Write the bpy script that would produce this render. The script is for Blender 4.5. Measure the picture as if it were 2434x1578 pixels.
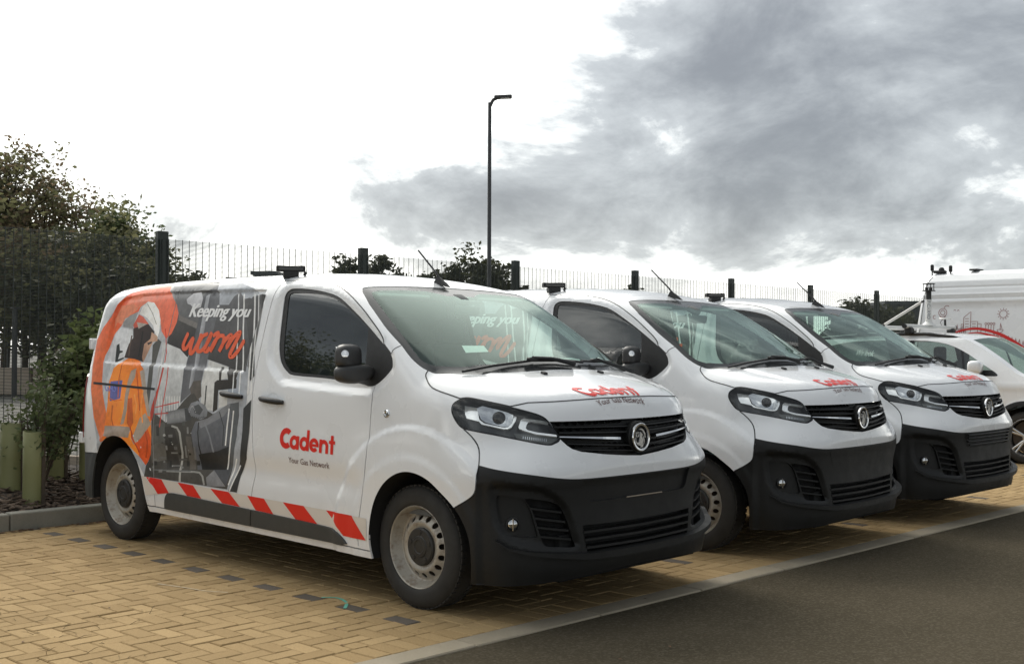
import bpy, bmesh, math, random
import numpy as np
from mathutils import Vector, Matrix
from mathutils.geometry import delaunay_2d_cdt
from mathutils.kdtree import KDTree

random.seed(7)
RNG = np.random.default_rng(11)
for o in list(bpy.data.objects):
    bpy.data.objects.remove(o)
SC = bpy.context.scene
COL = SC.collection
R = math.radians

# ------------------------------------------------------------------ camera
cam_data = bpy.data.cameras.new('camera')
cam = bpy.data.objects.new('camera', cam_data)
COL.objects.link(cam)
CAM_C = Vector((4.77282, -5.15487, 1.41889))
yaw, pit, roll = 2.3328009, 0.0138585, 0.0036975
fw = Vector((math.cos(yaw)*math.cos(pit), math.sin(yaw)*math.cos(pit), math.sin(pit)))
rt = Vector((math.sin(yaw), -math.cos(yaw), 0))
up = rt.cross(fw)
r2 = rt*math.cos(roll)+up*math.sin(roll)
u2 = -rt*math.sin(roll)+up*math.cos(roll)
cam.matrix_world = Matrix(((r2.x, u2.x, -fw.x, CAM_C.x), (r2.y, u2.y, -fw.y, CAM_C.y), (r2.z, u2.z, -fw.z, CAM_C.z), (0, 0, 0, 1)))
cam_data.sensor_fit = 'HORIZONTAL'
cam_data.sensor_width = 36
cam_data.lens = 36*2776.86/2434
cam_data.clip_start = 0.05
cam_data.clip_end = 3000
SC.camera = cam

# ------------------------------------------------------------------ sky, sun, exposure
SUN_AZ = math.atan2(0.30, -0.95)
SUN_EL = R(42)
sun_dir = Vector((math.cos(SUN_AZ)*math.cos(SUN_EL), math.sin(SUN_AZ)*math.cos(SUN_EL), math.sin(SUN_EL)))
world = bpy.data.worlds.new('World')
SC.world = world
world.use_nodes = True
wn, wl = world.node_tree.nodes, world.node_tree.links
wn.clear()
def wnode(t, **kw):
    n = wn.new(t)
    for k, v in kw.items():
        setattr(n, k, v)
    return n
def wmath(op, a, b=None, clamp=False):
    n = wnode('ShaderNodeMath', operation=op, use_clamp=clamp)
    for i, v in enumerate((a, b)):
        if v is None: continue
        if isinstance(v, (int, float)): n.inputs[i].default_value = v
        else: wl.new(v, n.inputs[i])
    return n.outputs[0]
def wmap(v, a, b, c=0.0, d=1.0):
    n = wnode('ShaderNodeMapRange', interpolation_type='SMOOTHSTEP')
    wl.new(v, n.inputs[0])
    for i, q in enumerate((a, b, c, d)): n.inputs[i+1].default_value = q
    return n.outputs[0]
tc = wnode('ShaderNodeTexCoord')
sky = wnode('ShaderNodeTexSky', sky_type='NISHITA', sun_disc=False, sun_elevation=SUN_EL,
            sun_rotation=math.pi/2-SUN_AZ, air_density=1.0, dust_density=2.0)
sep = wnode('ShaderNodeSeparateXYZ'); wl.new(tc.outputs['Generated'], sep.inputs[0])
zz = wmath('ADD', wmath('MAXIMUM', sep.outputs[2], 0.0), 0.42)
cmb = wnode('ShaderNodeCombineXYZ')
wl.new(wmath('DIVIDE', sep.outputs[0], zz), cmb.inputs[0])
wl.new(wmath('DIVIDE', sep.outputs[1], zz), cmb.inputs[1])
def wnoise(scale, detail, rough, off, dist=0.0):
    m = wnode('ShaderNodeMapping'); wl.new(cmb.outputs[0], m.inputs[0]); m.inputs['Location'].default_value = off
    n = wnode('ShaderNodeTexNoise'); wl.new(m.outputs[0], n.inputs['Vector'])
    n.inputs['Scale'].default_value = scale; n.inputs['Detail'].default_value = detail
    n.inputs['Roughness'].default_value = rough; n.inputs['Distortion'].default_value = dist
    return n.outputs['Fac']
n1 = wnoise(2.3, 12, 0.60, (12.3, 4.4, 0.3), 0.3)
n2 = wnoise(0.45, 3, 0.5, (2.3, 6.2, 0.6))
dotn = wnode('ShaderNodeVectorMath', operation='DOT_PRODUCT')
wl.new(tc.outputs['Generated'], dotn.inputs[0]); dotn.inputs[1].default_value = sun_dir
glow = wmap(dotn.outputs['Value'], 0.72, 0.90)
# cloud thickness: broken cumulus noise on a broad bank, thinned towards the sun and near the horizon
thick = wmath('ADD', wmath('MULTIPLY', n1, 1.35), wmath('MULTIPLY', n2, 0.8))
n3 = wnoise(5.5, 8, 0.62, (1.3, 8.2, 0.9), 0.4)
thick = wmath('ADD', thick, wmath('MULTIPLY', wmath('SUBTRACT', n3, 0.5), 0.55))
thick = wmath('SUBTRACT', thick, wmath('MULTIPLY', glow, 0.75))
thick = wmath('SUBTRACT', thick, wmap(sep.outputs[2], 0.13, 0.03, 0.0, 0.21))
dark = wmap(thick, 0.66, 1.36)
ramp = wnode('ShaderNodeValToRGB')
wl.new(dark, ramp.inputs[0])
cr = ramp.color_ramp
cr.elements[0].position = 0.0; cr.elements[0].color = (1.30, 1.30, 1.24, 1)
cr.elements[1].position = 1.0; cr.elements[1].color = (0.15, 0.16, 0.172, 1)
e = cr.elements.new(0.24); e.color = (0.80, 0.82, 0.80, 1)
e = cr.elements.new(0.50); e.color = (0.345, 0.365, 0.375, 1)
bg1 = wnode('ShaderNodeBackground'); wl.new(sky.outputs[0], bg1.inputs[0]); bg1.inputs[1].default_value = 0.10
bg2 = wnode('ShaderNodeBackground'); wl.new(ramp.outputs[0], bg2.inputs[0]); bg2.inputs[1].default_value = 0.86
mixs = wnode('ShaderNodeMixShader'); mixs.inputs[0].default_value = 0.93
wl.new(bg1.outputs[0], mixs.inputs[1]); wl.new(bg2.outputs[0], mixs.inputs[2])
wo = wnode('ShaderNodeOutputWorld'); wl.new(mixs.outputs[0], wo.inputs[0])

sd = bpy.data.lights.new('sun', 'SUN')
sd.energy = 1.1; sd.angle = R(24); sd.color = (1.0, 0.95, 0.86)
so = bpy.data.objects.new('sun', sd); COL.objects.link(so)
so.rotation_euler = (-sun_dir).to_track_quat('-Z', 'Y').to_euler()
so.location = sun_dir*60
vs = SC.view_settings
vs.view_transform = 'Standard'; vs.look = 'None'; vs.gamma = 1; vs.use_curve_mapping = False
vs.exposure = 1.05
try: SC.cycles.transparent_max_bounces = 24; SC.cycles.max_bounces = 10
except Exception: pass

# ------------------------------------------------------------------ object helpers
def tag(o, label=None, cat=None, group=None, kind=None):
    if label: o['label'] = label
    if cat: o['category'] = cat
    if group: o['group'] = group
    if kind: o['kind'] = kind
    return o
def thing(name, label, cat, loc=(0, 0, 0), rotz=0.0, group=None, parent=None):
    o = bpy.data.objects.new(name, None); COL.objects.link(o)
    o.location = loc; o.rotation_euler = (0, 0, rotz); o.empty_display_size = 0.2
    return tag(o, label, cat, group)
def empty(name, parent, loc=(0, 0, 0)):
    o = bpy.data.objects.new(name, None); COL.objects.link(o); o.parent = parent; o.location = loc
    return o
def link(name, me, parent=None):
    o = bpy.data.objects.new(name, me); COL.objects.link(o)
    if parent: o.parent = parent
    return o
def mk(name, V, F, mats, parent=None, smooth=True, mi=None, normals=None):
    me = bpy.data.meshes.new(name)
    me.from_pydata([tuple(map(float, v)) for v in V], [], [tuple(map(int, f)) for f in F])
    for m in (mats if isinstance(mats, (list, tuple)) else [mats]): me.materials.append(m)
    if mi is not None: me.polygons.foreach_set('material_index', np.asarray(mi, np.int32))
    me.polygons.foreach_set('use_smooth', np.full(len(me.polygons), smooth))
    me.update()
    if normals is not None and len(normals) == len(me.vertices):
        me.normals_split_custom_set_from_vertices([tuple(map(float, n)) for n in normals])
    return link(name, me, parent)
def copy_tree(o, parent=None):
    c = o.copy(); COL.objects.link(c)
    if parent: c.parent = parent
    for ch in list(o.children): copy_tree(ch, c)
    return c
class MB:
    """collects primitives in one bmesh"""
    def __init__(s): s.bm = bmesh.new()
    def box(s, c, size, rot=None, bevel=0.0, seg=1):
        m = Matrix.Translation(Vector(c))
        if rot is not None: m = m @ (rot.to_4x4() if hasattr(rot, 'to_4x4') else rot)
        m = m @ Matrix.Diagonal((size[0], size[1], size[2], 1))
        r = bmesh.ops.create_cube(s.bm, size=1.0, matrix=m)
        if bevel > 0:
            es = list({e for v in r['verts'] for e in v.link_edges})
            bmesh.ops.bevel(s.bm, geom=es, offset=bevel, segments=seg, affect='EDGES', profile=0.5)
        return s
    def tube(s, pts, r, n=8, caps=True):
        pts = [Vector(p) for p in pts]
        rs = r if isinstance(r, (list, tuple)) else [r]*len(pts)
        rings = []
        ref = None
        for i, p in enumerate(pts):
            t = (pts[min(i+1, len(pts)-1)]-pts[max(i-1, 0)]).normalized()
            if ref is None:
                ref = t.orthogonal().normalized()
            ref = (ref - t*ref.dot(t)).normalized()
            b = t.cross(ref)
            rings.append([s.bm.verts.new(p+(ref*math.cos(2*math.pi*k/n)+b*math.sin(2*math.pi*k/n))*rs[i]) for k in range(n)])
        for a, b in zip(rings, rings[1:]):
            for k in range(n): s.bm.faces.new((a[k], a[(k+1) % n], b[(k+1) % n], b[k]))
        if caps:
            s.bm.faces.new(rings[0][::-1]); s.bm.faces.new(rings[-1])
        return s
    def revolve(s, prof, o, axis, n=24, closed=False):
        o = Vector(o); ax = Vector(axis).normalized(); a = ax.orthogonal().normalized(); b = ax.cross(a)
        rings = []
        for (r, h) in prof:
            if r < 1e-6: rings.append([s.bm.verts.new(o+ax*h)])
            else: rings.append([s.bm.verts.new(o+ax*h+(a*math.cos(2*math.pi*k/n)+b*math.sin(2*math.pi*k/n))*r) for k in range(n)])
        pairs = list(zip(rings, rings[1:])) + ([(rings[-1], rings[0])] if closed else [])
        for p, q in pairs:
            for k in range(n):
                k2 = (k+1) % n
                if len(p) == 1 and len(q) == 1: continue
                if len(p) == 1: s.bm.faces.new((p[0], q[k2], q[k]))
                elif len(q) == 1: s.bm.faces.new((p[k], p[k2], q[0]))
                else: s.bm.faces.new((p[k], p[k2], q[k2], q[k]))
        return s
    def prism(s, poly, vec):
        vec = Vector(vec)
        a = [s.bm.verts.new(Vector(p)) for p in poly]; b = [s.bm.verts.new(Vector(p)+vec) for p in poly]
        n = len(a)
        s.bm.faces.new(a); s.bm.faces.new(b[::-1])
        for k in range(n): s.bm.faces.new((a[k], b[k], b[(k+1) % n], a[(k+1) % n]))
        return s
    def build(s, name, mat, parent=None, smooth=False, angle=40):
        bmesh.ops.recalc_face_normals(s.bm, faces=s.bm.faces[:])
        me = bpy.data.meshes.new(name); s.bm.to_mesh(me); s.bm.free()
        for m in (mat if isinstance(mat, (list, tuple)) else [mat]): me.materials.append(m)
        if smooth:
            me.polygons.foreach_set('use_smooth', np.full(len(me.polygons), True))
            me.set_sharp_from_angle(angle=R(angle))
        me.update()
        return link(name, me, parent)

# ------------------------------------------------------------------ materials
def srgb(c):
    return tuple((v/255/12.92 if v/255 <= 0.04045 else ((v/255+0.055)/1.055)**2.4) for v in c)
class NT:
    def __init__(s, name):
        s.m = bpy.data.materials.new(name); s.m.use_nodes = True
        s.n = s.m.node_tree.nodes; s.l = s.m.node_tree.links
        s.b = s.n['Principled BSDF']; s.out = s.n['Material Output']
    def node(s, t, **kw):
        n = s.n.new(t)
        for k, v in kw.items(): setattr(n, k, v)
        return n
    def tex(s, kind='Object'):
        return s.node('ShaderNodeTexCoord').outputs[kind]
    def noise(s, scale, detail=4, rough=0.55, vec=None, kind='Object', stretch=None):
        n = s.node('ShaderNodeTexNoise'); n.inputs['Scale'].default_value = scale
        n.inputs['Detail'].default_value = detail; n.inputs['Roughness'].default_value = rough
        v = vec or s.tex(kind)
        if stretch:
            m = s.node('ShaderNodeMapping'); m.inputs['Scale'].default_value = stretch; s.l.new(v, m.inputs[0]); v = m.outputs[0]
        s.l.new(v, n.inputs['Vector']); return n.outputs['Fac']
    def map(s, v, a, b, c=0.0, d=1.0):
        n = s.node('ShaderNodeMapRange'); s.l.new(v, n.inputs[0])
        for i, q in enumerate((a, b, c, d)): n.inputs[i+1].default_value = q
        return n.outputs[0]
    def mix(s, f, a, b, mode='MIX'):
        n = s.node('ShaderNodeMix', data_type='RGBA', blend_type=mode)
        for sock, v in ((n.inputs[0], f), (n.inputs[6], a), (n.inputs[7], b)):
            if isinstance(v, (int, float)): sock.default_value = v
            elif isinstance(v, tuple): sock.default_value = (*v[:3], 1)
            else: s.l.new(v, sock)
        return n.outputs[2]
    def math(s, op, a, b=None):
        n = s.node('ShaderNodeMath', operation=op)
        for i, v in enumerate((a, b)):
            if v is None: continue
            if isinstance(v, (int, float)): n.inputs[i].default_value = v
            else: s.l.new(v, n.inputs[i])
        return n.outputs[0]
    def bump(s, h, strength=0.3, dist=0.01):
        n = s.node('ShaderNodeBump'); n.inputs['Strength'].default_value = strength; n.inputs['Distance'].default_value = dist
        s.l.new(h, n.inputs['Height']); s.l.new(n.outputs[0], s.b.inputs['Normal'])
    def set(s, **kw):
        for k, v in kw.items():
            k = k.replace('_', ' ')
            if isinstance(v, tuple): s.b.inputs[k].default_value = (*v[:3], 1)
            elif isinstance(v, (int, float)): s.b.inputs[k].default_value = v
            else: s.l.new(v, s.b.inputs[k])
        return s
def simple(name, col, rough=0.5, metal=0.0, var=0.08, scale=12, bump=0.0, spec=0.5, bscale=None):
    t = NT(name)
    f = t.noise(scale, 5)
    c2 = tuple(min(1, v*(1+var)) for v in col); c1 = tuple(v*(1-var) for v in col)
    t.set(Base_Color=t.mix(f, c1, c2), Metallic=metal, Roughness=t.map(t.noise(scale*2.3, 3), 0.3, 0.7, max(0.02, rough-0.06), rough+0.06), Specular_IOR_Level=spec)
    if bump: t.bump(t.noise(bscale or scale*8, 4), bump, 0.004)
    return t.m
M = {}
def paint(name, col):
    t = NT(name)
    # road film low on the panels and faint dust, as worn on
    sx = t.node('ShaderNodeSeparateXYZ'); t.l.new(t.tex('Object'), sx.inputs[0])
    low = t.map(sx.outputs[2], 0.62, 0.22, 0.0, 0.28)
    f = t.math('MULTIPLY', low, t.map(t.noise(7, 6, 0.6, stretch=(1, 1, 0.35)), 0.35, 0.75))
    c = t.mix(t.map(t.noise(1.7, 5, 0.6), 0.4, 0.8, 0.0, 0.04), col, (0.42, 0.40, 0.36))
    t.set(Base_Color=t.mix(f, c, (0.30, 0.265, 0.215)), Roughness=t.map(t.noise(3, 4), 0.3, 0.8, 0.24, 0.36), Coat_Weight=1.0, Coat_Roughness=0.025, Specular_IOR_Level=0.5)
    return t.m
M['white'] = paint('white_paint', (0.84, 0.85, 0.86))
M['black_plastic'] = simple('black_plastic', (0.0080, 0.0081, 0.0078), 0.5, var=0.25, scale=5, bump=0.10, bscale=420, spec=0.38)
M['grey_plastic'] = simple('grey_plastic', (0.044, 0.047, 0.046), 0.5, var=0.15, scale=6, bump=0.08, bscale=300)
M['rubber'] = simple('rubber_seal', (0.012, 0.012, 0.012), 0.55)
M['gloss_black'] = simple('gloss_black', (0.010, 0.010, 0.011), 0.12)
M['frit'] = simple('ceramic_border', (0.028, 0.030, 0.031), 0.18)
M['void'] = simple('dark_void', (0.008, 0.008, 0.008), 0.9)
M['chrome'] = simple('chrome', (0.80, 0.80, 0.80), 0.08, 1.0, var=0.03)
M['lamp_dark'] = simple('lamp_housing', (0.045, 0.047, 0.048), 0.22, var=0.2)
M['lamp_bowl'] = simple('lamp_reflector', (0.62, 0.63, 0.64), 0.10, 1.0, var=0.1)
M['silver_trim'] = simple('silver_trim', (0.95, 0.96, 0.96), 0.18, 0.6, var=0.04)
M['steel'] = simple('wheel_steel', (0.44, 0.415, 0.37), 0.38, 0.5, var=0.3, scale=9)
def rusty_steel():
    t = NT('wheel_steel_worn')
    c = t.mix(t.noise(9, 5), (0.34, 0.315, 0.27), (0.50, 0.47, 0.41))
    c = t.mix(t.map(t.noise(16, 7, 0.7), 0.50, 0.70, 0.0, 0.75), c, (0.15, 0.085, 0.045))
    t.set(Base_Color=c, Metallic=0.4, Roughness=t.map(t.noise(20, 3), .3, .7, .32, .6)); return t.m
M['steel'] = rusty_steel()
M['tyre'] = simple('tyre_rubber', (0.030, 0.028, 0.025), 0.8, var=0.35, scale=8, bump=0.2, bscale=90)
M['cap'] = simple('hub_cap_plastic', (0.024, 0.023, 0.021), 0.5, var=0.4, scale=14)
M['rust'] = simple('hub_dust', (0.085, 0.066, 0.05), 0.8, var=0.4, scale=22)
M['red_vinyl'] = simple('red_vinyl', srgb((222, 38, 22)), 0.35, var=0.03)
M['white_vinyl'] = simple('white_reflective_vinyl', (0.68, 0.62, 0.55), 0.4, var=0.05)
M['dark_vinyl'] = simple('maroon_vinyl', srgb((96, 52, 44)), 0.4)
M['white_letter'] = simple('white_letter_vinyl', (0.88, 0.88, 0.88), 0.4, var=0.01)
M['amber'] = simple('amber_lens', (0.10, 0.105, 0.10), 0.15, var=0.3, scale=120)
M['red_lens'] = simple('red_lens', (0.20, 0.01, 0.01), 0.12)
M['trim_grey'] = simple('cabin_trim', (0.10, 0.105, 0.105), 0.7)
M['seat_cloth'] = simple('seat_cloth', (0.045, 0.047, 0.05), 0.9, bump=0.3, bscale=600)
M['headliner'] = simple('headliner', (0.42, 0.42, 0.40), 0.9)
M['dash'] = simple('dashboard', (0.055, 0.057, 0.057), 0.65, bump=0.1, bscale=400)
M['paper'] = simple('paper', (0.80, 0.81, 0.78), 0.7, var=0.02)
M['tan_mark'] = simple('tan_scuff', (0.33, 0.27, 0.2), 0.5)
def glass(name, tint, refl=1.0, dirt=0.05, rc=(1, 1, 1)):
    t = NT(name)
    t.n.remove(t.b)
    tr = t.node('ShaderNodeBsdfTransparent'); tr.inputs[0].default_value = (*tint, 1)
    gl = t.node('ShaderNodeBsdfGlossy'); gl.inputs['Roughness'].default_value = 0.015; gl.inputs[0].default_value = (*rc, 1)
    df = t.node('ShaderNodeBsdfDiffuse'); df.inputs[0].default_value = (0.42, 0.50, 0.46, 1)
    # reflectance from the angle of view alone, so a pane seen from inside the cabin behaves like one seen from outside
    geo = t.node('ShaderNodeNewGeometry'); dp = t.node('ShaderNodeVectorMath', operation='DOT_PRODUCT')
    t.l.new(geo.outputs['Incoming'], dp.inputs[0]); t.l.new(geo.outputs['Normal'], dp.inputs[1])
    gz_ = t.math('POWER', t.math('SUBTRACT', 1.0, t.math('ABSOLUTE', dp.outputs['Value'])), 4.2)
    fr_ = t.math('ADD', t.math('MULTIPLY', gz_, 0.92), 0.06)
    m0 = t.node('ShaderNodeMixShader'); t.l.new(t.map(t.noise(2.5, 6, 0.65), 0.35, 0.8, dirt*0.5, dirt*1.6), m0.inputs[0])
    t.l.new(tr.outputs[0], m0.inputs[1]); t.l.new(df.outputs[0], m0.inputs[2])
    m1 = t.node('ShaderNodeMixShader'); t.l.new(t.math('MINIMUM', t.math('MULTIPLY', fr_, refl), 1.0), m1.inputs[0])
    t.l.new(m0.outputs[0], m1.inputs[1]); t.l.new(gl.outputs[0], m1.inputs[2])
    t.l.new(m1.outputs[0], t.out.inputs[0])
    return t.m
M['windscreen'] = glass('windscreen_glass', (0.74, 0.90, 0.83), 0.80, 0.04, (0.84, 1.0, 0.93))
M['side_glass'] = glass('side_window_glass', (0.62, 0.72, 0.68), 1.5, 0.02)
M['lens'] = glass('lamp_lens', (0.99, 1.0, 1.0), 0.8, 0.004)
def printed(name):
    t = NT(name)
    a = t.node('ShaderNodeAttribute', attribute_name='print')
    f = t.map(t.math('ADD', t.math('MULTIPLY', t.noise(26, 6, 0.65), .5), t.math('MULTIPLY', t.noise(7, 4, 0.6), .5)), 0.32, 0.68, 0.80, 1.42)
    t.set(Base_Color=t.mix(1.0, a.outputs['Color'], f, 'MULTIPLY'), Roughness=0.35, Coat_Weight=0.12, Coat_Roughness=0.1, Specular_IOR_Level=0.25)
    return t.m
M['print'] = printed('printed_vinyl')
def herm(xs,ys):
    xs=np.array(xs,float);ys=np.array(ys,float)
    h=np.diff(xs);d=np.diff(ys)/h
    m=np.zeros_like(ys);m[0]=d[0];m[-1]=d[-1]
    for i in range(1,len(xs)-1):
        m[i]=0 if d[i-1]*d[i]<=0 else (h[i-1]+h[i])/(h[i-1]/d[i]+h[i]/d[i-1])
    def ff(x):
        x=np.clip(x,xs[0],xs[-1]);i=np.clip(np.searchsorted(xs,x)-1,0,len(xs)-2)
        t=(x-xs[i])/h[i]
        return ((1+2*t)*(1-t)**2*ys[i]+t*(1-t)**2*h[i]*m[i]+t*t*(3-2*t)*ys[i+1]+t*t*(t-1)*h[i]*m[i+1])
    return ff
Bf=herm([.10,.2,.4,.6,.75,.95,1.1,1.2,1.33,1.5,1.7,1.85,2.05],[.91,.93,.948,.950,.957,.948,.935,.918,.893,.858,.814,.779,.72])
Xc=herm([.1,.22,.3,.45,.6,.72,.80,.87,.93,1.02,1.10,1.2],[.80,.835,.848,.842,.836,.838,.836,.832,.824,.795,.772,.74])
X0=herm([.2,.75,.95,1.3],[.2,.2,.1,.1])
Nf=herm([.2,.75,.95,1.3],[3.5,3.5,2.55,2.5])
RR=herm([.2,.6,1.0,1.5,1.85,2.05],[-4.0,-4.0,-4.02,-3.99,-3.90,-3.8])
Zrc=herm([-4.1,-3.9,-3.5,-2.5,-1.8,-1.4,-1.05,-.8,-.5,0],[1.83,1.878,1.918,1.936,1.930,1.918,1.888,1.850,1.77,1.56])
def smax(a,b,k):
    h=np.maximum(k-np.abs(a-b),0)/k
    return np.maximum(a,b)+h*h*k*.25
def smin(a,b,k): return -smax(-a,-b,k)
def body_f(x,y,z):
    ay=np.abs(y)
    b=Bf(z);x0=X0(z);n=Nf(z);a=Xc(z)-x0
    u=np.maximum(x-x0,0)/a
    g=(u**n+(ay/b)**n)**(1/n)
    xr=RR(z);ur=np.maximum(-3.5-x,0)/(-3.5-xr)
    gr=(ur**4+(ay/b)**4)**.25
    G=np.where(x<-3.5,(gr-1)*.6,(g-1)*(.75))
    Zb=1.297-.262*(np.maximum(x,-.55)-.25)-.085*y*y
    Zw=1.286+.497*(.306-x)-y*y*(.02+.23*(x+.7))+.05*np.maximum(0,1-((x+.22)/.53)**2)*.5
    Zr=Zrc(x)-.10*y*y
    T=smin((z-Zb)*.95,smax((z-Zw)*.88,z-Zr,.03),.01)
    k=.055+.075*np.clip((ay-.15)/.5,0,1)
    return smax(G,T,k)
XB,XR,RS=.1,-3.5,.9
def chart_ray(s):
    s=np.asarray(s,float)
    pf=np.maximum(s-XB,0)/RS;pr=np.maximum(XR-s,0)/RS
    ox=np.clip(s,XR,XB);dx=np.sin(pf)-np.sin(pr);dy=-np.cos(pf)*np.cos(pr)
    return ox,dx,dy
def body_side(s,z,iters=42):
    s=np.asarray(s,float);z=np.asarray(z,float)
    ox,dx,dy=chart_ray(s)
    lo=np.full(s.shape,.1);hi=np.full(s.shape,1.4)
    for _ in range(iters):
        m=.5*(lo+hi);v=body_f(ox+dx*m,dy*m,z)
        lo=np.where(v<0,m,lo);hi=np.where(v<0,hi,m)
    r=.5*(lo+hi)
    return np.stack([ox+dx*r,dy*r,z],-1)
def body_top(x,y,iters=42):
    x=np.asarray(x,float);y=np.asarray(y,float)
    lo=np.full(x.shape,.9);hi=np.full(x.shape,2.2)
    for _ in range(iters):
        m=.5*(lo+hi);v=body_f(x,y,m)
        lo=np.where(v<0,m,lo);hi=np.where(v<0,hi,m)
    return np.stack([x,y,.5*(lo+hi)],-1)
def to_chart(P):
    P=np.atleast_2d(P);x,y=P[:,0],-np.abs(P[:,1])
    s=np.where(x>XB,XB+RS*np.arctan2(x-XB,-y),np.where(x<XR,XR-RS*np.arctan2(XR-x,-y),x))
    return np.stack([s,P[:,2]],-1)
def body_normal(P,h=1e-3):
    x,y,z=P[:,0],P[:,1],P[:,2]
    g=np.stack([body_f(x+h,y,z)-body_f(x-h,y,z),body_f(x,y+h,z)-body_f(x,y-h,z),body_f(x,y,z+h)-body_f(x,y,z-h)],-1)
    return g/np.maximum(np.linalg.norm(g,axis=1,keepdims=True),1e-9)
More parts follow.
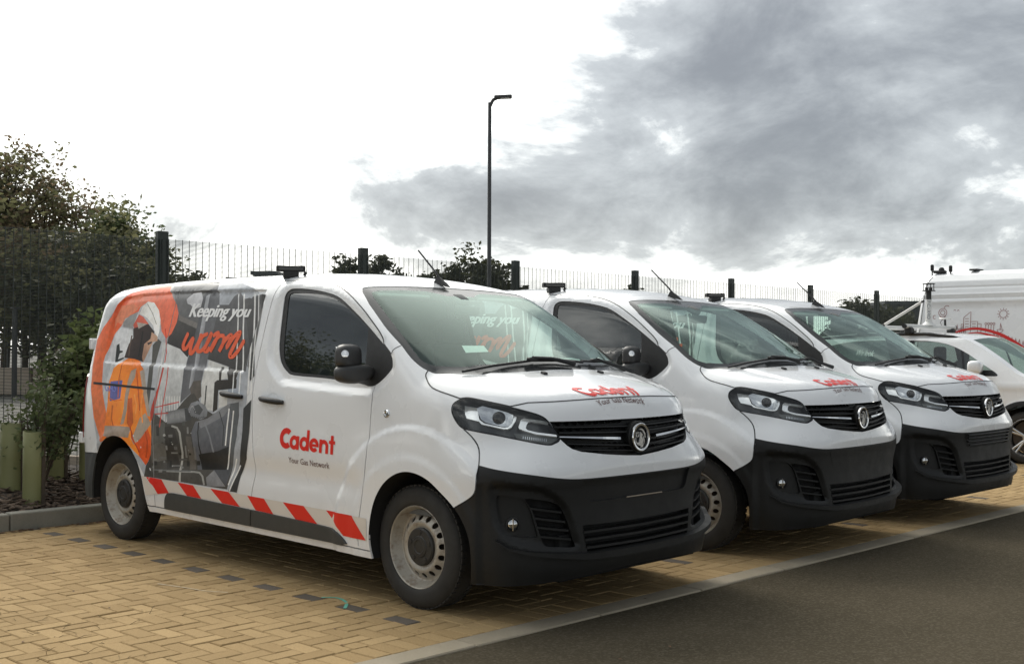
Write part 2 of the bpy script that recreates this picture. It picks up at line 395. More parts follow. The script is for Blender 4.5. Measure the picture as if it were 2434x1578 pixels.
# flat printed picture on the van side: colours and outlines in the body chart (s, z)
WRAP=[((196, 198, 200),[(-3.659,1.791),(-3.465,1.807),(-3.297,1.824),(-3.134,1.84),(-2.976,1.856),(-2.821,1.871),(-2.654,1.871),(-2.497,1.871),(-2.358,1.872),(-2.24,1.874),(-2.146,1.871),(-2.013,1.866),(-1.872,1.831),(-1.741,1.805),(-1.624,1.736),(-1.625,1.668),(-1.627,1.6),(-1.629,1.532),(-1.631,1.464),(-1.634,1.397),(-1.624,1.339),(-1.614,1.281),(-1.605,1.223),(-1.59,1.142),(-1.581,1.062),(-1.578,0.981),(-1.583,0.912),(-1.588,0.843),(-1.596,0.773),(-1.61,0.703),(-1.632,0.634),(-1.65,0.565),(-1.667,0.497),(-1.797,0.497),(-1.931,0.498),(-2.068,0.498),(-2.208,0.499),(-2.353,0.499),(-2.5,0.5),(-2.652,0.501),(-2.808,0.501),(-2.876,0.564),(-2.944,0.627),(-3.04,0.695),(-3.141,0.765),(-3.254,0.752),(-3.37,0.74),(-3.436,0.685),(-3.505,0.63),(-3.522,0.703),(-3.545,0.775),(-3.576,0.847),(-3.604,0.93),(-3.634,1.014),(-3.673,1.098),(-3.691,1.185),(-3.717,1.271),(-3.724,1.341),(-3.733,1.411),(-3.745,1.481),(-3.734,1.556),(-3.726,1.632),(-3.721,1.708)]),
((150, 150, 148),[(-3.442,1.81),(-3.284,1.824),(-3.13,1.838),(-2.98,1.851),(-2.833,1.864),(-2.666,1.865),(-2.507,1.866),(-2.366,1.868),(-2.247,1.871),(-2.202,1.843),(-2.182,1.774),(-2.195,1.707),(-2.13,1.623),(-2.067,1.541),(-2.221,1.543),(-2.378,1.544),(-2.541,1.546),(-2.622,1.618),(-2.706,1.692),(-2.791,1.768),(-2.929,1.761),(-3.07,1.755),(-3.214,1.748),(-3.362,1.742),(-3.456,1.674),(-3.556,1.604),(-3.632,1.605),(-3.567,1.674),(-3.501,1.742)]),
((108, 108, 108),[(-2.814,1.855),(-2.648,1.858),(-2.491,1.862),(-2.352,1.866),(-2.236,1.871),(-2.151,1.786),(-2.114,1.705),(-2.007,1.717),(-1.903,1.729),(-1.801,1.741),(-1.718,1.753),(-1.638,1.765),(-1.623,1.715),(-1.612,1.665),(-1.617,1.598),(-1.622,1.531),(-1.628,1.464),(-1.634,1.397),(-1.638,1.33),(-1.642,1.264),(-1.719,1.27),(-1.796,1.276),(-1.878,1.292),(-2.031,1.318),(-2.187,1.345),(-2.349,1.372),(-2.515,1.401),(-2.592,1.45),(-2.669,1.5),(-2.648,1.577),(-2.627,1.655),(-2.687,1.721),(-2.749,1.787)]),
((168, 172, 178),[(-2.231,1.867),(-2.135,1.866),(-2.006,1.863),(-1.861,1.833),(-1.741,1.805),(-1.75,1.739),(-1.83,1.749),(-1.911,1.758),(-1.993,1.702),(-2.127,1.705),(-2.156,1.784)]),
((78, 76, 73),[(-2.731,1.656),(-2.622,1.643),(-2.479,1.61),(-2.34,1.578),(-2.336,1.531),(-2.333,1.484),(-2.365,1.416),(-2.397,1.349),(-2.55,1.397),(-2.708,1.447),(-2.705,1.497),(-2.702,1.547),(-2.716,1.602)]),
((200, 200, 203),[(-2.564,1.754),(-2.494,1.794),(-2.397,1.801),(-2.349,1.756),(-2.356,1.695),(-2.436,1.682),(-2.491,1.713),(-2.537,1.722)]),
((70, 69, 68),[(-2.151,1.587),(-2.093,1.63),(-2.035,1.673),(-1.999,1.717),(-1.963,1.76),(-1.909,1.786),(-1.824,1.734),(-1.799,1.672),(-1.774,1.611),(-1.734,1.539),(-1.694,1.467),(-1.676,1.401),(-1.659,1.336),(-1.642,1.271),(-1.719,1.276),(-1.798,1.281),(-1.879,1.296),(-2.003,1.314),(-2.129,1.333),(-2.132,1.4),(-2.135,1.468),(-2.143,1.527)]),
((120, 116, 112),[(-2.622,1.643),(-2.483,1.612),(-2.348,1.582),(-2.348,1.544),(-2.48,1.576),(-2.615,1.608)]),
((104, 105, 108),[(-2.346,1.794),(-2.264,1.818),(-2.202,1.843),(-2.145,1.765),(-2.121,1.69),(-2.128,1.609),(-2.136,1.527),(-2.137,1.454),(-2.138,1.38),(-2.139,1.314),(-2.139,1.248),(-2.141,1.183),(-2.202,1.138),(-2.286,1.087),(-2.375,1.036),(-2.374,1.105),(-2.38,1.174),(-2.388,1.242),(-2.398,1.311),(-2.381,1.383),(-2.364,1.454),(-2.356,1.529),(-2.35,1.604),(-2.348,1.667),(-2.347,1.73)]),
((132, 134, 138),[(-2.315,1.77),(-2.273,1.784),(-2.265,1.704),(-2.257,1.625),(-2.25,1.547),(-2.244,1.469),(-2.242,1.394),(-2.241,1.32),(-2.24,1.247),(-2.241,1.173),(-2.284,1.135),(-2.287,1.209),(-2.29,1.283),(-2.295,1.357),(-2.3,1.431),(-2.303,1.515),(-2.306,1.6),(-2.311,1.685)]),
((206, 207, 206),[(-2.771,1.456),(-2.643,1.43),(-2.517,1.405),(-2.404,1.349),(-2.393,1.267),(-2.384,1.185),(-2.382,1.122),(-2.385,1.058),(-2.457,1.019),(-2.599,1.002),(-2.746,0.985),(-2.727,1.055),(-2.713,1.124),(-2.721,1.187),(-2.731,1.251),(-2.741,1.315),(-2.756,1.385)]),
((203, 203, 200),[(-2.122,1.333),(-1.998,1.31),(-1.877,1.289),(-1.83,1.218),(-1.965,1.194),(-1.954,1.13),(-1.949,1.066),(-1.948,1.001),(-2.041,1.005),(-2.114,1.046),(-2.122,1.118),(-2.137,1.19),(-2.129,1.261)]),
((203, 203, 200),[(-1.907,1.131),(-1.809,1.148),(-1.802,1.095),(-1.799,1.042),(-1.898,1.018),(-1.901,1.074)]),
((52, 48, 44),[(-1.954,1.201),(-1.839,1.207),(-1.727,1.213),(-1.715,1.154),(-1.817,1.145),(-1.921,1.136),(-1.913,1.073),(-1.91,1.01),(-1.962,0.99),(-1.964,1.056),(-1.97,1.121),(-1.982,1.186)]),
((58, 54, 50),[(-1.955,1.288),(-1.922,1.288),(-1.915,1.245),(-1.909,1.202),(-1.934,1.202),(-1.944,1.245)]),
((58, 54, 50),[(-1.871,1.289),(-1.719,1.27),(-1.737,1.206),(-1.825,1.204),(-1.848,1.246)]),
((58, 58, 56),[(-2.081,1.162),(-2.065,1.163),(-2.057,1.098),(-2.056,1.033),(-2.069,1.033),(-2.072,1.098)]),
((84, 84, 80),[(-2.899,1.431),(-2.84,1.478),(-2.786,1.454),(-2.797,1.384),(-2.809,1.314),(-2.796,1.237),(-2.785,1.16),(-2.783,1.084),(-2.789,1.007),(-2.799,0.929),(-2.829,0.928),(-2.829,1.005),(-2.833,1.082),(-2.845,1.159),(-2.854,1.229),(-2.864,1.298),(-2.881,1.364)]),
((215, 215, 212),[(-2.67,1.072),(-2.658,1.078),(-2.643,1.001),(-2.632,0.923),(-2.621,0.846),(-2.636,0.845),(-2.646,0.921),(-2.657,0.996)]),
((215, 215, 212),[(-2.635,1.073),(-2.623,1.079),(-2.608,1.002),(-2.597,0.925),(-2.586,0.848),(-2.601,0.847),(-2.61,0.922),(-2.621,0.998)]),
((215, 215, 212),[(-2.6,1.074),(-2.588,1.08),(-2.573,1.003),(-2.562,0.926),(-2.551,0.85),(-2.566,0.849),(-2.575,0.924),(-2.586,0.999)]),
((215, 215, 212),[(-2.565,1.075),(-2.553,1.081),(-2.538,1.005),(-2.527,0.928),(-2.516,0.851),(-2.531,0.851),(-2.541,0.925),(-2.551,1.0)]),
((215, 215, 212),[(-2.531,1.076),(-2.519,1.083),(-2.504,1.006),(-2.492,0.929),(-2.482,0.853),(-2.496,0.852),(-2.506,0.927),(-2.517,1.001)]),
((215, 215, 212),[(-2.496,1.077),(-2.484,1.084),(-2.47,1.007),(-2.458,0.931),(-2.448,0.855),(-2.462,0.854),(-2.472,0.928),(-2.482,1.003)]),
((215, 215, 212),[(-2.462,1.078),(-2.45,1.085),(-2.435,1.008),(-2.424,0.932),(-2.414,0.857),(-2.428,0.856),(-2.438,0.93),(-2.448,1.004)]),
((215, 215, 212),[(-2.428,1.079),(-2.416,1.086),(-2.401,1.01),(-2.39,0.934),(-2.38,0.858),(-2.394,0.858),(-2.404,0.931),(-2.414,1.005)]),
((215, 215, 212),[(-2.394,1.08),(-2.382,1.087),(-2.368,1.011),(-2.357,0.935),(-2.346,0.86),(-2.36,0.859),(-2.37,0.933),(-2.38,1.007)]),
((74, 72, 68),[(-2.743,0.97),(-2.642,0.932),(-2.542,0.895),(-2.467,0.951),(-2.393,1.006),(-2.323,1.06),(-2.261,1.099),(-2.202,1.138),(-2.155,1.084),(-2.112,1.031),(-2.027,0.998),(-1.958,0.979),(-1.858,1.01),(-1.76,1.039),(-1.665,1.068),(-1.658,1.023),(-1.652,0.978),(-1.664,0.897),(-1.677,0.815),(-1.695,0.732),(-1.726,0.655),(-1.754,0.578),(-1.78,0.501),(-1.917,0.501),(-2.059,0.502),(-2.204,0.502),(-2.352,0.503),(-2.505,0.503),(-2.662,0.503),(-2.823,0.504),(-2.797,0.578),(-2.769,0.652),(-2.737,0.725),(-2.734,0.807),(-2.738,0.889)]),
((92, 92, 88),[(-2.73,0.867),(-2.643,0.885),(-2.557,0.902),(-2.543,0.839),(-2.531,0.776),(-2.618,0.748),(-2.737,0.741),(-2.732,0.804)]),
((105, 103, 98),[(-2.737,0.725),(-2.632,0.755),(-2.544,0.745),(-2.547,0.692),(-2.552,0.638),(-2.642,0.621),(-2.732,0.603),(-2.735,0.664)]),
((96, 98, 101),[(-2.551,0.97),(-2.41,0.991),(-2.273,1.011),(-2.242,0.931),(-2.302,0.91),(-2.413,0.899),(-2.526,0.888)]),
((70, 72, 74),[(-2.313,1.002),(-2.259,1.011),(-2.221,0.932),(-2.289,0.918)]),
((106, 108, 112),[(-2.271,0.996),(-2.236,1.041),(-2.157,1.059),(-2.058,1.033),(-2.024,0.998),(-2.029,0.962),(-2.099,0.934),(-2.224,0.954)]),
((80, 82, 84),[(-2.205,1.02),(-2.14,1.037),(-2.081,1.003),(-2.116,0.966),(-2.186,0.977)]),
((92, 86, 80),[(-2.27,1.136),(-2.245,1.188),(-2.152,1.197),(-2.132,1.143),(-2.115,1.089),(-2.158,1.066),(-2.208,1.108),(-2.247,1.1)]),
((78, 80, 85),[(-2.211,0.845),(-2.165,0.92),(-2.021,0.948),(-1.902,1.0),(-1.787,1.05),(-1.665,1.068),(-1.661,1.023),(-1.658,0.978),(-1.668,0.896),(-1.679,0.815),(-1.695,0.732),(-1.729,0.662),(-1.763,0.591),(-1.792,0.521),(-1.876,0.567),(-1.96,0.614),(-2.052,0.607),(-2.147,0.6),(-2.164,0.682),(-2.183,0.764)]),
((128, 130, 134),[(-2.152,0.921),(-2.02,0.947),(-1.902,0.998),(-1.787,1.049),(-1.737,1.052),(-1.782,1.011),(-1.828,0.971),(-1.896,0.947),(-1.965,0.922),(-2.093,0.88)]),
((100, 103, 108),[(-2.171,0.854),(-2.099,0.876),(-2.028,0.898),(-1.945,0.919),(-1.863,0.941),(-1.893,0.861),(-2.014,0.826),(-2.139,0.791)]),
((52, 53, 55),[(-2.125,0.704),(-2.004,0.723),(-1.886,0.741),(-1.809,0.764),(-1.734,0.786),(-1.753,0.707),(-1.778,0.628),(-1.868,0.621),(-1.96,0.614),(-2.093,0.604),(-2.11,0.654)]),
((132, 133, 136),[(-2.033,0.558),(-1.947,0.612),(-1.873,0.564),(-1.799,0.517),(-1.908,0.509),(-2.02,0.502)]),
((96, 92, 86),[(-2.278,0.819),(-2.209,0.816),(-2.19,0.744),(-2.178,0.671),(-2.167,0.599),(-2.243,0.593),(-2.252,0.669),(-2.261,0.744)]),
((60, 58, 55),[(-2.553,0.865),(-2.439,0.878),(-2.404,0.82),(-2.373,0.762),(-2.429,0.744),(-2.398,0.671),(-2.368,0.599),(-2.454,0.585),(-2.54,0.571),(-2.541,0.645),(-2.538,0.719),(-2.542,0.792)]),
((170, 170, 165),[(-2.47,0.87),(-2.402,0.863),(-2.369,0.835),(-2.346,0.763),(-2.339,0.705),(-2.358,0.645),(-2.374,0.584),(-2.374,0.498),(-2.349,0.5),(-2.349,0.585),(-2.332,0.646),(-2.314,0.706),(-2.321,0.766),(-2.345,0.84),(-2.388,0.874),(-2.464,0.883)]),
((150, 150, 146),[(-2.541,0.556),(-2.421,0.563),(-2.304,0.57),(-2.189,0.577),(-2.125,0.577),(-2.09,0.559),(-2.063,0.504),(-2.043,0.509),(-2.07,0.565),(-2.115,0.588),(-2.187,0.589),(-2.302,0.582),(-2.42,0.575),(-2.54,0.568)]),
((110, 112, 112),[(-2.733,0.552),(-2.584,0.56),(-2.44,0.567),(-2.334,0.573),(-2.229,0.579),(-2.229,0.588),(-2.333,0.582),(-2.439,0.576),(-2.584,0.569),(-2.732,0.562)]),
((60, 60, 58),[(-2.671,0.866),(-2.632,0.868),(-2.624,0.801),(-2.661,0.798)]),
((96, 96, 94),[(-2.581,0.856),(-2.557,0.854),(-2.552,0.803),(-2.548,0.752),(-2.57,0.751),(-2.574,0.803)]),
((112, 112, 110),[(-2.504,0.815),(-2.447,0.82),(-2.446,0.8),(-2.499,0.797)]),
((48, 48, 46),[(-2.488,0.785),(-2.453,0.786),(-2.449,0.743),(-2.49,0.74)]),
((104, 104, 102),[(-2.429,0.737),(-2.387,0.739),(-2.389,0.72),(-2.43,0.717)]),
((126, 126, 124),[(-2.475,0.696),(-2.389,0.701),(-2.394,0.691),(-2.478,0.686)]),
((130, 130, 128),[(-2.27,0.878),(-2.248,0.881),(-2.24,0.836),(-2.263,0.835)]),
((118, 118, 116),[(-2.288,0.752),(-2.269,0.756),(-2.271,0.672),(-2.296,0.671)]),
((88, 88, 86),[(-2.378,0.658),(-2.28,0.664),(-2.284,0.652),(-2.384,0.645)]),
((110, 110, 108),[(-2.639,0.655),(-2.55,0.659),(-2.554,0.647),(-2.643,0.641)]),
((52, 52, 50),[(-2.701,0.62),(-2.665,0.62),(-2.663,0.593),(-2.704,0.59)]),
((110, 110, 108),[(-2.178,0.752),(-2.156,0.75),(-2.161,0.665),(-2.182,0.664),(-2.179,0.708)]),
((44, 44, 42),[(-2.509,0.634),(-2.48,0.638),(-2.478,0.591),(-2.509,0.589)]),
((50, 50, 48),[(-2.281,0.65),(-2.251,0.649),(-2.25,0.615),(-2.285,0.612)]),
((120, 120, 118),[(-2.468,0.607),(-2.339,0.617),(-2.343,0.608),(-2.471,0.599)]),
((126, 126, 124),[(-2.643,0.564),(-2.593,0.57),(-2.595,0.549),(-2.642,0.545)]),
((92, 92, 90),[(-2.732,0.588),(-2.705,0.593),(-2.704,0.544),(-2.734,0.542)]),
((46, 46, 44),[(-2.157,0.658),(-2.116,0.662),(-2.116,0.632),(-2.159,0.629)]),
((140, 140, 138),[(-2.544,0.737),(-2.518,0.74),(-2.52,0.708),(-2.544,0.707)]),
((86, 86, 84),[(-2.33,0.912),(-2.297,0.917),(-2.29,0.889),(-2.331,0.887)]),
((150, 150, 148),[(-2.336,0.625),(-2.34,0.622),(-2.346,0.622),(-2.35,0.625),(-2.348,0.628),(-2.342,0.63),(-2.336,0.628)]),
((38, 38, 36),[(-2.532,0.694),(-2.537,0.691),(-2.543,0.691),(-2.546,0.693),(-2.544,0.697),(-2.538,0.698),(-2.533,0.697)]),
((38, 38, 36),[(-2.342,0.69),(-2.353,0.684),(-2.368,0.683),(-2.376,0.689),(-2.371,0.698),(-2.356,0.702),(-2.343,0.698)]),
((120, 120, 118),[(-2.324,0.598),(-2.334,0.592),(-2.349,0.591),(-2.358,0.597),(-2.353,0.605),(-2.339,0.609),(-2.326,0.606)]),
((150, 150, 148),[(-2.459,0.601),(-2.465,0.597),(-2.473,0.597),(-2.478,0.601),(-2.475,0.605),(-2.467,0.607),(-2.46,0.606)]),
((120, 120, 118),[(-2.669,0.63),(-2.68,0.624),(-2.694,0.623),(-2.702,0.629),(-2.697,0.637),(-2.683,0.64),(-2.671,0.637)]),
((120, 120, 118),[(-2.719,0.566),(-2.724,0.563),(-2.731,0.563),(-2.735,0.565),(-2.733,0.569),(-2.726,0.571),(-2.72,0.57)]),
((120, 120, 118),[(-2.45,0.765),(-2.455,0.762),(-2.463,0.761),(-2.467,0.764),(-2.465,0.768),(-2.458,0.77),(-2.451,0.769)]),
((120, 120, 118),[(-2.235,0.722),(-2.241,0.718),(-2.25,0.718),(-2.255,0.722),(-2.252,0.726),(-2.244,0.729),(-2.236,0.727)]),
((120, 120, 118),[(-2.564,0.622),(-2.573,0.617),(-2.586,0.616),(-2.592,0.621),(-2.588,0.628),(-2.576,0.631),(-2.565,0.628)]),
((168, 168, 166),[(-2.205,0.839),(-2.21,0.837),(-2.216,0.837),(-2.22,0.839),(-2.218,0.843),(-2.212,0.844),(-2.207,0.843)]),
((168, 168, 166),[(-2.438,0.752),(-2.444,0.748),(-2.452,0.748),(-2.457,0.752),(-2.455,0.756),(-2.447,0.758),(-2.439,0.756)]),
((52, 52, 50),[(-2.536,0.794),(-2.545,0.788),(-2.557,0.788),(-2.565,0.793),(-2.562,0.8),(-2.55,0.803),(-2.538,0.8)]),
((150, 150, 148),[(-2.709,0.576),(-2.713,0.573),(-2.72,0.573),(-2.724,0.576),(-2.722,0.579),(-2.716,0.581),(-2.71,0.58)]),
((168, 168, 166),[(-2.538,0.806),(-2.549,0.799),(-2.565,0.799),(-2.575,0.806),(-2.571,0.814),(-2.556,0.818),(-2.542,0.814)]),
((38, 38, 36),[(-2.218,0.697),(-2.228,0.691),(-2.242,0.69),(-2.249,0.696),(-2.244,0.703),(-2.231,0.707),(-2.22,0.704)]),
((168, 170, 172),[(-2.243,0.98),(-2.247,0.978),(-2.254,0.979),(-2.256,0.982),(-2.251,0.985),(-2.244,0.984)]),
((168, 170, 172),[(-2.235,0.997),(-2.24,0.994),(-2.246,0.995),(-2.248,0.999),(-2.244,1.001),(-2.237,1.001)]),
((168, 170, 172),[(-2.227,1.009),(-2.232,1.007),(-2.238,1.007),(-2.241,1.011),(-2.236,1.013),(-2.229,1.013)]),
((168, 170, 172),[(-2.219,1.017),(-2.223,1.014),(-2.23,1.015),(-2.232,1.018),(-2.227,1.021),(-2.221,1.02)]),
((168, 170, 172),[(-2.209,1.019),(-2.214,1.017),(-2.221,1.017),(-2.223,1.021),(-2.218,1.024),(-2.211,1.023)]),
((168, 170, 172),[(-2.199,1.017),(-2.204,1.015),(-2.211,1.015),(-2.213,1.019),(-2.208,1.022),(-2.202,1.021)]),
((168, 170, 172),[(-2.189,1.011),(-2.194,1.008),(-2.2,1.009),(-2.202,1.012),(-2.198,1.015),(-2.191,1.014)]),
((168, 170, 172),[(-2.178,0.999),(-2.182,0.997),(-2.189,0.998),(-2.191,1.001),(-2.186,1.004),(-2.18,1.003)]),
((168, 170, 172),[(-2.166,0.984),(-2.171,0.981),(-2.177,0.982),(-2.179,0.985),(-2.175,0.988),(-2.168,0.987)]),
((60, 62, 64),[(-2.195,0.949),(-2.2,0.946),(-2.208,0.947),(-2.211,0.951),(-2.205,0.955),(-2.197,0.954)]),
((60, 62, 64),[(-2.171,0.948),(-2.177,0.944),(-2.185,0.945),(-2.187,0.949),(-2.182,0.953),(-2.174,0.952)]),
((60, 62, 64),[(-2.148,0.946),(-2.154,0.942),(-2.162,0.943),(-2.164,0.948),(-2.158,0.951),(-2.15,0.95)]),
((60, 62, 64),[(-2.125,0.944),(-2.13,0.941),(-2.138,0.941),(-2.141,0.946),(-2.135,0.949),(-2.127,0.948)]),
((60, 62, 64),[(-2.102,0.948),(-2.108,0.944),(-2.116,0.945),(-2.118,0.95),(-2.112,0.953),(-2.105,0.952)]),
((60, 62, 64),[(-2.08,0.951),(-2.085,0.948),(-2.093,0.949),(-2.096,0.953),(-2.09,0.957),(-2.082,0.956)]),
((60, 62, 64),[(-2.058,0.955),(-2.063,0.952),(-2.071,0.953),(-2.073,0.957),(-2.068,0.96),(-2.06,0.959)]),
((46, 47, 48),[(-2.131,0.918),(-2.134,0.849),(-2.125,0.806),(-2.117,0.762),(-2.093,0.691),(-2.079,0.693),(-2.104,0.764),(-2.121,0.85),(-2.117,0.918)]),
((130, 133, 138),[(-2.066,0.923),(-2.028,0.878),(-1.99,0.833),(-1.966,0.781),(-1.944,0.729),(-1.926,0.732),(-1.948,0.785),(-1.973,0.837),(-2.011,0.882),(-2.049,0.927)]),
((60, 62, 64),[(-1.887,0.996),(-1.856,0.948),(-1.825,0.9),(-1.825,0.84),(-1.827,0.78),(-1.817,0.781),(-1.815,0.841),(-1.815,0.901),(-1.846,0.949),(-1.877,0.998)]),
((90, 92, 96),[(-1.767,1.036),(-1.748,0.988),(-1.73,0.94),(-1.736,0.877),(-1.743,0.814),(-1.728,0.814),(-1.721,0.877),(-1.715,0.941),(-1.733,0.989),(-1.753,1.038)]),
((62, 63, 63),[(-1.609,1.029),(-1.53,1.087),(-1.528,1.018),(-1.528,0.949),(-1.529,0.88),(-1.536,0.825),(-1.545,0.77),(-1.557,0.714),(-1.597,0.655),(-1.635,0.597),(-1.652,0.543),(-1.669,0.49),(-1.767,0.491),(-1.704,0.563),(-1.671,0.629),(-1.635,0.694),(-1.62,0.756),(-1.611,0.816),(-1.604,0.877),(-1.606,0.953)]),
((105, 105, 104),[(-1.643,1.751),(-1.591,1.756),(-1.587,1.697),(-1.585,1.638),(-1.583,1.579),(-1.583,1.519),(-1.584,1.458),(-1.585,1.397),(-1.583,1.331),(-1.581,1.265),(-1.634,1.299),(-1.632,1.378),(-1.631,1.458),(-1.631,1.538),(-1.634,1.608),(-1.638,1.679)]),
((70, 70, 69),[(-1.627,1.376),(-1.585,1.397),(-1.56,1.317),(-1.536,1.238),(-1.575,1.203),(-1.597,1.247),(-1.62,1.292),(-1.624,1.334)]),
((96, 100, 103),[(-1.762,1.051),(-1.665,1.068),(-1.662,0.996),(-1.663,0.924),(-1.663,0.853),(-1.683,0.78),(-1.709,0.706),(-1.74,0.631),(-1.767,0.586),(-1.751,0.653),(-1.733,0.719),(-1.721,0.785),(-1.713,0.85),(-1.728,0.917),(-1.744,0.984)]),
((222, 222, 220),[(-1.926,1.774),(-1.897,1.695),(-1.874,1.617),(-1.851,1.54),(-1.831,1.468),(-1.812,1.396),(-1.793,1.325),(-1.779,1.255),(-1.766,1.184),(-1.755,1.114),(-1.743,1.114),(-1.754,1.184),(-1.766,1.255),(-1.78,1.325),(-1.799,1.396),(-1.818,1.467),(-1.838,1.539),(-1.861,1.617),(-1.884,1.694),(-1.913,1.773)]),
((222, 222, 220),[(-1.862,1.772),(-1.834,1.693),(-1.811,1.616),(-1.789,1.539),(-1.764,1.468),(-1.741,1.397),(-1.719,1.326),(-1.705,1.256),(-1.693,1.186),(-1.682,1.117),(-1.667,1.117),(-1.678,1.186),(-1.69,1.256),(-1.704,1.326),(-1.726,1.396),(-1.749,1.467),(-1.773,1.539),(-1.795,1.616),(-1.818,1.693),(-1.846,1.771)]),
((222, 222, 220),[(-1.735,1.768),(-1.708,1.691),(-1.686,1.614),(-1.664,1.538),(-1.649,1.468),(-1.635,1.397),(-1.621,1.327),(-1.608,1.258),(-1.596,1.189),(-1.585,1.12),(-1.568,1.12),(-1.579,1.188),(-1.591,1.257),(-1.604,1.327),(-1.617,1.397),(-1.632,1.467),(-1.647,1.538),(-1.668,1.613),(-1.69,1.69),(-1.717,1.767)]),
((222, 222, 220),[(-1.687,1.767),(-1.661,1.69),(-1.638,1.613),(-1.617,1.538),(-1.604,1.467),(-1.592,1.397),(-1.581,1.328),(-1.568,1.258),(-1.556,1.189),(-1.545,1.121),(-1.535,1.121),(-1.546,1.189),(-1.558,1.258),(-1.571,1.327),(-1.582,1.397),(-1.594,1.467),(-1.607,1.537),(-1.628,1.613),(-1.65,1.689),(-1.677,1.766)]),
((228, 228, 226),[(-1.778,1.023),(-1.783,0.963),(-1.789,0.902),(-1.793,0.842),(-1.798,0.782),(-1.783,0.782),(-1.777,0.842),(-1.774,0.902),(-1.768,0.962),(-1.763,1.022)]),
((228, 228, 226),[(-1.726,1.011),(-1.73,0.94),(-1.735,0.87),(-1.742,0.807),(-1.752,0.743),(-1.775,0.685),(-1.798,0.627),(-1.783,0.627),(-1.76,0.685),(-1.737,0.743),(-1.727,0.807),(-1.72,0.87),(-1.715,0.94),(-1.711,1.01)]),
((228, 228, 226),[(-1.678,0.706),(-1.701,0.663),(-1.723,0.619),(-1.749,0.575),(-1.774,0.531),(-1.76,0.529),(-1.734,0.574),(-1.708,0.618),(-1.686,0.662),(-1.664,0.705)]),
((228, 228, 226),[(-1.644,0.667),(-1.679,0.619),(-1.711,0.571),(-1.761,0.493),(-1.747,0.492),(-1.697,0.569),(-1.665,0.617),(-1.63,0.665)]),
((226, 118, 62),[(-3.399,1.824),(-3.231,1.847),(-3.067,1.87),(-2.965,1.869),(-2.864,1.867),(-2.77,1.783),(-2.678,1.718),(-2.632,1.655),(-2.629,1.593),(-2.671,1.512),(-2.731,1.476),(-2.816,1.532),(-2.845,1.58),(-2.874,1.627),(-2.968,1.716),(-3.093,1.753),(-3.187,1.713),(-3.204,1.677),(-3.291,1.654),(-3.379,1.631),(-3.408,1.582),(-3.489,1.517),(-3.51,1.461),(-3.532,1.406),(-3.541,1.352),(-3.549,1.298),(-3.532,1.233),(-3.517,1.168),(-3.493,1.115),(-3.474,1.063),(-3.448,1.015),(-3.423,0.967),(-3.392,0.912),(-3.361,0.857),(-3.356,0.801),(-3.353,0.745),(-3.455,0.708),(-3.514,0.785),(-3.551,0.84),(-3.59,0.895),(-3.612,0.963),(-3.637,1.03),(-3.668,1.098),(-3.69,1.185),(-3.721,1.271),(-3.73,1.338),(-3.74,1.405),(-3.753,1.472),(-3.712,1.518),(-3.679,1.564),(-3.627,1.605),(-3.577,1.646),(-3.55,1.693),(-3.522,1.739),(-3.459,1.781)]),
((236, 112, 80),[(-3.353,1.795),(-3.202,1.822),(-3.056,1.847),(-2.946,1.846),(-2.839,1.844),(-2.77,1.783),(-2.678,1.718),(-2.632,1.655),(-2.629,1.593),(-2.671,1.512),(-2.731,1.476),(-2.816,1.532),(-2.845,1.58),(-2.874,1.627),(-2.968,1.716),(-3.093,1.753),(-3.187,1.713),(-3.299,1.691),(-3.413,1.669),(-3.444,1.702),(-3.398,1.749)]),
((230, 140, 105),[(-3.472,1.728),(-3.296,1.74),(-3.213,1.698),(-3.295,1.664),(-3.379,1.631),(-3.408,1.582),(-3.484,1.604),(-3.514,1.554),(-3.532,1.629),(-3.501,1.678)]),
((150, 150, 148),[(-3.4,1.603),(-3.322,1.651),(-3.205,1.681),(-3.232,1.592),(-3.231,1.552),(-3.386,1.569)]),
((205, 206, 208),[(-3.235,1.542),(-3.418,1.566),(-3.484,1.504),(-3.497,1.447),(-3.512,1.389),(-3.525,1.299),(-3.422,1.293),(-3.437,1.217),(-3.453,1.14),(-3.477,1.063),(-3.457,1.064),(-3.416,1.125),(-3.381,1.187),(-3.331,1.252),(-3.283,1.318),(-3.276,1.342),(-3.262,1.39),(-3.249,1.439),(-3.204,1.487)]),
((40, 44, 42),[(-3.427,1.43),(-3.391,1.443),(-3.361,1.39),(-3.32,1.39),(-3.315,1.378),(-3.356,1.37),(-3.365,1.325),(-3.284,1.342),(-3.279,1.33),(-3.368,1.305),(-3.401,1.304),(-3.414,1.367)]),
((190, 62, 45),[(-2.676,1.278),(-2.655,1.27),(-2.663,1.201),(-2.671,1.133),(-2.688,1.048),(-2.71,0.975),(-2.735,0.902),(-2.782,0.896),(-2.765,0.952),(-2.749,1.008),(-2.716,1.078),(-2.69,1.147),(-2.683,1.212)]),
((200, 60, 50),[(-2.774,1.548),(-2.738,1.477),(-2.716,1.427),(-2.696,1.377),(-2.693,1.309),(-2.681,1.308),(-2.684,1.377),(-2.705,1.427),(-2.726,1.478),(-2.762,1.548)]),
((205, 70, 55),[(-2.608,1.279),(-2.599,1.222),(-2.591,1.165),(-2.595,1.09),(-2.607,1.014),(-2.619,0.937),(-2.631,0.861),(-2.62,0.861),(-2.607,0.937),(-2.595,1.013),(-2.584,1.089),(-2.58,1.165),(-2.588,1.222),(-2.596,1.278)]),
((195, 70, 60),[(-2.7,0.991),(-2.606,1.006),(-2.513,1.02),(-2.388,1.04),(-2.392,1.047),(-2.518,1.028),(-2.61,1.013),(-2.704,0.998)]),
((195, 70, 60),[(-2.695,0.945),(-2.592,0.953),(-2.52,0.96),(-2.523,0.967),(-2.594,0.961),(-2.697,0.953)]),
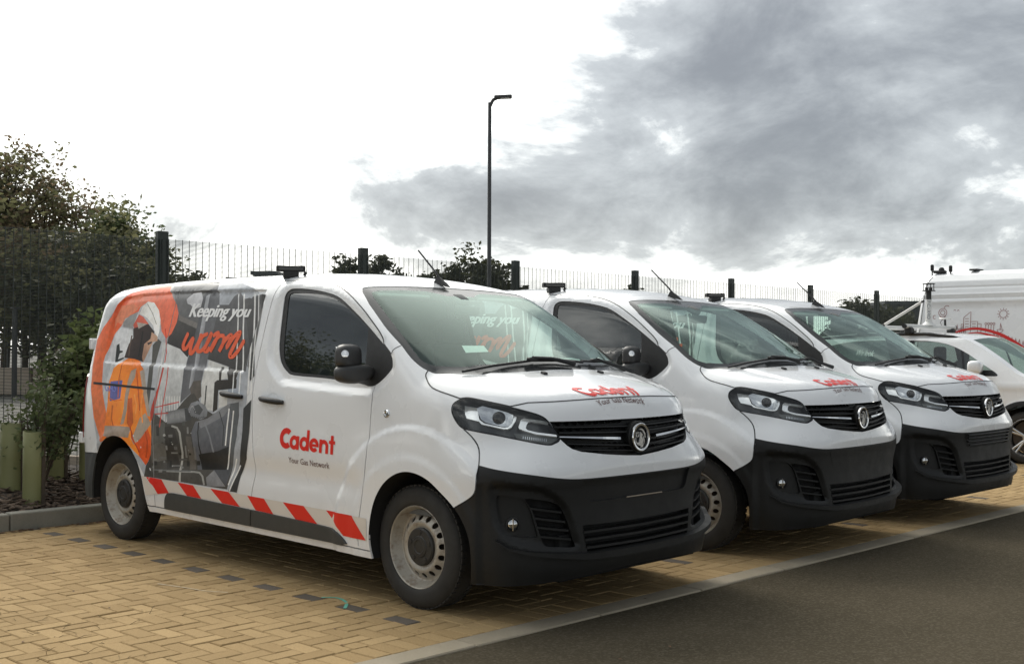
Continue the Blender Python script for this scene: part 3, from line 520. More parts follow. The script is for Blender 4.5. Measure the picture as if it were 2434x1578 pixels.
((236, 120, 32),[(-3.376,1.26),(-3.279,1.31),(-3.195,1.342),(-3.061,1.328),(-2.944,1.266),(-2.903,1.193),(-2.863,1.12),(-2.827,1.063),(-2.794,1.006),(-2.769,0.95),(-2.746,0.893),(-2.737,0.836),(-2.73,0.779),(-2.733,0.722),(-2.742,0.664),(-2.8,0.584),(-2.882,0.639),(-3.0,0.694),(-3.069,0.727),(-3.141,0.761),(-3.255,0.77),(-3.37,0.744),(-3.43,0.708),(-3.42,0.765),(-3.416,0.822),(-3.403,0.904),(-3.392,0.985),(-3.394,1.074),(-3.406,1.162),(-3.39,1.211)]),
((222, 92, 40),[(-2.935,0.737),(-2.877,0.81),(-2.823,0.882),(-2.776,0.831),(-2.732,0.779),(-2.734,0.722),(-2.742,0.664),(-2.8,0.584),(-2.882,0.639),(-2.908,0.688)]),
((205, 95, 30),[(-3.095,1.043),(-3.034,1.053),(-3.012,0.963),(-2.992,0.874),(-3.034,0.825),(-3.086,0.87),(-3.09,0.956)]),
((168, 152, 138),[(-3.109,1.244),(-3.038,1.265),(-3.034,1.202),(-3.079,1.138),(-3.085,1.09),(-3.095,1.043),(-3.098,0.956),(-3.115,0.908),(-3.133,0.86),(-3.18,0.85),(-3.163,0.906),(-3.146,0.962),(-3.143,1.018),(-3.141,1.073),(-3.133,1.121),(-3.13,1.168)]),
((158, 142, 128),[(-3.412,0.832),(-3.294,0.837),(-3.179,0.842),(-3.027,0.841),(-3.037,0.766),(-3.141,0.763),(-3.255,0.77),(-3.353,0.751),(-3.417,0.758)]),
((170, 155, 140),[(-2.904,0.913),(-2.832,0.951),(-2.744,0.878),(-2.807,0.825),(-2.874,0.771),(-2.959,0.72),(-2.998,0.765),(-2.949,0.839)]),
((175, 160, 145),[(-2.982,1.242),(-2.926,1.259),(-2.886,1.189),(-2.848,1.12),(-2.814,1.057),(-2.784,0.994),(-2.756,0.931),(-2.799,0.929),(-2.84,1.009),(-2.886,1.088),(-2.932,1.165)]),
((96, 100, 165),[(-3.385,1.161),(-3.209,1.174),(-3.205,1.108),(-3.208,1.041),(-3.361,1.016),(-3.369,1.089)]),
((66, 52, 46),[(-3.228,1.552),(-3.166,1.587),(-3.022,1.586),(-2.914,1.529),(-2.917,1.478),(-3.005,1.447),(-2.994,1.378),(-2.984,1.309),(-3.126,1.331),(-3.277,1.338),(-3.263,1.388),(-3.249,1.439),(-3.201,1.487)]),
((168, 128, 104),[(-2.951,1.526),(-2.854,1.494),(-2.846,1.461),(-2.905,1.454),(-2.937,1.392),(-2.962,1.349),(-2.987,1.306),(-3.017,1.344),(-3.02,1.391),(-3.023,1.439),(-2.948,1.478)]),
((60, 50, 46),[(-2.982,1.447),(-2.917,1.458),(-2.92,1.447),(-2.963,1.431)]),
((225, 222, 214),[(-3.182,1.664),(-3.157,1.717),(-3.092,1.751),(-3.002,1.741),(-2.911,1.683),(-2.86,1.611),(-2.847,1.533),(-2.853,1.49),(-2.893,1.513),(-2.957,1.577),(-3.057,1.63)]),
((203, 88, 66),[(-3.24,1.58),(-3.187,1.658),(-3.116,1.639),(-3.019,1.586),(-3.157,1.567),(-3.217,1.556)]),
((180, 170, 160),[(-3.195,1.6),(-3.038,1.586),(-3.15,1.551)]),
((205, 96, 24),[(-3.268,1.302),(-3.271,1.246),(-3.275,1.19),(-3.258,1.118),(-3.249,1.046),(-3.233,1.046),(-3.242,1.118),(-3.259,1.189),(-3.255,1.245),(-3.252,1.301)]),
((205, 92, 24),[(-3.041,1.248),(-3.006,1.182),(-2.972,1.117),(-2.943,1.04),(-2.919,0.963),(-2.901,0.964),(-2.925,1.041),(-2.953,1.118),(-2.987,1.184),(-3.023,1.25)]),
((255, 160, 70),[(-2.9,1.112),(-2.902,1.049),(-2.907,0.987),(-2.888,0.933),(-2.87,0.879),(-2.852,0.881),(-2.87,0.934),(-2.889,0.987),(-2.884,1.049),(-2.882,1.111)]),
((206, 98, 26),[(-3.323,0.988),(-3.324,0.939),(-3.326,0.891),(-3.294,0.835),(-3.275,0.838),(-3.306,0.892),(-3.303,0.988)]),
((186, 74, 30),[(-3.044,0.839),(-2.991,0.763),(-2.937,0.715),(-2.887,0.668),(-2.87,0.673),(-2.92,0.72),(-2.974,0.768),(-3.026,0.843)]),
((190, 76, 32),[(-2.825,0.82),(-2.791,0.745),(-2.801,0.691),(-2.814,0.636),(-2.796,0.637),(-2.783,0.692),(-2.773,0.747),(-2.807,0.822)]),
((214, 104, 30),[(-3.391,1.038),(-3.286,1.017),(-3.172,1.029),(-3.175,1.035),(-3.285,1.024),(-3.386,1.044)]),
((255, 165, 80),[(-3.015,1.076),(-2.97,1.0),(-2.977,0.938),(-2.961,0.938),(-2.954,1.001),(-3.0,1.078)]),
((92, 76, 68),[(-3.237,1.504),(-3.237,1.423),(-3.224,1.351),(-3.204,1.35),(-3.217,1.422),(-3.217,1.502)]),
((30, 24, 22),[(-3.091,1.535),(-3.086,1.483),(-3.081,1.432),(-3.079,1.344),(-3.056,1.343),(-3.059,1.43),(-3.064,1.482),(-3.069,1.533)]),
((178, 176, 170),[(-3.106,1.734),(-2.996,1.66),(-2.909,1.579),(-2.899,1.581),(-2.986,1.662),(-3.096,1.737)])]
WRAP_GRAD={0:((168,172,178),(-2.756,1.861),(-2.447,0.944),0),1:((118,118,118),(-2.756,1.861),(-2.628,1.546),0),2:((70,69,68),(-2.333,1.847),(-2.125,1.322),0),4:((48,46,45),(-2.535,1.607),(-2.518,1.408),0),6:((100,100,101),(-1.997,1.338),(-1.911,1.758),0),8:((62,63,66),(-2.203,1.543),(-2.486,1.591),0),9:((172,174,178),(-2.244,1.618),(-2.341,1.619),1),10:((182,184,184),(-2.644,1.393),(-2.529,1.016),0),30:((150,152,154),(-2.399,0.898),(-2.411,0.994),1),32:((142,145,150),(-2.166,0.927),(-2.115,1.053),0),35:((108,111,118),(-1.895,0.576),(-2.035,0.962),0),38:((34,35,36),(-1.886,0.734),(-1.96,0.614),0),113:((236,96,62),(-3.368,0.905),(-3.06,1.856),0),114:((244,138,104),(-2.658,1.624),(-3.213,1.844),0),117:((228,229,230),(-3.478,1.307),(-3.273,1.536),0),124:((252,148,48),(-3.353,0.745),(-2.919,1.196),1),132:((38,30,28),(-3.208,1.535),(-2.974,1.344),0),133:((205,165,138),(-2.993,1.313),(-2.856,1.478),0),135:((255,254,250),(-3.177,1.616),(-2.965,1.708),0),136:((225,110,86),(-3.218,1.56),(-3.088,1.631),0)}
WARM=[[(-2.444,1.518),(-2.469,1.469),(-2.481,1.431),(-2.457,1.405),(-2.422,1.42),(-2.371,1.48),(-2.379,1.416),(-2.367,1.375),(-2.334,1.39),(-2.291,1.454),(-2.274,1.512)],
[(-2.19,1.509),(-2.252,1.491),(-2.289,1.431),(-2.275,1.391),(-2.221,1.402),(-2.167,1.461),(-2.149,1.514),(-2.182,1.446),(-2.192,1.398),(-2.162,1.391),(-2.138,1.417)],
[(-2.124,1.494),(-2.068,1.514),(-2.075,1.468),(-2.1,1.424),(-2.123,1.393),(-2.089,1.459),(-2.037,1.494),(-1.984,1.491)],
[(-1.982,1.493),(-1.985,1.439),(-2.015,1.39),(-1.972,1.457),(-1.918,1.498),(-1.904,1.479),(-1.932,1.416),(-1.881,1.475),(-1.826,1.514),(-1.808,1.507),(-1.839,1.446),(-1.878,1.371),(-1.841,1.357),(-1.781,1.407),(-1.738,1.467)]]
M['script'] = simple('script_vinyl', srgb((236, 98, 52)), 0.35, var=0.04)
M['patch_letter'] = simple('patch_letter', srgb((130, 140, 215)), 0.4)
M['mirror_black'] = simple('mirror_plastic', (0.040, 0.040, 0.040), 0.45, bump=0.1, bscale=400)
# ------------------------------------------------------------------ panel van: outlines in the chart (s along the body, z up)
SC_END = XB + RS*math.pi/2            # s of the front centre line
SR_END = XR - RS*math.pi/2
def dens(P, step=0.02, closed=True):
    P = [np.array(p, float) for p in P]; out = []
    n = len(P)
    for i in range(n if closed else n-1):
        a, b = P[i], P[(i+1) % n]; k = max(1, int(math.ceil(np.linalg.norm(b-a)/step)))
        for j in range(k): out.append(a+(b-a)*j/k)
    if not closed: out.append(P[-1])
    return np.array(out)
def crom(P, sub=4, closed=False):
    P = [np.array(p, float) for p in P]; n = len(P); out = []
    for i in range(n if closed else n-1):
        p0 = P[(i-1) % n] if (closed or i > 0) else P[i]; p1 = P[i]; p2 = P[(i+1) % n]
        p3 = P[(i+2) % n] if (closed or i+2 < n) else p2
        for j in range(sub):
            t = j/sub
            out.append(0.5*((2*p1)+(-p0+p2)*t+(2*p0-5*p1+4*p2-p3)*t*t+(-p0+3*p1-3*p2+p3)*t**3))
    if not closed: out.append(P[-1])
    return np.array(out)
def pip(Q, poly):
    Q = np.asarray(Q, float); P = np.asarray(poly, float)
    x, y = Q[:, 0], Q[:, 1]; ins = np.zeros(len(Q), bool)
    a = P; b = np.roll(P, -1, 0)
    for (ax, ay), (bx, by) in zip(a, b):
        if ay == by: continue
        c = ((ay > y) != (by > y)) & (x < (bx-ax)*(y-ay)/(by-ay)+ax)
        ins ^= c
    return ins
def segdist(Q, P, closed=True):
    Q = np.asarray(Q, float); P = np.asarray(P, float); d = np.full(len(Q), 1e9)
    m = len(P) if closed else len(P)-1
    for i in range(m):
        a = P[i]; b = P[(i+1) % len(P)]; ab = b-a; L = ab@ab
        if L < 1e-14: continue
        t = np.clip(((Q-a)@ab)/L, 0, 1)
        d = np.minimum(d, np.linalg.norm(Q-a-t[:, None]*ab, axis=1))
    return d
def sstep(x): x = np.clip(x, 0, 1); return x*x*(3-2*x)
def offset(P, d):
    P = np.asarray(P, float); t = np.roll(P, -1, 0)-np.roll(P, 1, 0); t /= np.maximum(np.linalg.norm(t, axis=1, keepdims=True), 1e-9)
    area = 0.5*np.sum(P[:, 0]*np.roll(P[:, 1], -1)-np.roll(P[:, 0], -1)*P[:, 1])
    n = np.stack([-t[:, 1], t[:, 0]], 1)*(1 if area > 0 else -1)
    return P+n*d

ARCH_F = crom([(-.312,.24),(-.330,.344),(-.314,.476),(-.270,.587),(-.198,.670),(-.105,.726),(-.010,.750),(.086,.744),(.171,.715),(.254,.660),(.340,.590),(.398,.51),(.430,.42),(.438,.30),(.430,.205)], 4)
ARCH_R = crom([(-3.60,.28),(-3.59,.40),(-3.562,.52),(-3.518,.622),(-3.455,.695),(-3.365,.747),(-3.259,.768),(-3.145,.758),(-3.035,.710),(-2.944,.627),(-2.872,.515),(-2.817,.38),(-2.783,.291),(-2.761,.262)], 4)
TOP_REAR = [(SR_END,1.80),(-4.6,1.80),(-4.2,1.805),(-3.9,1.822),(-3.6,1.853),(-3.2,1.868),(-2.8,1.868),(-2.2,1.863),(-1.5,1.850)]
DOOR_TOP = crom([(-1.5,1.850),(-1.44,1.846),(-1.27,1.840),(-1.108,1.829),(-.922,1.798),(-.758,1.742),(-.594,1.653),(-.467,1.567),(-.39,1.51),(-.352,1.472),(-.342,1.441)], 3)
AP_SEAM = [(-.342,1.441),(-.30,1.410),(-.261,1.383),(-.230,1.417),(-.205,1.432)]
WS_LOW = crom([(-.205,1.432),(-.106,1.361),(-.027,1.315),(.022,1.293)], 3)
BON_EDGE = crom([(.022,1.293),(.030,1.266),(.074,1.229),(.124,1.203),(.185,1.186),(.25,1.171),(.318,1.153)], 3)
HL = crom([(.283,1.100),(.289,1.128),(.318,1.150),(.348,1.157),(.392,1.154),(.504,1.133),(.592,1.115),(.703,1.087),(.761,1.068),(.797,1.044),(.830,1.000),(.866,.944),(.832,.921),(.800,.915),(.735,.925),(.628,.947),(.522,.968),(.413,.986),(.363,.996),(.335,1.013),(.309,1.042),(.290,1.074)], 3, True)
NOSE3 = [(.565,-.721,1.121),(.597,-.655,1.133),(.655,-.530,1.1365),(.705,-.385,1.143),(.735,-.222,1.149),(.747,0,1.151)]
def to_s(x, y): return to_chart(np.array([[x, y, 0.0]]))[0][0]
NOSE_T = [(to_s(a, b), c) for a, b, c in NOSE3]; NOSE_T[-1] = (SC_END, 1.151)
hl_top = [p for p in HL if p[1] > 1.10 and .318 <= p[0] <= .590]
hl_top = sorted([tuple(p) for p in hl_top])
NOSE_ST = [(.592,1.115)] + NOSE_T[1:]
GR = np.array([(.830,1.000),(.806,1.0365),(1.023,1.035),(1.25,1.0345),(SC_END,1.034),(SC_END,.832),(1.327,.842),(1.149,.857),(.990,.877),(.934,.893),(.905,.911),(.880,.932),(.866,.944)])
WIN = crom([(-1.326,1.359),(-1.358,1.441),(-1.380,1.60),(-1.394,1.735),(-1.368,1.782),(-1.290,1.790),(-1.113,1.776),(-.949,1.750),(-.818,1.713),(-.651,1.628),(-.516,1.549),(-.386,1.466),(-.342,1.436),(-.261,1.376),(-.238,1.335),(-.239,1.297),(-.303,1.238),(-.363,1.205),(-.420,1.199),(-.502,1.213),(-.814,1.235),(-1.143,1.247),(-1.228,1.270),(-1.290,1.312)], 3, True)
GLS = crom([(-1.283,1.352),(-1.312,1.45),(-1.338,1.62),(-1.352,1.728),(-1.325,1.764),(-1.106,1.756),(-.967,1.738),(-.835,1.700),(-.646,1.611),(-.530,1.545),(-.505,1.512),(-.482,1.341),(-.470,1.240),(-.50,1.230),(-.80,1.252),(-1.147,1.266),(-1.221,1.290)], 3, True)
BULGE = crom([(-1.402,1.809),(-1.438,1.726),(-1.462,1.538),(-1.440,1.345),(-1.380,1.270),(-1.297,1.215),(-1.22,1.183),(-.9,1.165),(-.610,1.150),(-.411,1.147),(-.27,1.19),(-.19,1.27),(-.20,1.36),(-.30,1.46),(-.55,1.625),(-.80,1.75),(-.95,1.79),(-1.15,1.812),(-1.30,1.82)], 3, True)
RECESS = crom([(-3.542,1.34),(-3.520,1.302),(-3.46,1.293),(-3.2,1.291),(-2.71,1.281),(-2.2,1.268),(-1.70,1.253),(-1.664,1.27),(-1.640,1.397),(-1.60,1.60),(-1.583,1.72),(-1.593,1.775),(-1.64,1.795),(-2.2,1.806),(-2.674,1.816),(-3.1,1.812),(-3.379,1.797),(-3.48,1.765),(-3.53,1.70),(-3.545,1.55)], 3, True)
SD_REAR = crom([(-2.689,1.869),(-2.692,1.78),(-2.700,1.687),(-2.708,1.501),(-2.708,1.316),(-2.712,1.162),(-2.709,.910),(-2.706,.513),(-2.70,.376),(-2.695,.30)], 3)
SD_FRONT = crom([(-1.462,1.848),(-1.475,1.79),(-1.498,1.691),(-1.522,1.432),(-1.530,1.190),(-1.506,.957),(-1.474,.72),(-1.474,.62),(-1.505,.482),(-1.502,.30)], 3)
FD_FRONT = crom([(-.363,1.207),(-.348,1.15),(-.345,1.055),(-.348,.825),(-.384,.593),(-.421,.412),(-.424,.30)], 3)
SILL = np.array([(-2.79,.302),(-1.5,.291),(-.42,.283),(-.322,.281)])
BUMP = crom([(.363,.996),(.411,.957),(.456,.898),(.470,.820),(.466,.74),(.455,.674),(.409,.632),(.340,.590)], 3)
WB = crom([(.470,.818),(.561,.800),(.709,.776),(.845,.752),(.967,.740),(1.2,.737),(SC_END,.736)], 3)
REAR_S = np.array([(-3.80,1.836),(-3.80,.62)])
RB_TOP = np.array([(SR_END,.60),(-3.80,.61),(-3.518,.622)])
PLATE = crom([(.985,.730),(.995,.705),(1.012,.655),(1.035,.622),(1.09,.614),(1.3,.613),(SC_END,.613)], 2)
PLATE = np.vstack([PLATE, [(SC_END,.727),(1.2,.728)]])
CGR = crom([(.684,.650),(.749,.643),(.801,.633),(.850,.610),(.876,.573),(.900,.521),(.918,.469),(.931,.426),(.942,.390),(.857,.396),(.790,.404),(.772,.420),(.762,.446),(.742,.513),(.717,.597)], 2, True)
FOG = crom([(.555,.655),(.572,.668),(.668,.655),(.708,.600),(.728,.53),(.744,.470),(.740,.452),(.700,.452),(.612,.464),(.578,.492),(.555,.60)], 2, True)
LGR = np.array([(.990,.497),(1.117,.493),(1.3,.489),(SC_END,.488),(SC_END,.338),(1.2,.342),(1.022,.346),(1.010,.39),(.998,.44)])
POD = crom([(.525,.70),(.56,.735),(.70,.722),(.80,.69),(.90,.60),(.955,.45),(.965,.385),(.85,.380),(.74,.395),(.62,.430),(.545,.52)], 3, True)
MOULD = crom([(-2.552,.300),(-2.545,.36),(-2.52,.400),(-2.447,.417),(-2.0,.407),(-1.505,.396),(-1.1,.386),(-.749,.374),(-.646,.362),(-.572,.331),(-.530,.296)], 3)
MOULD = np.vstack([MOULD, [(-.60,.286),(-1.5,.293)]])

def chart_out(s):
    ox, dx, dy = chart_ray(s); return np.stack([dx, dy, np.zeros_like(dx)], -1)
def disp(S):
    s, z = S[:, 0], S[:, 1]; d = np.zeros(len(S))
    def sd(poly):
        return np.where(pip(S, poly), 1, -1)*segdist(S, poly)
    near = (s > -1.6) & (s < -.1) & (z > 1.1)
    if near.any():
        q = S[near]; sdw = np.where(pip(q, BULGE), segdist(q, BULGE), 0)
        d[near] -= 0.020*sstep(sdw/0.045)
    near = (s > -3.7) & (s < -1.5) & (z > 1.2)
    if near.any():
        q = S[near]; sdr = np.where(pip(q, RECESS), segdist(q, RECESS), 0)
        d[near] -= 0.016*sstep(sdr/0.014)
    r = np.hypot(s-.0, z-.335)
    w = (s < .47) & (s > -.9)
    d += np.where(w, 0.013*sstep((.675-r)/.042)+0.006*sstep((.515-r)/.04), 0)
    rr = np.hypot((s+3.2), z-.34)
    d += np.where(s < -2.4, 0.010*sstep((.50-rr)/.03), 0)
    lo = (s > -2.75) & (s < -.36)
    d += np.where(lo, -0.012*np.exp(-((z-.645)/.075)**2)*sstep((s+2.75)/.2)*sstep((-.36-s)/.15), 0)
    near = (s > .5) & (z < .76) & (z > .36)
    if near.any():
        q = S[near]; sp = np.where(pip(q, POD), segdist(q, POD), 0)
        d[near] -= 0.022*sstep(sp/0.03)
    d += np.where(s > .47, 0.004*sstep((.815-z)/.012)*sstep((z-.70)/.01), 0)
    return d
def surf(S, lift=0.0):
    S = np.asarray(S, float)
    P = body_side(S[:, 0], S[:, 1])
    return P+chart_out(S[:, 0])*(disp(S)+np.asarray(lift))[:, None]

def run_cdt(polys, lines, pts, dom=None, guard=0.005):
    """constrained triangulation in 2D of outlines, open lines and filling points"""
    V = []; E = []; idx = {}
    def vid(p):
        k = (round(float(p[0]), 5), round(float(p[1]), 5))
        if k not in idx: idx[k] = len(V); V.append(k)
        return idx[k]
    for P, cl in [(p, True) for p in polys]+[(l, False) for l in lines]:
        ids = [vid(p) for p in P]
        for a, b in zip(ids, ids[1:]+([ids[0]] if cl else [])):
            if a != b: E.append((a, b))
    n0 = len(V)
    if len(pts):
        kd = KDTree(n0)
        for i, v in enumerate(V): kd.insert((v[0], v[1], 0), i)
        kd.balance()
        ok = pip(pts, dom) if dom is not None else np.ones(len(pts), bool)
        for p in np.asarray(pts)[ok]:
            if kd.find((p[0], p[1], 0))[2] > guard: V.append((float(p[0]), float(p[1])))
    r = delaunay_2d_cdt([Vector(v) for v in V], E, [], 0, 1e-6)
    VV = np.array([(v.x, v.y) for v in r[0]])
    T = np.array([f for f in r[2] if len(f) == 3], int)
    return VV, T
def vnormals(P, T):
    n = np.cross(P[T[:, 1]]-P[T[:, 0]], P[T[:, 2]]-P[T[:, 0]])
    N = np.zeros_like(P)
    for k in range(3): np.add.at(N, T[:, k], n)
    return N/np.maximum(np.linalg.norm(N, axis=1, keepdims=True), 1e-12)
def sheet(P, N, T, lip=0.012, no_lip=None, inset=0.0, rev=False):
    """a panel from triangles T with turned-in edges; returns verts, faces, normals"""
    used = np.unique(T); rm = -np.ones(len(P), int); rm[used] = np.arange(len(used))
    V = P[used]-N[used]*inset; NN = N[used]; F = rm[T]
    ed = {}
    for f in F:
        for a, b in ((f[0], f[1]), (f[1], f[2]), (f[2], f[0])):
            k = (min(a, b), max(a, b)); ed[k] = None if k in ed else (a, b)
    VL = [V]; NL = [NN]; FL = [tuple(f) for f in F]; base = len(V)
    if lip > 0:
        ev = []; en = []
        for k, ab in ed.items():
            if ab is None: continue
            a, b = ab
            if no_lip is not None and no_lip(V[a], V[b]): continue
            t = V[b]-V[a]; L = np.linalg.norm(t)
            if L < 1e-9: continue
            out = np.cross(t/L, NN[a])
            ev += [V[a], V[b], V[b]-NN[b]*lip, V[a]-NN[a]*lip]; en += [out]*4
            FL.append((base+3, base+2, base+1, base)); base += 4
        if ev: VL.append(np.array(ev)); NL.append(np.array(en))
    return np.vstack(VL), FL, np.vstack(NL)
def mirror_y(vfn):
    V, F, N = vfn
    m = np.array([1, -1, 1.0])
    return V*m, [f[::-1] for f in F], N*m
def join(*parts):
    V = []; F = []; N = []; b = 0
    for v, f, n in parts:
        V.append(v); N.append(n); F += [tuple(i+b for i in q) for q in f]; b += len(v)
    return np.vstack(V), F, np.vstack(N)
def centre_edge(a, b): return abs(a[1]) < 2e-3 and abs(b[1]) < 2e-3 

def overlay(polys, lift, lip=0.0, step=0.03, extra=()):
    """closed outlines in the chart laid on the body surface as a sheet"""
    polys = [dens(p, step) for p in polys]
    allp = np.vstack(polys); lo = allp.min(0); hi = allp.max(0)
    gx, gz = np.meshgrid(np.arange(lo[0]+step/2, hi[0], step), np.arange(lo[1]+step/2, hi[1], step))
    g = np.stack([gx.ravel(), gz.ravel()], 1)
    keep = np.zeros(len(g), bool)
    for p in polys: keep |= pip(g, p)
    V, T = run_cdt(polys, list(extra), g[keep], None, step*.25)
    c = V[T].mean(1); ins = np.zeros(len(T), bool)
    for p in polys: ins |= pip(c, p)
    T = T[ins]
    P = surf(V, lift(V) if callable(lift) else lift); N = vnormals(P, T)
    o = chart_out(V[:, 0]); flip = np.sum(N*o, 1).sum() < 0
    if flip: T = T[:, ::-1]; N = -N
    return sheet(P, N, T, lip)
def put(name, vfn, mat, parent, smooth=True):
    return mk(name, vfn[0], vfn[1], mat, parent, smooth, normals=vfn[2])

# ---- glyph outlines -----------------------------------------------------------------
def ring(cx, cy, ro, ri, a0=0, a1=360, n=26, ax=1.0):
    A = np.radians(np.linspace(a0, a1, n)); 
    o = np.stack([cx+ro*ax*np.cos(A), cy+ro*np.sin(A)], 1); i = np.stack([cx+ri*ax*np.cos(A), cy+ri*np.sin(A)], 1)
    if abs(a1-a0) >= 360:  # cut into two halves so each is a simple polygon
        h = n//2+1
        return [np.vstack([o[:h], i[:h][::-1]]), np.vstack([o[h-1:], i[h-1:][::-1]])]
    return [np.vstack([o, i[::-1]])]
def rect(x0, y0, x1, y1): return [np.array([(x0, y0), (x1, y0), (x1, y1), (x0, y1)], float)]
def cadent_polys(wt=1.0):
    """the company wordmark in heavy geometric letters, cap height 1"""
    G = []; b = .205*wt
    G += ring(.52, .5, .52, .52-.275*wt, 48, 312, 30)
    x = .83
    def rnd(x): return ring(x+.34, .345, .355, .355-b, 0, 360, 30)
    G += rnd(x) + rect(x+.72-b, 0, x+.72, .69); x += .78
    G += rnd(x) + rect(x+.72-b, 0, x+.72, 1.06); x += .76
    G += ring(x+.34, .345, .355, .355-b, 8, 318, 30) + rect(x+.06, .335-.065*wt, x+.69, .335+.065*wt); x += .74
    G += rect(x, 0, x+b, .69) + ring(x+.345, .355, .335, .335-b, 0, 180, 20) + rect(x+.68-b, 0, x+.68, .36); x += .72
    G += rect(x+.225-b/2, 0, x+.225+b/2, .95) + rect(x, .605-.085*wt, x+.45, .605+.085*wt)
    return G, x+.45
def font_tris(body, shear=0.0, embolden=0.0, spacing=1.0):
    cu = bpy.data.curves.new('lettering', 'FONT'); cu.body = body; cu.size = 1; cu.shear = shear; cu.offset = embolden
    cu.resolution_u = 3; cu.space_character = spacing; cu.fill_mode = 'BOTH'
    o = bpy.data.objects.new('lettering', cu); COL.objects.link(o)
    dg = bpy.context.evaluated_depsgraph_get(); dg.update()
    me = o.evaluated_get(dg).to_mesh()
    V = np.array([v.co[:2] for v in me.vertices]); me.calc_loop_triangles()
    T = np.array([t.vertices[:] for t in me.loop_triangles], int)
    o.evaluated_get(dg).to_mesh_clear()
    bpy.data.objects.remove(o); bpy.data.curves.remove(cu)
    n = np.cross(np.c_[V[T[:, 1]]-V[T[:, 0]], np.zeros(len(T))], np.c_[V[T[:, 2]]-V[T[:, 0]], np.zeros(len(T))])[:, 2]
    T[n < 0] = T[n < 0][:, ::-1]
    return V, T
def polys_tris(polys, step=0.2):
    polys = [dens(p, step) for p in polys]
    lo = np.vstack(polys).min(0); hi = np.vstack(polys).max(0)
    gx, gy = np.meshgrid(np.arange(lo[0], hi[0], step*.8), np.arange(lo[1], hi[1], step*.8)); g = np.stack([gx.ravel(), gy.ravel()], 1)
    keep = np.zeros(len(g), bool)
    for p in polys: keep |= pip(g, p)
    V, T = run_cdt(polys, [], g[keep], None, step*.2)
    c = V[T].mean(1); ins = np.zeros(len(T), bool)
    for p in polys: ins |= pip(c, p)
    return V, T[ins]
def fit(V, lo, hi, mn=None, mx=None):
    mn = V.min(0) if mn is None else np.array(mn); mx = V.max(0) if mx is None else np.array(mx)
    u = (V-mn)/(mx-mn)
    return u
def quadmap(u, bl, br, tr, tl):
    bl, br, tr, tl = (np.array(q, float) for q in (bl, br, tr, tl))
    a = u[:, :1]; b = u[:, 1:2]
    return bl*(1-a)*(1-b)+br*a*(1-b)+tr*a*b+tl*(1-a)*b

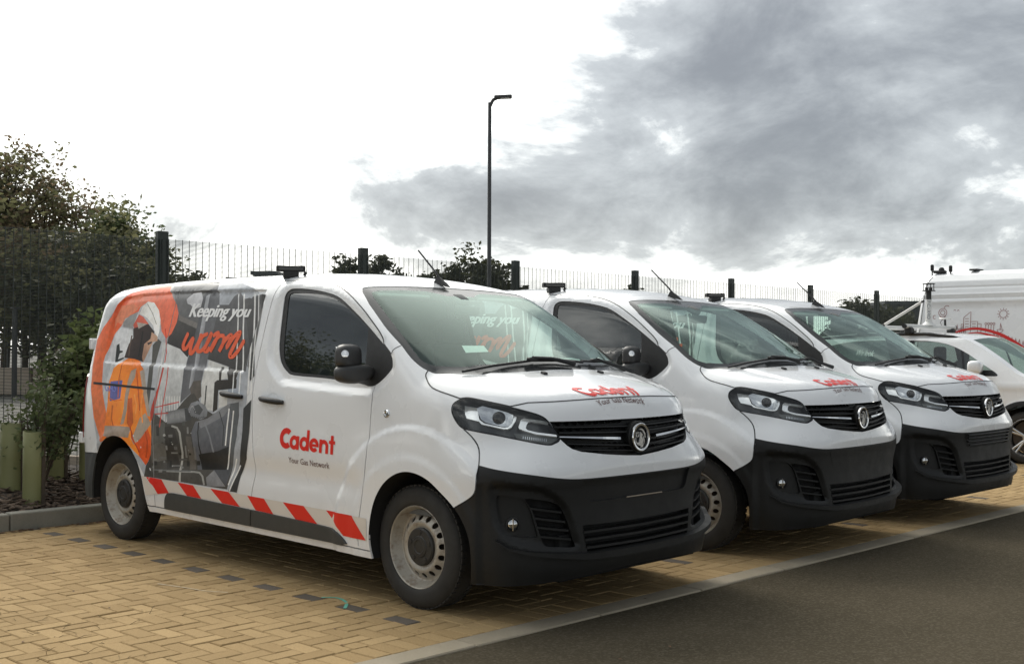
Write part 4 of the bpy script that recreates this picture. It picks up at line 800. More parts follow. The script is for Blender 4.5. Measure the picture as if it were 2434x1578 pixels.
# ---- the side of the van ------------------------------------------------------------
def build_van():
    root = thing('panel_van', 'white panel van with printed worker picture and hazard stripes along its whole visible side', 'van')
    up_front = [tuple(p) for p in AP_SEAM[1:]] + [tuple(p) for p in WS_LOW[1:]] + [tuple(p) for p in BON_EDGE[1:]] + hl_top[1:] + [(.592, 1.115)] + NOSE_ST[1:]
    top_line = TOP_REAR + [tuple(p) for p in DOOR_TOP[1:]] + up_front
    bottom = [(SR_END, .30)] + [tuple(p) for p in ARCH_R] + [(-1.5, .252)] + [tuple(p) for p in ARCH_F] + [(.6, .205), (.85, .222), (1.1, .238), (SC_END, .245)]
    OUT = np.array(bottom + top_line[::-1])
    OUTD = dens(OUT, 0.02)
    TOPD = dens(top_line, 0.02, False)
    # filling points
    def grid(x0, x1, dx, y0, y1, dy):
        a, b = np.meshgrid(np.arange(x0, x1, dx), np.arange(y0, y1, dy)); a = a+(np.arange(a.shape[0]) % 2)[:, None]*dx*.5
        return np.stack([a.ravel(), b.ravel()], 1)
    G = [grid(SR_END+.02, -1.55, .036, .22, 1.87, .034), grid(-1.55, -.14, .018, 1.10, 1.86, .017), grid(-1.55, -.14, .033, .22, 1.10, .03),
         grid(-.14, .50, .02, .22, 1.45, .02), grid(.50, SC_END-.012, .024, .20, .36, .022), grid(.50, SC_END-.012, .02, .36, .83, .018),
         grid(.50, SC_END-.012, .028, .83, 1.03, .024), grid(.50, SC_END-.012, .022, 1.03, 1.152, .008)]
    pts = np.vstack(G)
    ring_in = [offset(dens(BULGE, .02), .0225), offset(dens(BULGE, .02), .045), offset(dens(RECESS, .02), .007), offset(dens(RECESS, .02), .014), offset(dens(POD, .02), .015), offset(dens(POD, .02), .03)]
    seams = [dens(l, .02, False) for l in (SD_REAR, SD_FRONT, FD_FRONT, SILL, BUMP, REAR_S, RB_TOP)]
    SEAMW = .0036
    ribbons = []
    for l in seams:
        t = np.gradient(l, axis=0); t /= np.maximum(np.linalg.norm(t, axis=1, keepdims=True), 1e-9); n = np.stack([-t[:, 1], t[:, 0]], 1)
        ribbons += [l+n*SEAMW, l-n*SEAMW]
    arcs = []
    for r in (.675, .655, .635, .615, .515, .495, .475):
        a = np.radians(np.arange(20, 181, 3)); arcs.append(np.stack([r*np.cos(a), .335+r*np.sin(a)], 1)[(r*np.cos(a) < .46)])
    for off in (.012, .03, .05): 
        q = dens(ARCH_R, .02, False); t = np.gradient(q, axis=0); t /= np.linalg.norm(t, axis=1, keepdims=True); q = q+np.stack([-t[:, 1], t[:, 0]], 1)*off; arcs.append(q[q[:, 1] > .5])
    rear_arcs = arcs[-3:]
    polys = [OUTD, dens(WIN, .02), dens(GLS, .02), dens(HL, .02), dens(GR, .02), dens(CGR, .02), dens(FOG, .02), dens(LGR, .02), dens(PLATE, .02), dens(BULGE, .02), dens(RECESS, .02), dens(POD, .02)] + ring_in
    lines = ribbons + [dens(WB, .02, False)] + arcs
    Vc, T = run_cdt(polys, lines, pts, OUT, .006)
    c = Vc[T].mean(1)
    T = T[pip(c, OUTD)]; c = Vc[T].mean(1)
    Pb = surf(Vc)
    N = vnormals(Pb, T)
    if np.sum(N*chart_out(Vc[:, 0])) < 0: T = T[:, ::-1]; N = -N
    cen = Vc[:, 0] > SC_END-1e-4
    N[cen, 1] = 0; N[cen] /= np.linalg.norm(N[cen], axis=1, keepdims=True)
    Pb[cen, 1] = 0
    s, z = c[:, 0], c[:, 1]
    reg = np.array(['wing']*len(c), object)
    def xat(line, zz): L = line[np.argsort(line[:, 1])]; return np.interp(zz, L[:, 1], L[:, 0])
    sr, sf, ff = xat(SD_REAR, z), xat(SD_FRONT, z), xat(FD_FRONT, z)
    bx = xat(BUMP, z); wbz = np.interp(s, WB[:, 0], WB[:, 1])
    door = (z < 1.207) & (s < ff) | (z >= 1.207) & (s < -.30)
    reg[door] = 'front_door'
    reg[s < sf] = 'sliding_door'
    reg[(s < sr)] = 'quarter_panel'
    reg[(s > -2.85) & (s < -.30) & (z < np.interp(s, SILL[:, 0], SILL[:, 1]))] = 'sill'
    reg[s < -3.80] = 'rear_door'
    reg[(s < -3.49) & (z < np.interp(s, RB_TOP[:, 0], RB_TOP[:, 1]))] = 'rear_bumper'
    front = ((s > bx) & (z < .996) & (z >= .590)) | ((z < .590) & (s > .335)) | (s > .62) & (z >= .90)
    reg[front & (z > wbz)] = 'bumper_cover'
    reg[front & (z <= wbz)] = 'bumper'
    reg[(s > .55) & (z > 1.0358) & ~pip(c, HL)] = 'nose_panel'
    for p, nm in ((PLATE, 'plate_panel'), (CGR, 'side_vent'), (FOG, 'fog_pocket'), (LGR, 'lower_vent'), (GR, 'grille_back'), (HL, 'lamp_pan')):
        reg[pip(c, p)] = nm
    gap = np.zeros(len(c), bool)
    for l in seams: gap |= segdist(c, l, False) < SEAMW*1.001
    gap &= ~pip(c, HL)
    reg[gap] = 'gap'
    reg[pip(c, WIN)] = 'seal'; reg[pip(c, GLS)] = 'glass'
    def get(nm, lip=.012, inset=0.0):
        t = T[reg == nm]
        return sheet(Pb, N, t, lip, centre_edge, inset)
    def both(nm, name, mat, lip=.012, inset=0.0, parent=root):
        a = get(nm, lip, inset)
        return put(name, a, mat, parent), put(name, mirror_y(a), mat, parent)
    def merged(nm, name, mat, lip=.012, inset=0.0, parent=root):
        a = get(nm, lip, inset)
        return put(name, join(a, mirror_y(a)), mat, parent)
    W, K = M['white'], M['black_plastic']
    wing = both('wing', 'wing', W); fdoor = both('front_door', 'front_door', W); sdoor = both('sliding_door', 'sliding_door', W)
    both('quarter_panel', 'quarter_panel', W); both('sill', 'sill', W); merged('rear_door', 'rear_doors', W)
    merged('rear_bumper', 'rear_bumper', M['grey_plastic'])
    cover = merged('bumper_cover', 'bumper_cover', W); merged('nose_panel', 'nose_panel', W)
    bump = merged('bumper', 'bumper', K, .05)
    plate = merged('plate_panel', 'plate_panel', K, .0, .016)
    merged('gap', 'panel_seal', M['rubber'], 0, .011)
    both('seal', 'window_seal', M['rubber'], .004, .004); both('glass', 'side_window', M['side_glass'], 0, .008)
    gback = merged('grille_back', 'grille', K, 0, .040)
    put('grille_back', join(*(lambda a: (a, mirror_y(a)))(get('lower_vent', 0, .055))), M['void'], bump)
    for q in (get('side_vent', 0, .05), mirror_y(get('side_vent', 0, .05))): put('vent_back', q, M['void'], bump)
    for q in (get('fog_pocket', 0, .016), mirror_y(get('fog_pocket', 0, .016))): put('fog_pocket', q, K, bump)
    # tub behind arches and a dark underside
    def liner(arch):
        A = dens(arch, .03, False); P = surf(A); V = []; F = []
        for i, p in enumerate(P): V += [p+np.array([0, .002, 0]), [p[0], -.60, p[2]]]
        for i in range(len(P)-1): F.append((2*i, 2*i+1, 2*i+3, 2*i+2))
        return np.array(V), F
    for arch in (ARCH_F, ARCH_R):
        V, F = liner(arch)
        mk('arch_liner', V, F, M['void'], root); mk('arch_liner', V*np.array([1, -1, 1]), [f[::-1] for f in F], M['void'], root)
    mb = MB()
    mb.box((-1.55, 0, .40), (2.5, 1.76, .24)); mb.box((-3.75, 0, .42), (.36, 1.7, .22)); mb.box((.60, 0, .33), (.34, 1.2, .24)); mb.box((.1, 0, .45), (.9, 1.1, .3)); mb.box((-3.2, 0, .5), (.9, 1.1, .3))
    mb.tube([(0, -.8, .335), (0, .8, .335)], .05); mb.tube([(-3.275, -.8, .335), (-3.275, .8, .335)], .05)
    mb.build('underbody', M['void'], root)

    # ---------------- top skin: roof with screen pillars, windscreen, bonnet
    P3 = body_side(TOPD[:, 0], TOPD[:, 1])+chart_out(TOPD[:, 0])*disp(TOPD)[:, None]
    P3[-1, 1] = 0; P3[0, 1] = 0
    half = P3[:, :2]
    keep = np.ones(len(half), bool)
    half = half[keep]; P3 = P3[keep]
    out2 = np.vstack([half, (half*[1, -1])[::-1][1:-1]])
    def near_row(p): return np.argmin(np.hypot(half[:, 0]-p[0], half[:, 1]-p[1]))
    ia = near_row(P3[np.argmin(np.abs(TOPD[:, 0]+.205)+np.abs(TOPD[:, 1]-1.432))][:2]); ib = near_row(P3[np.argmin(np.abs(TOPD[:, 0]-.022)+np.abs(TOPD[:, 1]-1.293))][:2])
    edge = [tuple(p) for p in half[ia:ib+1]]
    WSR = [(-.737, 0), (-.733, -.25), (-.727, -.48), (-.728, -.64), (-.722, -.70), (-.68, -.735)] + [tuple(p) for p in crom([(-.567, -.776), (-.389, -.815), (-.29, -.829), edge[0]], 3)] + edge[1:] + [tuple(p) for p in crom([edge[-1], (.086, -.812), (.180, -.70), (.250, -.50), (.288, -.275), (.304, 0)], 4)[1:]]
    WSR = np.array(WSR); WSP = np.vstack([WSR, (WSR*[1, -1])[::-1][1:-1]])
    GWR = np.array([(-.600, 0), (-.600, -.12), (-.635, -.17), (-.668, -.24), (-.672, -.45), (-.668, -.62), (-.648, -.690)] + [tuple(p) for p in crom([(-.60, -.716), (-.40, -.766), (-.20, -.802), (-.09, -.822), (-.02, -.818), (.03, -.79)], 3)] + [tuple(p) for p in crom([(.03, -.79), (.09, -.68), (.15, -.50), (.195, -.275), (.210, 0)], 4)[1:]])
    GWP = np.vstack([GWR, (GWR*[1, -1])[::-1][1:-1]])
    a, b = np.meshgrid(np.arange(-4.0, -1.6, .06), np.arange(-.93, .93, .04)); g1 = np.stack([a.ravel(), b.ravel()], 1)
    a, b = np.meshgrid(np.arange(-1.6, .80, .024), np.arange(-.66, .661, .024)); g2 = np.stack([a.ravel(), b.ravel()], 1)
    a, b = np.meshgrid(np.arange(-1.6, .75, .016), np.r_[np.arange(-.925, -.66, .0085), np.arange(.668, .925, .0085)]); g3 = np.stack([a.ravel(), b.ravel()], 1)
    a, b = np.meshgrid(np.arange(-4.0, -1.6, .05), np.r_[np.arange(-.93, -.68, .012), np.arange(.685, .93, .012)]); g4 = np.stack([a.ravel(), b.ravel()], 1)
    crease = [np.array([(.07, sg*.63), (.3, sg*.60), (.55, sg*.53), (.70, sg*.43)]) for sg in (-1, 1)]
    V2, T2 = run_cdt([dens(out2, .05), dens(WSP, .02), dens(GWP, .02)], [dens(l, .02, False) for l in crease], np.vstack([g1, g2, g3, g4]), out2, .005)
    c2 = V2[T2].mean(1); T2 = T2[pip(c2, out2)]; c2 = V2[T2].mean(1)
    Pt = body_top(V2[:, 0], V2[:, 1])
    kd = KDTree(len(half))
    for i, p in enumerate(half): kd.insert((p[0], p[1], 0), i)
    kd.balance()
    for i, v in enumerate(V2):
        co, j, d = kd.find((v[0], -abs(v[1]), 0))
        if d < 1e-4: Pt[i, 2] = P3[j, 2]
    # raised middle of the bonnet
    dy = np.abs(V2[:, 1])-np.interp(V2[:, 0], [.07, .3, .55, .70], [.63, .60, .53, .43])
    Pt[:, 2] += np.where(V2[:, 0] > .02, .007*sstep(-dy/.05)*sstep((V2[:, 0]-.02)/.12)*sstep((.735-V2[:, 0])/.12), 0)
    if np.cross(np.r_[V2[T2[0, 1]]-V2[T2[0, 0]], 0], np.r_[V2[T2[0, 2]]-V2[T2[0, 0]], 0])[2] < 0: T2 = T2[:, ::-1]
    n = np.cross(Pt[T2[:, 1]]-Pt[T2[:, 0]], Pt[T2[:, 2]]-Pt[T2[:, 0]]); T2[n[:, 2] < 0] = T2[n[:, 2] < 0][:, ::-1]
    # normals: true surface normals, so panels meet the side skin without a break
    Nt = vnormals(Pt, T2); Na = body_normal(Pt); bd = np.array([kd.find((v[0], -abs(v[1]), 0))[2] < .02 for v in V2])
    Nt[bd] = Na[bd]
    inw = pip(c2, WSP); ing = pip(c2, GWP)
    xr = np.interp(np.abs(c2[:, 1]), [0, .275, .5, .7, .812, .842], [.304, .288, .25, .18, .086, .022])
    roof = ~inw & (c2[:, 0] < -.10) ; bon = ~inw & ~roof
    nolip = None
    rf = put('roof', sheet(Pt, Nt, T2[roof], .012), W, root)
    bonnet = put('bonnet', sheet(Pt, Nt, T2[bon], .012), W, root)
    ws = put('windscreen', sheet(Pt, Nt, T2[ing], 0, None, .003), M['windscreen'], root)
    put('windscreen_border', sheet(Pt, Nt, T2[inw & ~ing], 0, None, .003), M['frit'], ws)
    def ribbon3(P, w, name):
        P = np.array(P); t = np.gradient(P, axis=0); t /= np.maximum(np.linalg.norm(t, axis=1, keepdims=True), 1e-9)
        nn = body_normal(P); bq = np.cross(t, nn); V_ = np.vstack([P+bq*w+nn*.0012, P-bq*w+nn*.0012]); m_ = len(P)
        F_ = [(i, i+1, m_+i+1, m_+i) for i in range(m_-1)]
        mk(name, np.vstack([V_, V_*[1, -1, 1]]), F_+[tuple(q+2*m_ for q in f[::-1]) for f in F_], M['rubber'], root)
    def between(p, q):
        i = np.argmin(np.hypot(TOPD[:, 0]-p[0], TOPD[:, 1]-p[1])); j = np.argmin(np.hypot(TOPD[:, 0]-q[0], TOPD[:, 1]-q[1])); return P3[i:j+1]
    ribbon3(between((-3.6, 1.853), (-.261, 1.383)), .0036, 'panel_seal')
    ribbon3(between((-.261, 1.383), (-.205, 1.432)), .0026, 'panel_seal')
    ribbon3(between((.022, 1.293), (.592, 1.115)), .0036, 'panel_seal')
    ribbon3(between((.592, 1.115), (SC_END, 1.151)), .0036, 'panel_seal')
    def on_top(xy, lift):
        xy = np.asarray(xy, float); P = body_top(xy[:, 0], xy[:, 1]); 
        dyy = np.abs(xy[:, 1])-np.interp(xy[:, 0], [.07, .3, .55, .70], [.63, .60, .53, .43])
        P[:, 2] += np.where(xy[:, 0] > .02, .007*sstep(-dyy/.05)*sstep((xy[:, 0]-.02)/.12)*sstep((.735-xy[:, 0])/.12), 0)
        nn = body_normal(P); return P+nn*lift, nn

    # ---------------- side moulding, stripes, handles, lamps on the sides
    a = overlay([MOULD[:, :]], .014, .018, .04)
    for q in (a, mirror_y(a)):
        put('side_moulding', q, M['grey_plastic'], root)
    for sg in (1, -1):
        q = surf(np.array([(-1.492, .395), (-1.502, .345), (-1.505, .298)]), .0145)*[1, sg, 1]; b_ = MB(); b_.tube([Vector(p) for p in q], .003, 4); b_.build('moulding_joint', M['rubber'], root)
    red = []; white = []
    def ytop(x): return np.interp(x, [-2.86, -2.812, -1.524, -.492, -.34], [.505, .504, .482, .466, .462])
    def ybot(x): return np.interp(x, [-2.802, -2.45, -1.505, -.749, -.64, -.56, -.353], [.374, .420, .399, .377, .368, .340, .338])
    band = [(x, ytop(x)) for x in np.linspace(-2.858, -.345, 50)] + [(x, ybot(x)) for x in np.linspace(-.345, -2.80, 50)]
    for t0, t1, b0, b1 in ((-2.79,-2.60,-2.65,-2.50), (-2.385,-2.19,-2.265,-2.085), (-1.975,-1.76,-1.835,-1.63), (-1.548,-1.365,-1.455,-1.265), (-1.165,-.955,-1.035,-.82), (-.735,-.478,-.56,-.350)):
        red.append(np.array([(t0, ytop(t0)-.0005), (t1, ytop(t1)-.0005), (b1, ybot(b1)+.0005), (b0, ybot(b0)+.0005)]))
    for sgn in (0, 1):
        m_ = (lambda q: q) if sgn == 0 else mirror_y
        put('hazard_band', m_(overlay([np.array(band)], .0026, 0, .03)), M['white_vinyl'], root)
        hb = None
        for rp in red: put('hazard_stripe', m_(overlay([rp], .0036, 0, .03)), M['red_vinyl'], root)
    def handle(cs, cz, parent, sg):
        # cup pressed into the skin with a dark pull bar across it
        cu = np.stack([cs+.068*np.cos(np.linspace(0, 2*np.pi, 28, False)), cz+.052*np.sin(np.linspace(0, 2*np.pi, 28, False))], 1)
        cup = overlay([cu], .0015, 0, .015); P = cup[0]; ctr = P.mean(0); d = np.linalg.norm((P-ctr)*[1, 0, 1.25], axis=1)
        nn = cup[2]; P2 = P-nn*(.016*sstep(1-d/.066))[:, None]
        q = (P2, cup[1], vnormals(P2, np.array([f for f in cup[1]])))
        if np.sum(q[2]*nn) < 0: q = (q[0], q[1], -q[2])
        if sg: q = mirror_y(q)
        put('handle_cup', q, M['white'], parent)
        p0 = surf(np.array([[cs-.125, cz+.012]]))[0]; p1 = surf(np.array([[cs+.125, cz-.006]]))[0]
        m = np.array([1, -1 if sg else 1, 1])
        o = np.array([0, -.026, 0])
        b_ = MB()
        pts = [p0+o*.3, p0*.85+p1*.15+o*.9, (p0+p1)/2+o*1.25, p0*.15+p1*.85+o*.95, p1+o*.4]
        b_.tube([Vector(q_*m) for q_ in pts], [.012, .0175, .019, .018, .013], 10)
        b_.build('door_handle', M['rubber'], parent, True)
    for sg in (0, 1):
        handle(-1.303, 1.088, fdoor[sg], sg); handle(-1.750, 1.108, sdoor[sg], sg)
    for sg in (1, -1):
        p = surf(np.array([[-.205, 1.053]]))[0]*[1, sg, 1]
        b_ = MB(); b_.revolve([(.024, -.002), (.024, .004), (.020, .009), (.013, .010), (.012, .006), (0, .008)], p, (0, -sg, .05), 20)
        b_.build('side_repeater', M['chrome'], root, True)
    # sliding door rail slot and hinges at the rear corner
    slot = np.array([(-3.64, 1.153), (-2.73, 1.130), (-2.73, 1.114), (-3.64, 1.136)])
    for q in (overlay([slot], .0045, 0, .05), mirror_y(overlay([slot], .0045, 0, .05))): put('door_rail', q, M['rubber'], root)
    for sg in (1, -1):
        for hz in (1.44, .72):
            P = surf(np.array([[-3.845, hz]]))[0]*[1, sg, 1]
            b_ = MB(); b_.box(Vector(P)+Vector((-.012, -.012*sg, 0)), (.045, .05, .085), None, .006); b_.build('door_hinge', W, root)
        tl = overlay([np.array([(-3.99, .72), (-3.83, .72), (-3.825, 1.19), (-3.88, 1.21), (-3.99, 1.21)])], .012, .012, .04)
        put('tail_lamp', tl if sg == 1 else mirror_y(tl), M['red_lens'], root)

    # ---------------- headlamps
    for sg in (0, 1):
        mm = (lambda q: q) if sg == 0 else mirror_y
        hl = put('headlamp', mm(get('lamp_pan', 0, .062)), M['lamp_dark'], root)
        rimp = get('lamp_pan', 0, 0)
        def band_at(poly, lift, tilt=0.0):
            return mm(overlay([np.array(poly)], (lambda q: lift-tilt*(q[:, 1]-np.array(poly)[:, 1].mean())) if tilt else lift, .01, .02))
        put('chrome_bezel', band_at([(.324,1.113),(.407,1.103),(.420,1.072),(.434,1.045),(.465,1.027),(.572,1.006),(.590,1.010),(.606,1.030),(.611,1.066),(.625,1.061),(.623,1.041),(.606,1.008),(.588,1.000),(.567,1.000),(.452,1.022),(.434,1.036),(.362,1.050),(.346,1.070)], -.026, .50), M['silver_trim'], hl)
        put('reflector_bowl', band_at([(.410,1.103),(.438,1.115),(.522,1.097),(.580,1.081),(.608,1.068),(.603,1.030),(.588,1.011),(.567,1.008),(.468,1.030),(.440,1.047)], -.032), M['lamp_bowl'], hl)
        for k in range(4):
            x0 = .586+k*.006
            put('reflector_rib', band_at([(x0, 1.06-k*.002), (x0+.0028, 1.06-k*.002), (x0-.004, 1.018), (x0-.0068, 1.018)], -.020), M['silver_trim'], hl)
        pl = surf(np.array([[.532, 1.052]]), -.040)[0]*[1, 1 if sg == 0 else -1, 1]
        b_ = MB(); b_.revolve([(.036, -.01), (.036, .004), (.030, .014), (.018, .021), (0, .024)], pl, (.62, -.75 if sg == 0 else .75, .12), 20)
        b_.build('projector_lens', M['gloss_black'], hl, True)
        put('light_guide', band_at([(.648,1.046),(.663,1.052),(.704,1.047),(.791,1.036),(.806,1.028),(.800,1.022),(.705,1.036),(.688,1.032),(.680,1.018),(.678,1.003),(.688,.994),(.734,.983),(.844,.968),(.847,.959),(.734,.973),(.673,.990),(.644,1.001),(.640,1.010)], -.022, .55), M['silver_trim'], hl)
        put('indicator_lens', band_at([(.618,.977),(.734,.968),(.843,.954),(.855,.944),(.818,.925),(.795,.921),(.635,.951)], -.014), M['amber'], hl)
        for k in range(12):
            x0 = .665+k*.011; zc = .957-.0014*k
            put('indicator_tooth', band_at([(x0, zc-.008), (x0+.004, zc-.008), (x0+.004, zc+.006), (x0, zc+.006)], -.011), M['lamp_bowl'], hl)
        put('lamp_lens', mm(get('lamp_pan', .004, .001)), M['lens'], hl)
        # dark rim of the lens
        o1 = dens(HL, .02); o2 = offset(o1, .007)
        Vr = np.vstack([surf(o1, .0005), surf(o2, .0005)]); m_ = len(o1)
        Fr = [(i, (i+1) % m_, m_+(i+1) % m_, m_+i) for i in range(m_)]
        if sg: Vr = Vr*[1, -1, 1]
        mk('lens_rim', Vr, Fr, M['gloss_black'], hl)

    # ---------------- grille: frame walls, slats with lozenge relief, chrome bars, badge
    def strip(pts, h, lift0, lift1, name, mat, parent, mir=True, taper=None):
        """a bar that follows the body, pts = centre line in the chart, h = half height"""
        Q = dens(pts, .03, False); n_ = len(Q); hh = np.full(n_, h) if taper is None else np.interp(np.linspace(0, 1, n_), np.linspace(0, 1, len(taper)), taper)
        rows = [surf(Q+np.c_[np.zeros(n_), hh], lift0), surf(Q+np.c_[np.zeros(n_), hh*.7], lift1), surf(Q-np.c_[np.zeros(n_), hh*.7], lift1), surf(Q-np.c_[np.zeros(n_), hh], lift0)]
        V = np.vstack(rows); F = []
        for i in range(n_-1):
            for r_ in range(3): F.append((r_*n_+i, r_*n_+i+1, (r_+1)*n_+i+1, (r_+1)*n_+i))
        F.append((0, n_, 2*n_, 3*n_)); F.append((n_-1, 4*n_-1, 3*n_-1, 2*n_-1))
        V[np.tile(Q[:, 0] > SC_END-1e-4, 4), 1] = 0
        o = mk(name, V, F, mat, parent, False)
        if mir: mk(name, V*[1, -1, 1], [f[::-1] for f in F], mat, parent, False)
        return o
    for (x0, z0, z1) in ((.832, 1.006, .997), (.862, .977, .966), (.905, .920, .890), (.945, .889, .862)):
        strip([(x0, z0), (SC_END, z1-.004)], .0048, -.036, -.006, 'grille_slat', K, gback)
    lz = []; lf = []
    for row, (zc, x0) in enumerate(((1.021, .84), (.990, .86), (.905, .93), (.874, .985))):
        k = 0; x = x0
        while x < SC_END-.10:
            q = np.array([(x, zc), (x+.026, zc+.010), (x+.052, zc), (x+.026, zc-.010), (x+.026, zc)])
            P = surf(q, -.036); P[4] = surf(q[4:5], -.014)[0]
            for m_ in (1, -1):
                b0 = len(lz); lz += [tuple(p*[1, m_, 1]) for p in P]
                lf += [(b0+i, b0+(i+1) % 4, b0+4) if m_ == 1 else (b0+(i+1) % 4, b0+i, b0+4) for i in range(4)]
            x += .058
    tag(mk('grille_relief', lz, lf, K, gback, False), kind='stuff')
    strip([(.862, .9575), (1.011, .950), (1.16, .942), (1.318, .934)], .0078, -.03, .004, 'chrome_bar', M['chrome'], gback, True, [.004, .006, .008, .0088])
    # grille surround wall
    og = dens(GR, .02); m_ = len(og); Vr = np.vstack([surf(og, 0), surf(og, -.042)]); Fr = [(i, i+1, m_+i+1, m_+i) for i in range(m_-1) if not (og[i, 0] > SC_END-1e-3 and og[i+1, 0] > SC_END-1e-3)]
    mk('grille_frame', np.vstack([Vr, Vr*[1, -1, 1]]), Fr+[tuple(2*m_+q for q in f[::-1]) for f in Fr], K, gback, False)
    bc = np.array([.836, 0, .9325])
    b_ = MB(); b_.revolve([(.088, -.05), (.090, -.01), (.086, -.006), (0, -.006)], bc-[.004, 0, 0], (1, 0, 0.04), 40); bdg = b_.build('badge', K, gback, True)
    b_ = MB(); b_.revolve([(.079, -.008), (.0785, .004), (.074, .008), (.064, .007), (.0615, -.001), (.0615, -.008)], bc, (1, 0, 0.04), 48); b_.build('badge_ring', M['chrome'], bdg, True)
    def badge_piece(poly, nm, mat, t=.006):
        MB().prism([(bc[0]-.006-.04*v*.001, u, bc[2]+v) for u, v in poly], (t, 0, 0)).build(nm, mat, bdg)
    # flag with a letter, winged beast held upright, as raised chrome shapes
    badge_piece([(-.040,.028),(-.012,.028),(-.012,.002),(-.040,.002)], 'badge_flag', M['silver_trim'])
    badge_piece([(-.036,.024),(-.031,.024),(-.026,.011),(-.021,.024),(-.016,.024),(-.0235,.005),(-.0285,.005)], 'badge_letter', M['rubber'], .0075)
    badge_piece([(-.044,-.004),(-.040,.000),(-.038,-.020),(-.028,-.030),(-.012,-.030),(-.006,-.012),(-.004,.010),(.004,.030),(.008,.022),(.018,.018),(.020,.008),(.012,.006),(.018,-.006),(.026,-.012),(.024,-.030),(.016,-.044),(.030,-.036),(.022,-.054),(.006,-.058),(.002,-.048),(-.012,-.046),(-.030,-.038),(-.042,-.026)], 'badge_figure', M['silver_trim'])
    badge_piece([(-.012,.040),(.006,.048),(.026,.040),(.042,.020),(.046,-.004),(.040,-.004),(.034,.016),(.020,.032),(.004,.040)], 'badge_wing', M['silver_trim'])
    badge_piece([(.028,.006),(.034,-.006),(.038,-.024),(.032,-.040),(.030,-.020),(.026,-.006)], 'badge_feather', M['silver_trim'])

    # ---------------- bumper pieces: vents, fog lamps, lip
    for k, (xa, za, xb, zb) in enumerate(((.708,.600,.868,.570), (.728,.549,.888,.520), (.742,.502,.908,.473), (.758,.454,.922,.427))):
        strip([(xa, za), (xb, zb)], .0075, -.045, -.002, 'vent_slat', K, bump)
    for (xa, za, zb) in ((.996, .460, .454), (1.006, .419, .413), (1.016, .378, .371)):
        strip([(xa, za), (SC_END, zb)], .0085, -.05, .003, 'vent_slat', K, bump)
    strip([(.56,.442),(.585,.428),(.622,.402),(.725,.377),(.886,.354),(1.019,.338),(1.25,.333),(SC_END,.331)], .02, -.02, .040, 'bumper_lip', K, bump, True, [.003, .010, .016, .020, .023, .026, .026, .026])
    for sg in (1, -1):
        p = surf(np.array([[.628, .519]]), -.012)[0]*[1, sg, 1]; ax = Vector((.80, -.60*sg, 0))
        b_ = MB(); b_.revolve([(.036, -.02), (.036, .010), (.031, .012), (.030, .004)], p, ax, 24); fl = b_.build('fog_lamp', M['rubber'], bump, True)
        b_ = MB(); b_.revolve([(.030, .002), (.026, .009), (.014, .014), (0, .016)], p, ax, 24); b_.build('fog_lens', M['lamp_bowl'], fl, True)
        b_ = MB(); b_.box(Vector(p)+ax*.014, (.012, .006, .062), ax.to_track_quat('X', 'Z').to_matrix(), .001); b_.build('fog_bar', M['chrome'], fl)
        p = surf(np.array([[.665, .44]]), .0)[0]

    # ---------------- bonnet furniture and lettering
    for yy in (-.25, .25):
        p, nn = on_top([(.345, yy)], .0); b_ = MB(); b_.box(Vector(p[0])+Vector((0, 0, .006)), (.030, .036, .014), Vector(nn[0]).to_track_quat('Z', 'Y').to_matrix(), .005, 2); b_.build('washer_nozzle', M['rubber'], bonnet)
    Gp, gw = cadent_polys(); Vg, Tg = polys_tris(Gp, .12); ug = fit(Vg, 0, 0, (0, 0), (gw, 1.0))
    Gb, gw = cadent_polys(.82); Vb_, Tb_ = polys_tris(Gb, .08); ub = fit(Vb_, 0, 0, (0, 0), (gw, 1.0))
    xy = quadmap(ub, (.712, -.305), (.742, .130), (.630, .155), (.606, -.36))
    Pl, nn = on_top(xy, .0030)
    mk('lettering', Pl, Tb_, M['red_vinyl'], bonnet)
    Vy, Ty = font_tris('Your Gas Network'); uy = fit(Vy, 0, 0)
    S_ = quadmap(uy, (to_s(.760, -.205), 1.117), (to_s(.762, .0), 1.120), (to_s(.752, .0), 1.138), (to_s(.742, -.215), 1.135))
    # set on the nose panel: interpolate in plan, then drop on the surface from above
    xy = quadmap(uy, (.757, -.262), (.770, .122), (.752, .128), (.738, -.275)); Py, nn = on_top(xy, .0045)
    mk('lettering', Py, Ty, M['dark_vinyl'], root)

    # ---------------- side lettering and printed wrap (driver's side)
    def on_side(ch, T_, lift, name, mat, parent):
        P = surf(ch, lift); n_ = vnormals(P, T_)
        if np.sum(n_*chart_out(ch[:, 0])) < 0: T_ = T_[:, ::-1]; n_ = -n_
        return mk(name, P, T_, mat, parent, True)
    ch = quadmap(ug, (-1.200, .808), (-.650, .797), (-.650, .893+.018), (-1.192, .930))
    on_side(ch, Tg, .0022, 'lettering', M['red_vinyl'], fdoor[0])
    ch = quadmap(uy, (-1.105, .722), (-.703, .712), (-.703, .749), (-1.103, .756)); on_side(ch, Ty, .0022, 'lettering', M['dark_vinyl'], fdoor[0])
    # print: layered flat colours, triangulated once, topmost colour wins
    layers = [(srgb(cc), dens(np.array(pp), .03)) for cc, pp in WRAP]
    base = layers[0][1]
    gx, gz = np.meshgrid(np.arange(-3.9, -1.5, .028), np.arange(.36, 1.87, .028)); gg = np.stack([gx.ravel(), gz.ravel()], 1)
    Vw, Tw = run_cdt([p for c_, p in layers] + [dens(RECESS, .02), offset(dens(RECESS, .02), .014)], rear_arcs+[dens(q, .02, False) for q in (ARCH_R+[0, .0], SD_REAR+[-.004, 0], SD_REAR+[.004, 0], SD_FRONT+[-.004, 0])], gg[pip(gg, base)], None, .006)
    cw = Vw[Tw].mean(1)
    colr = np.full(len(Tw), -1)
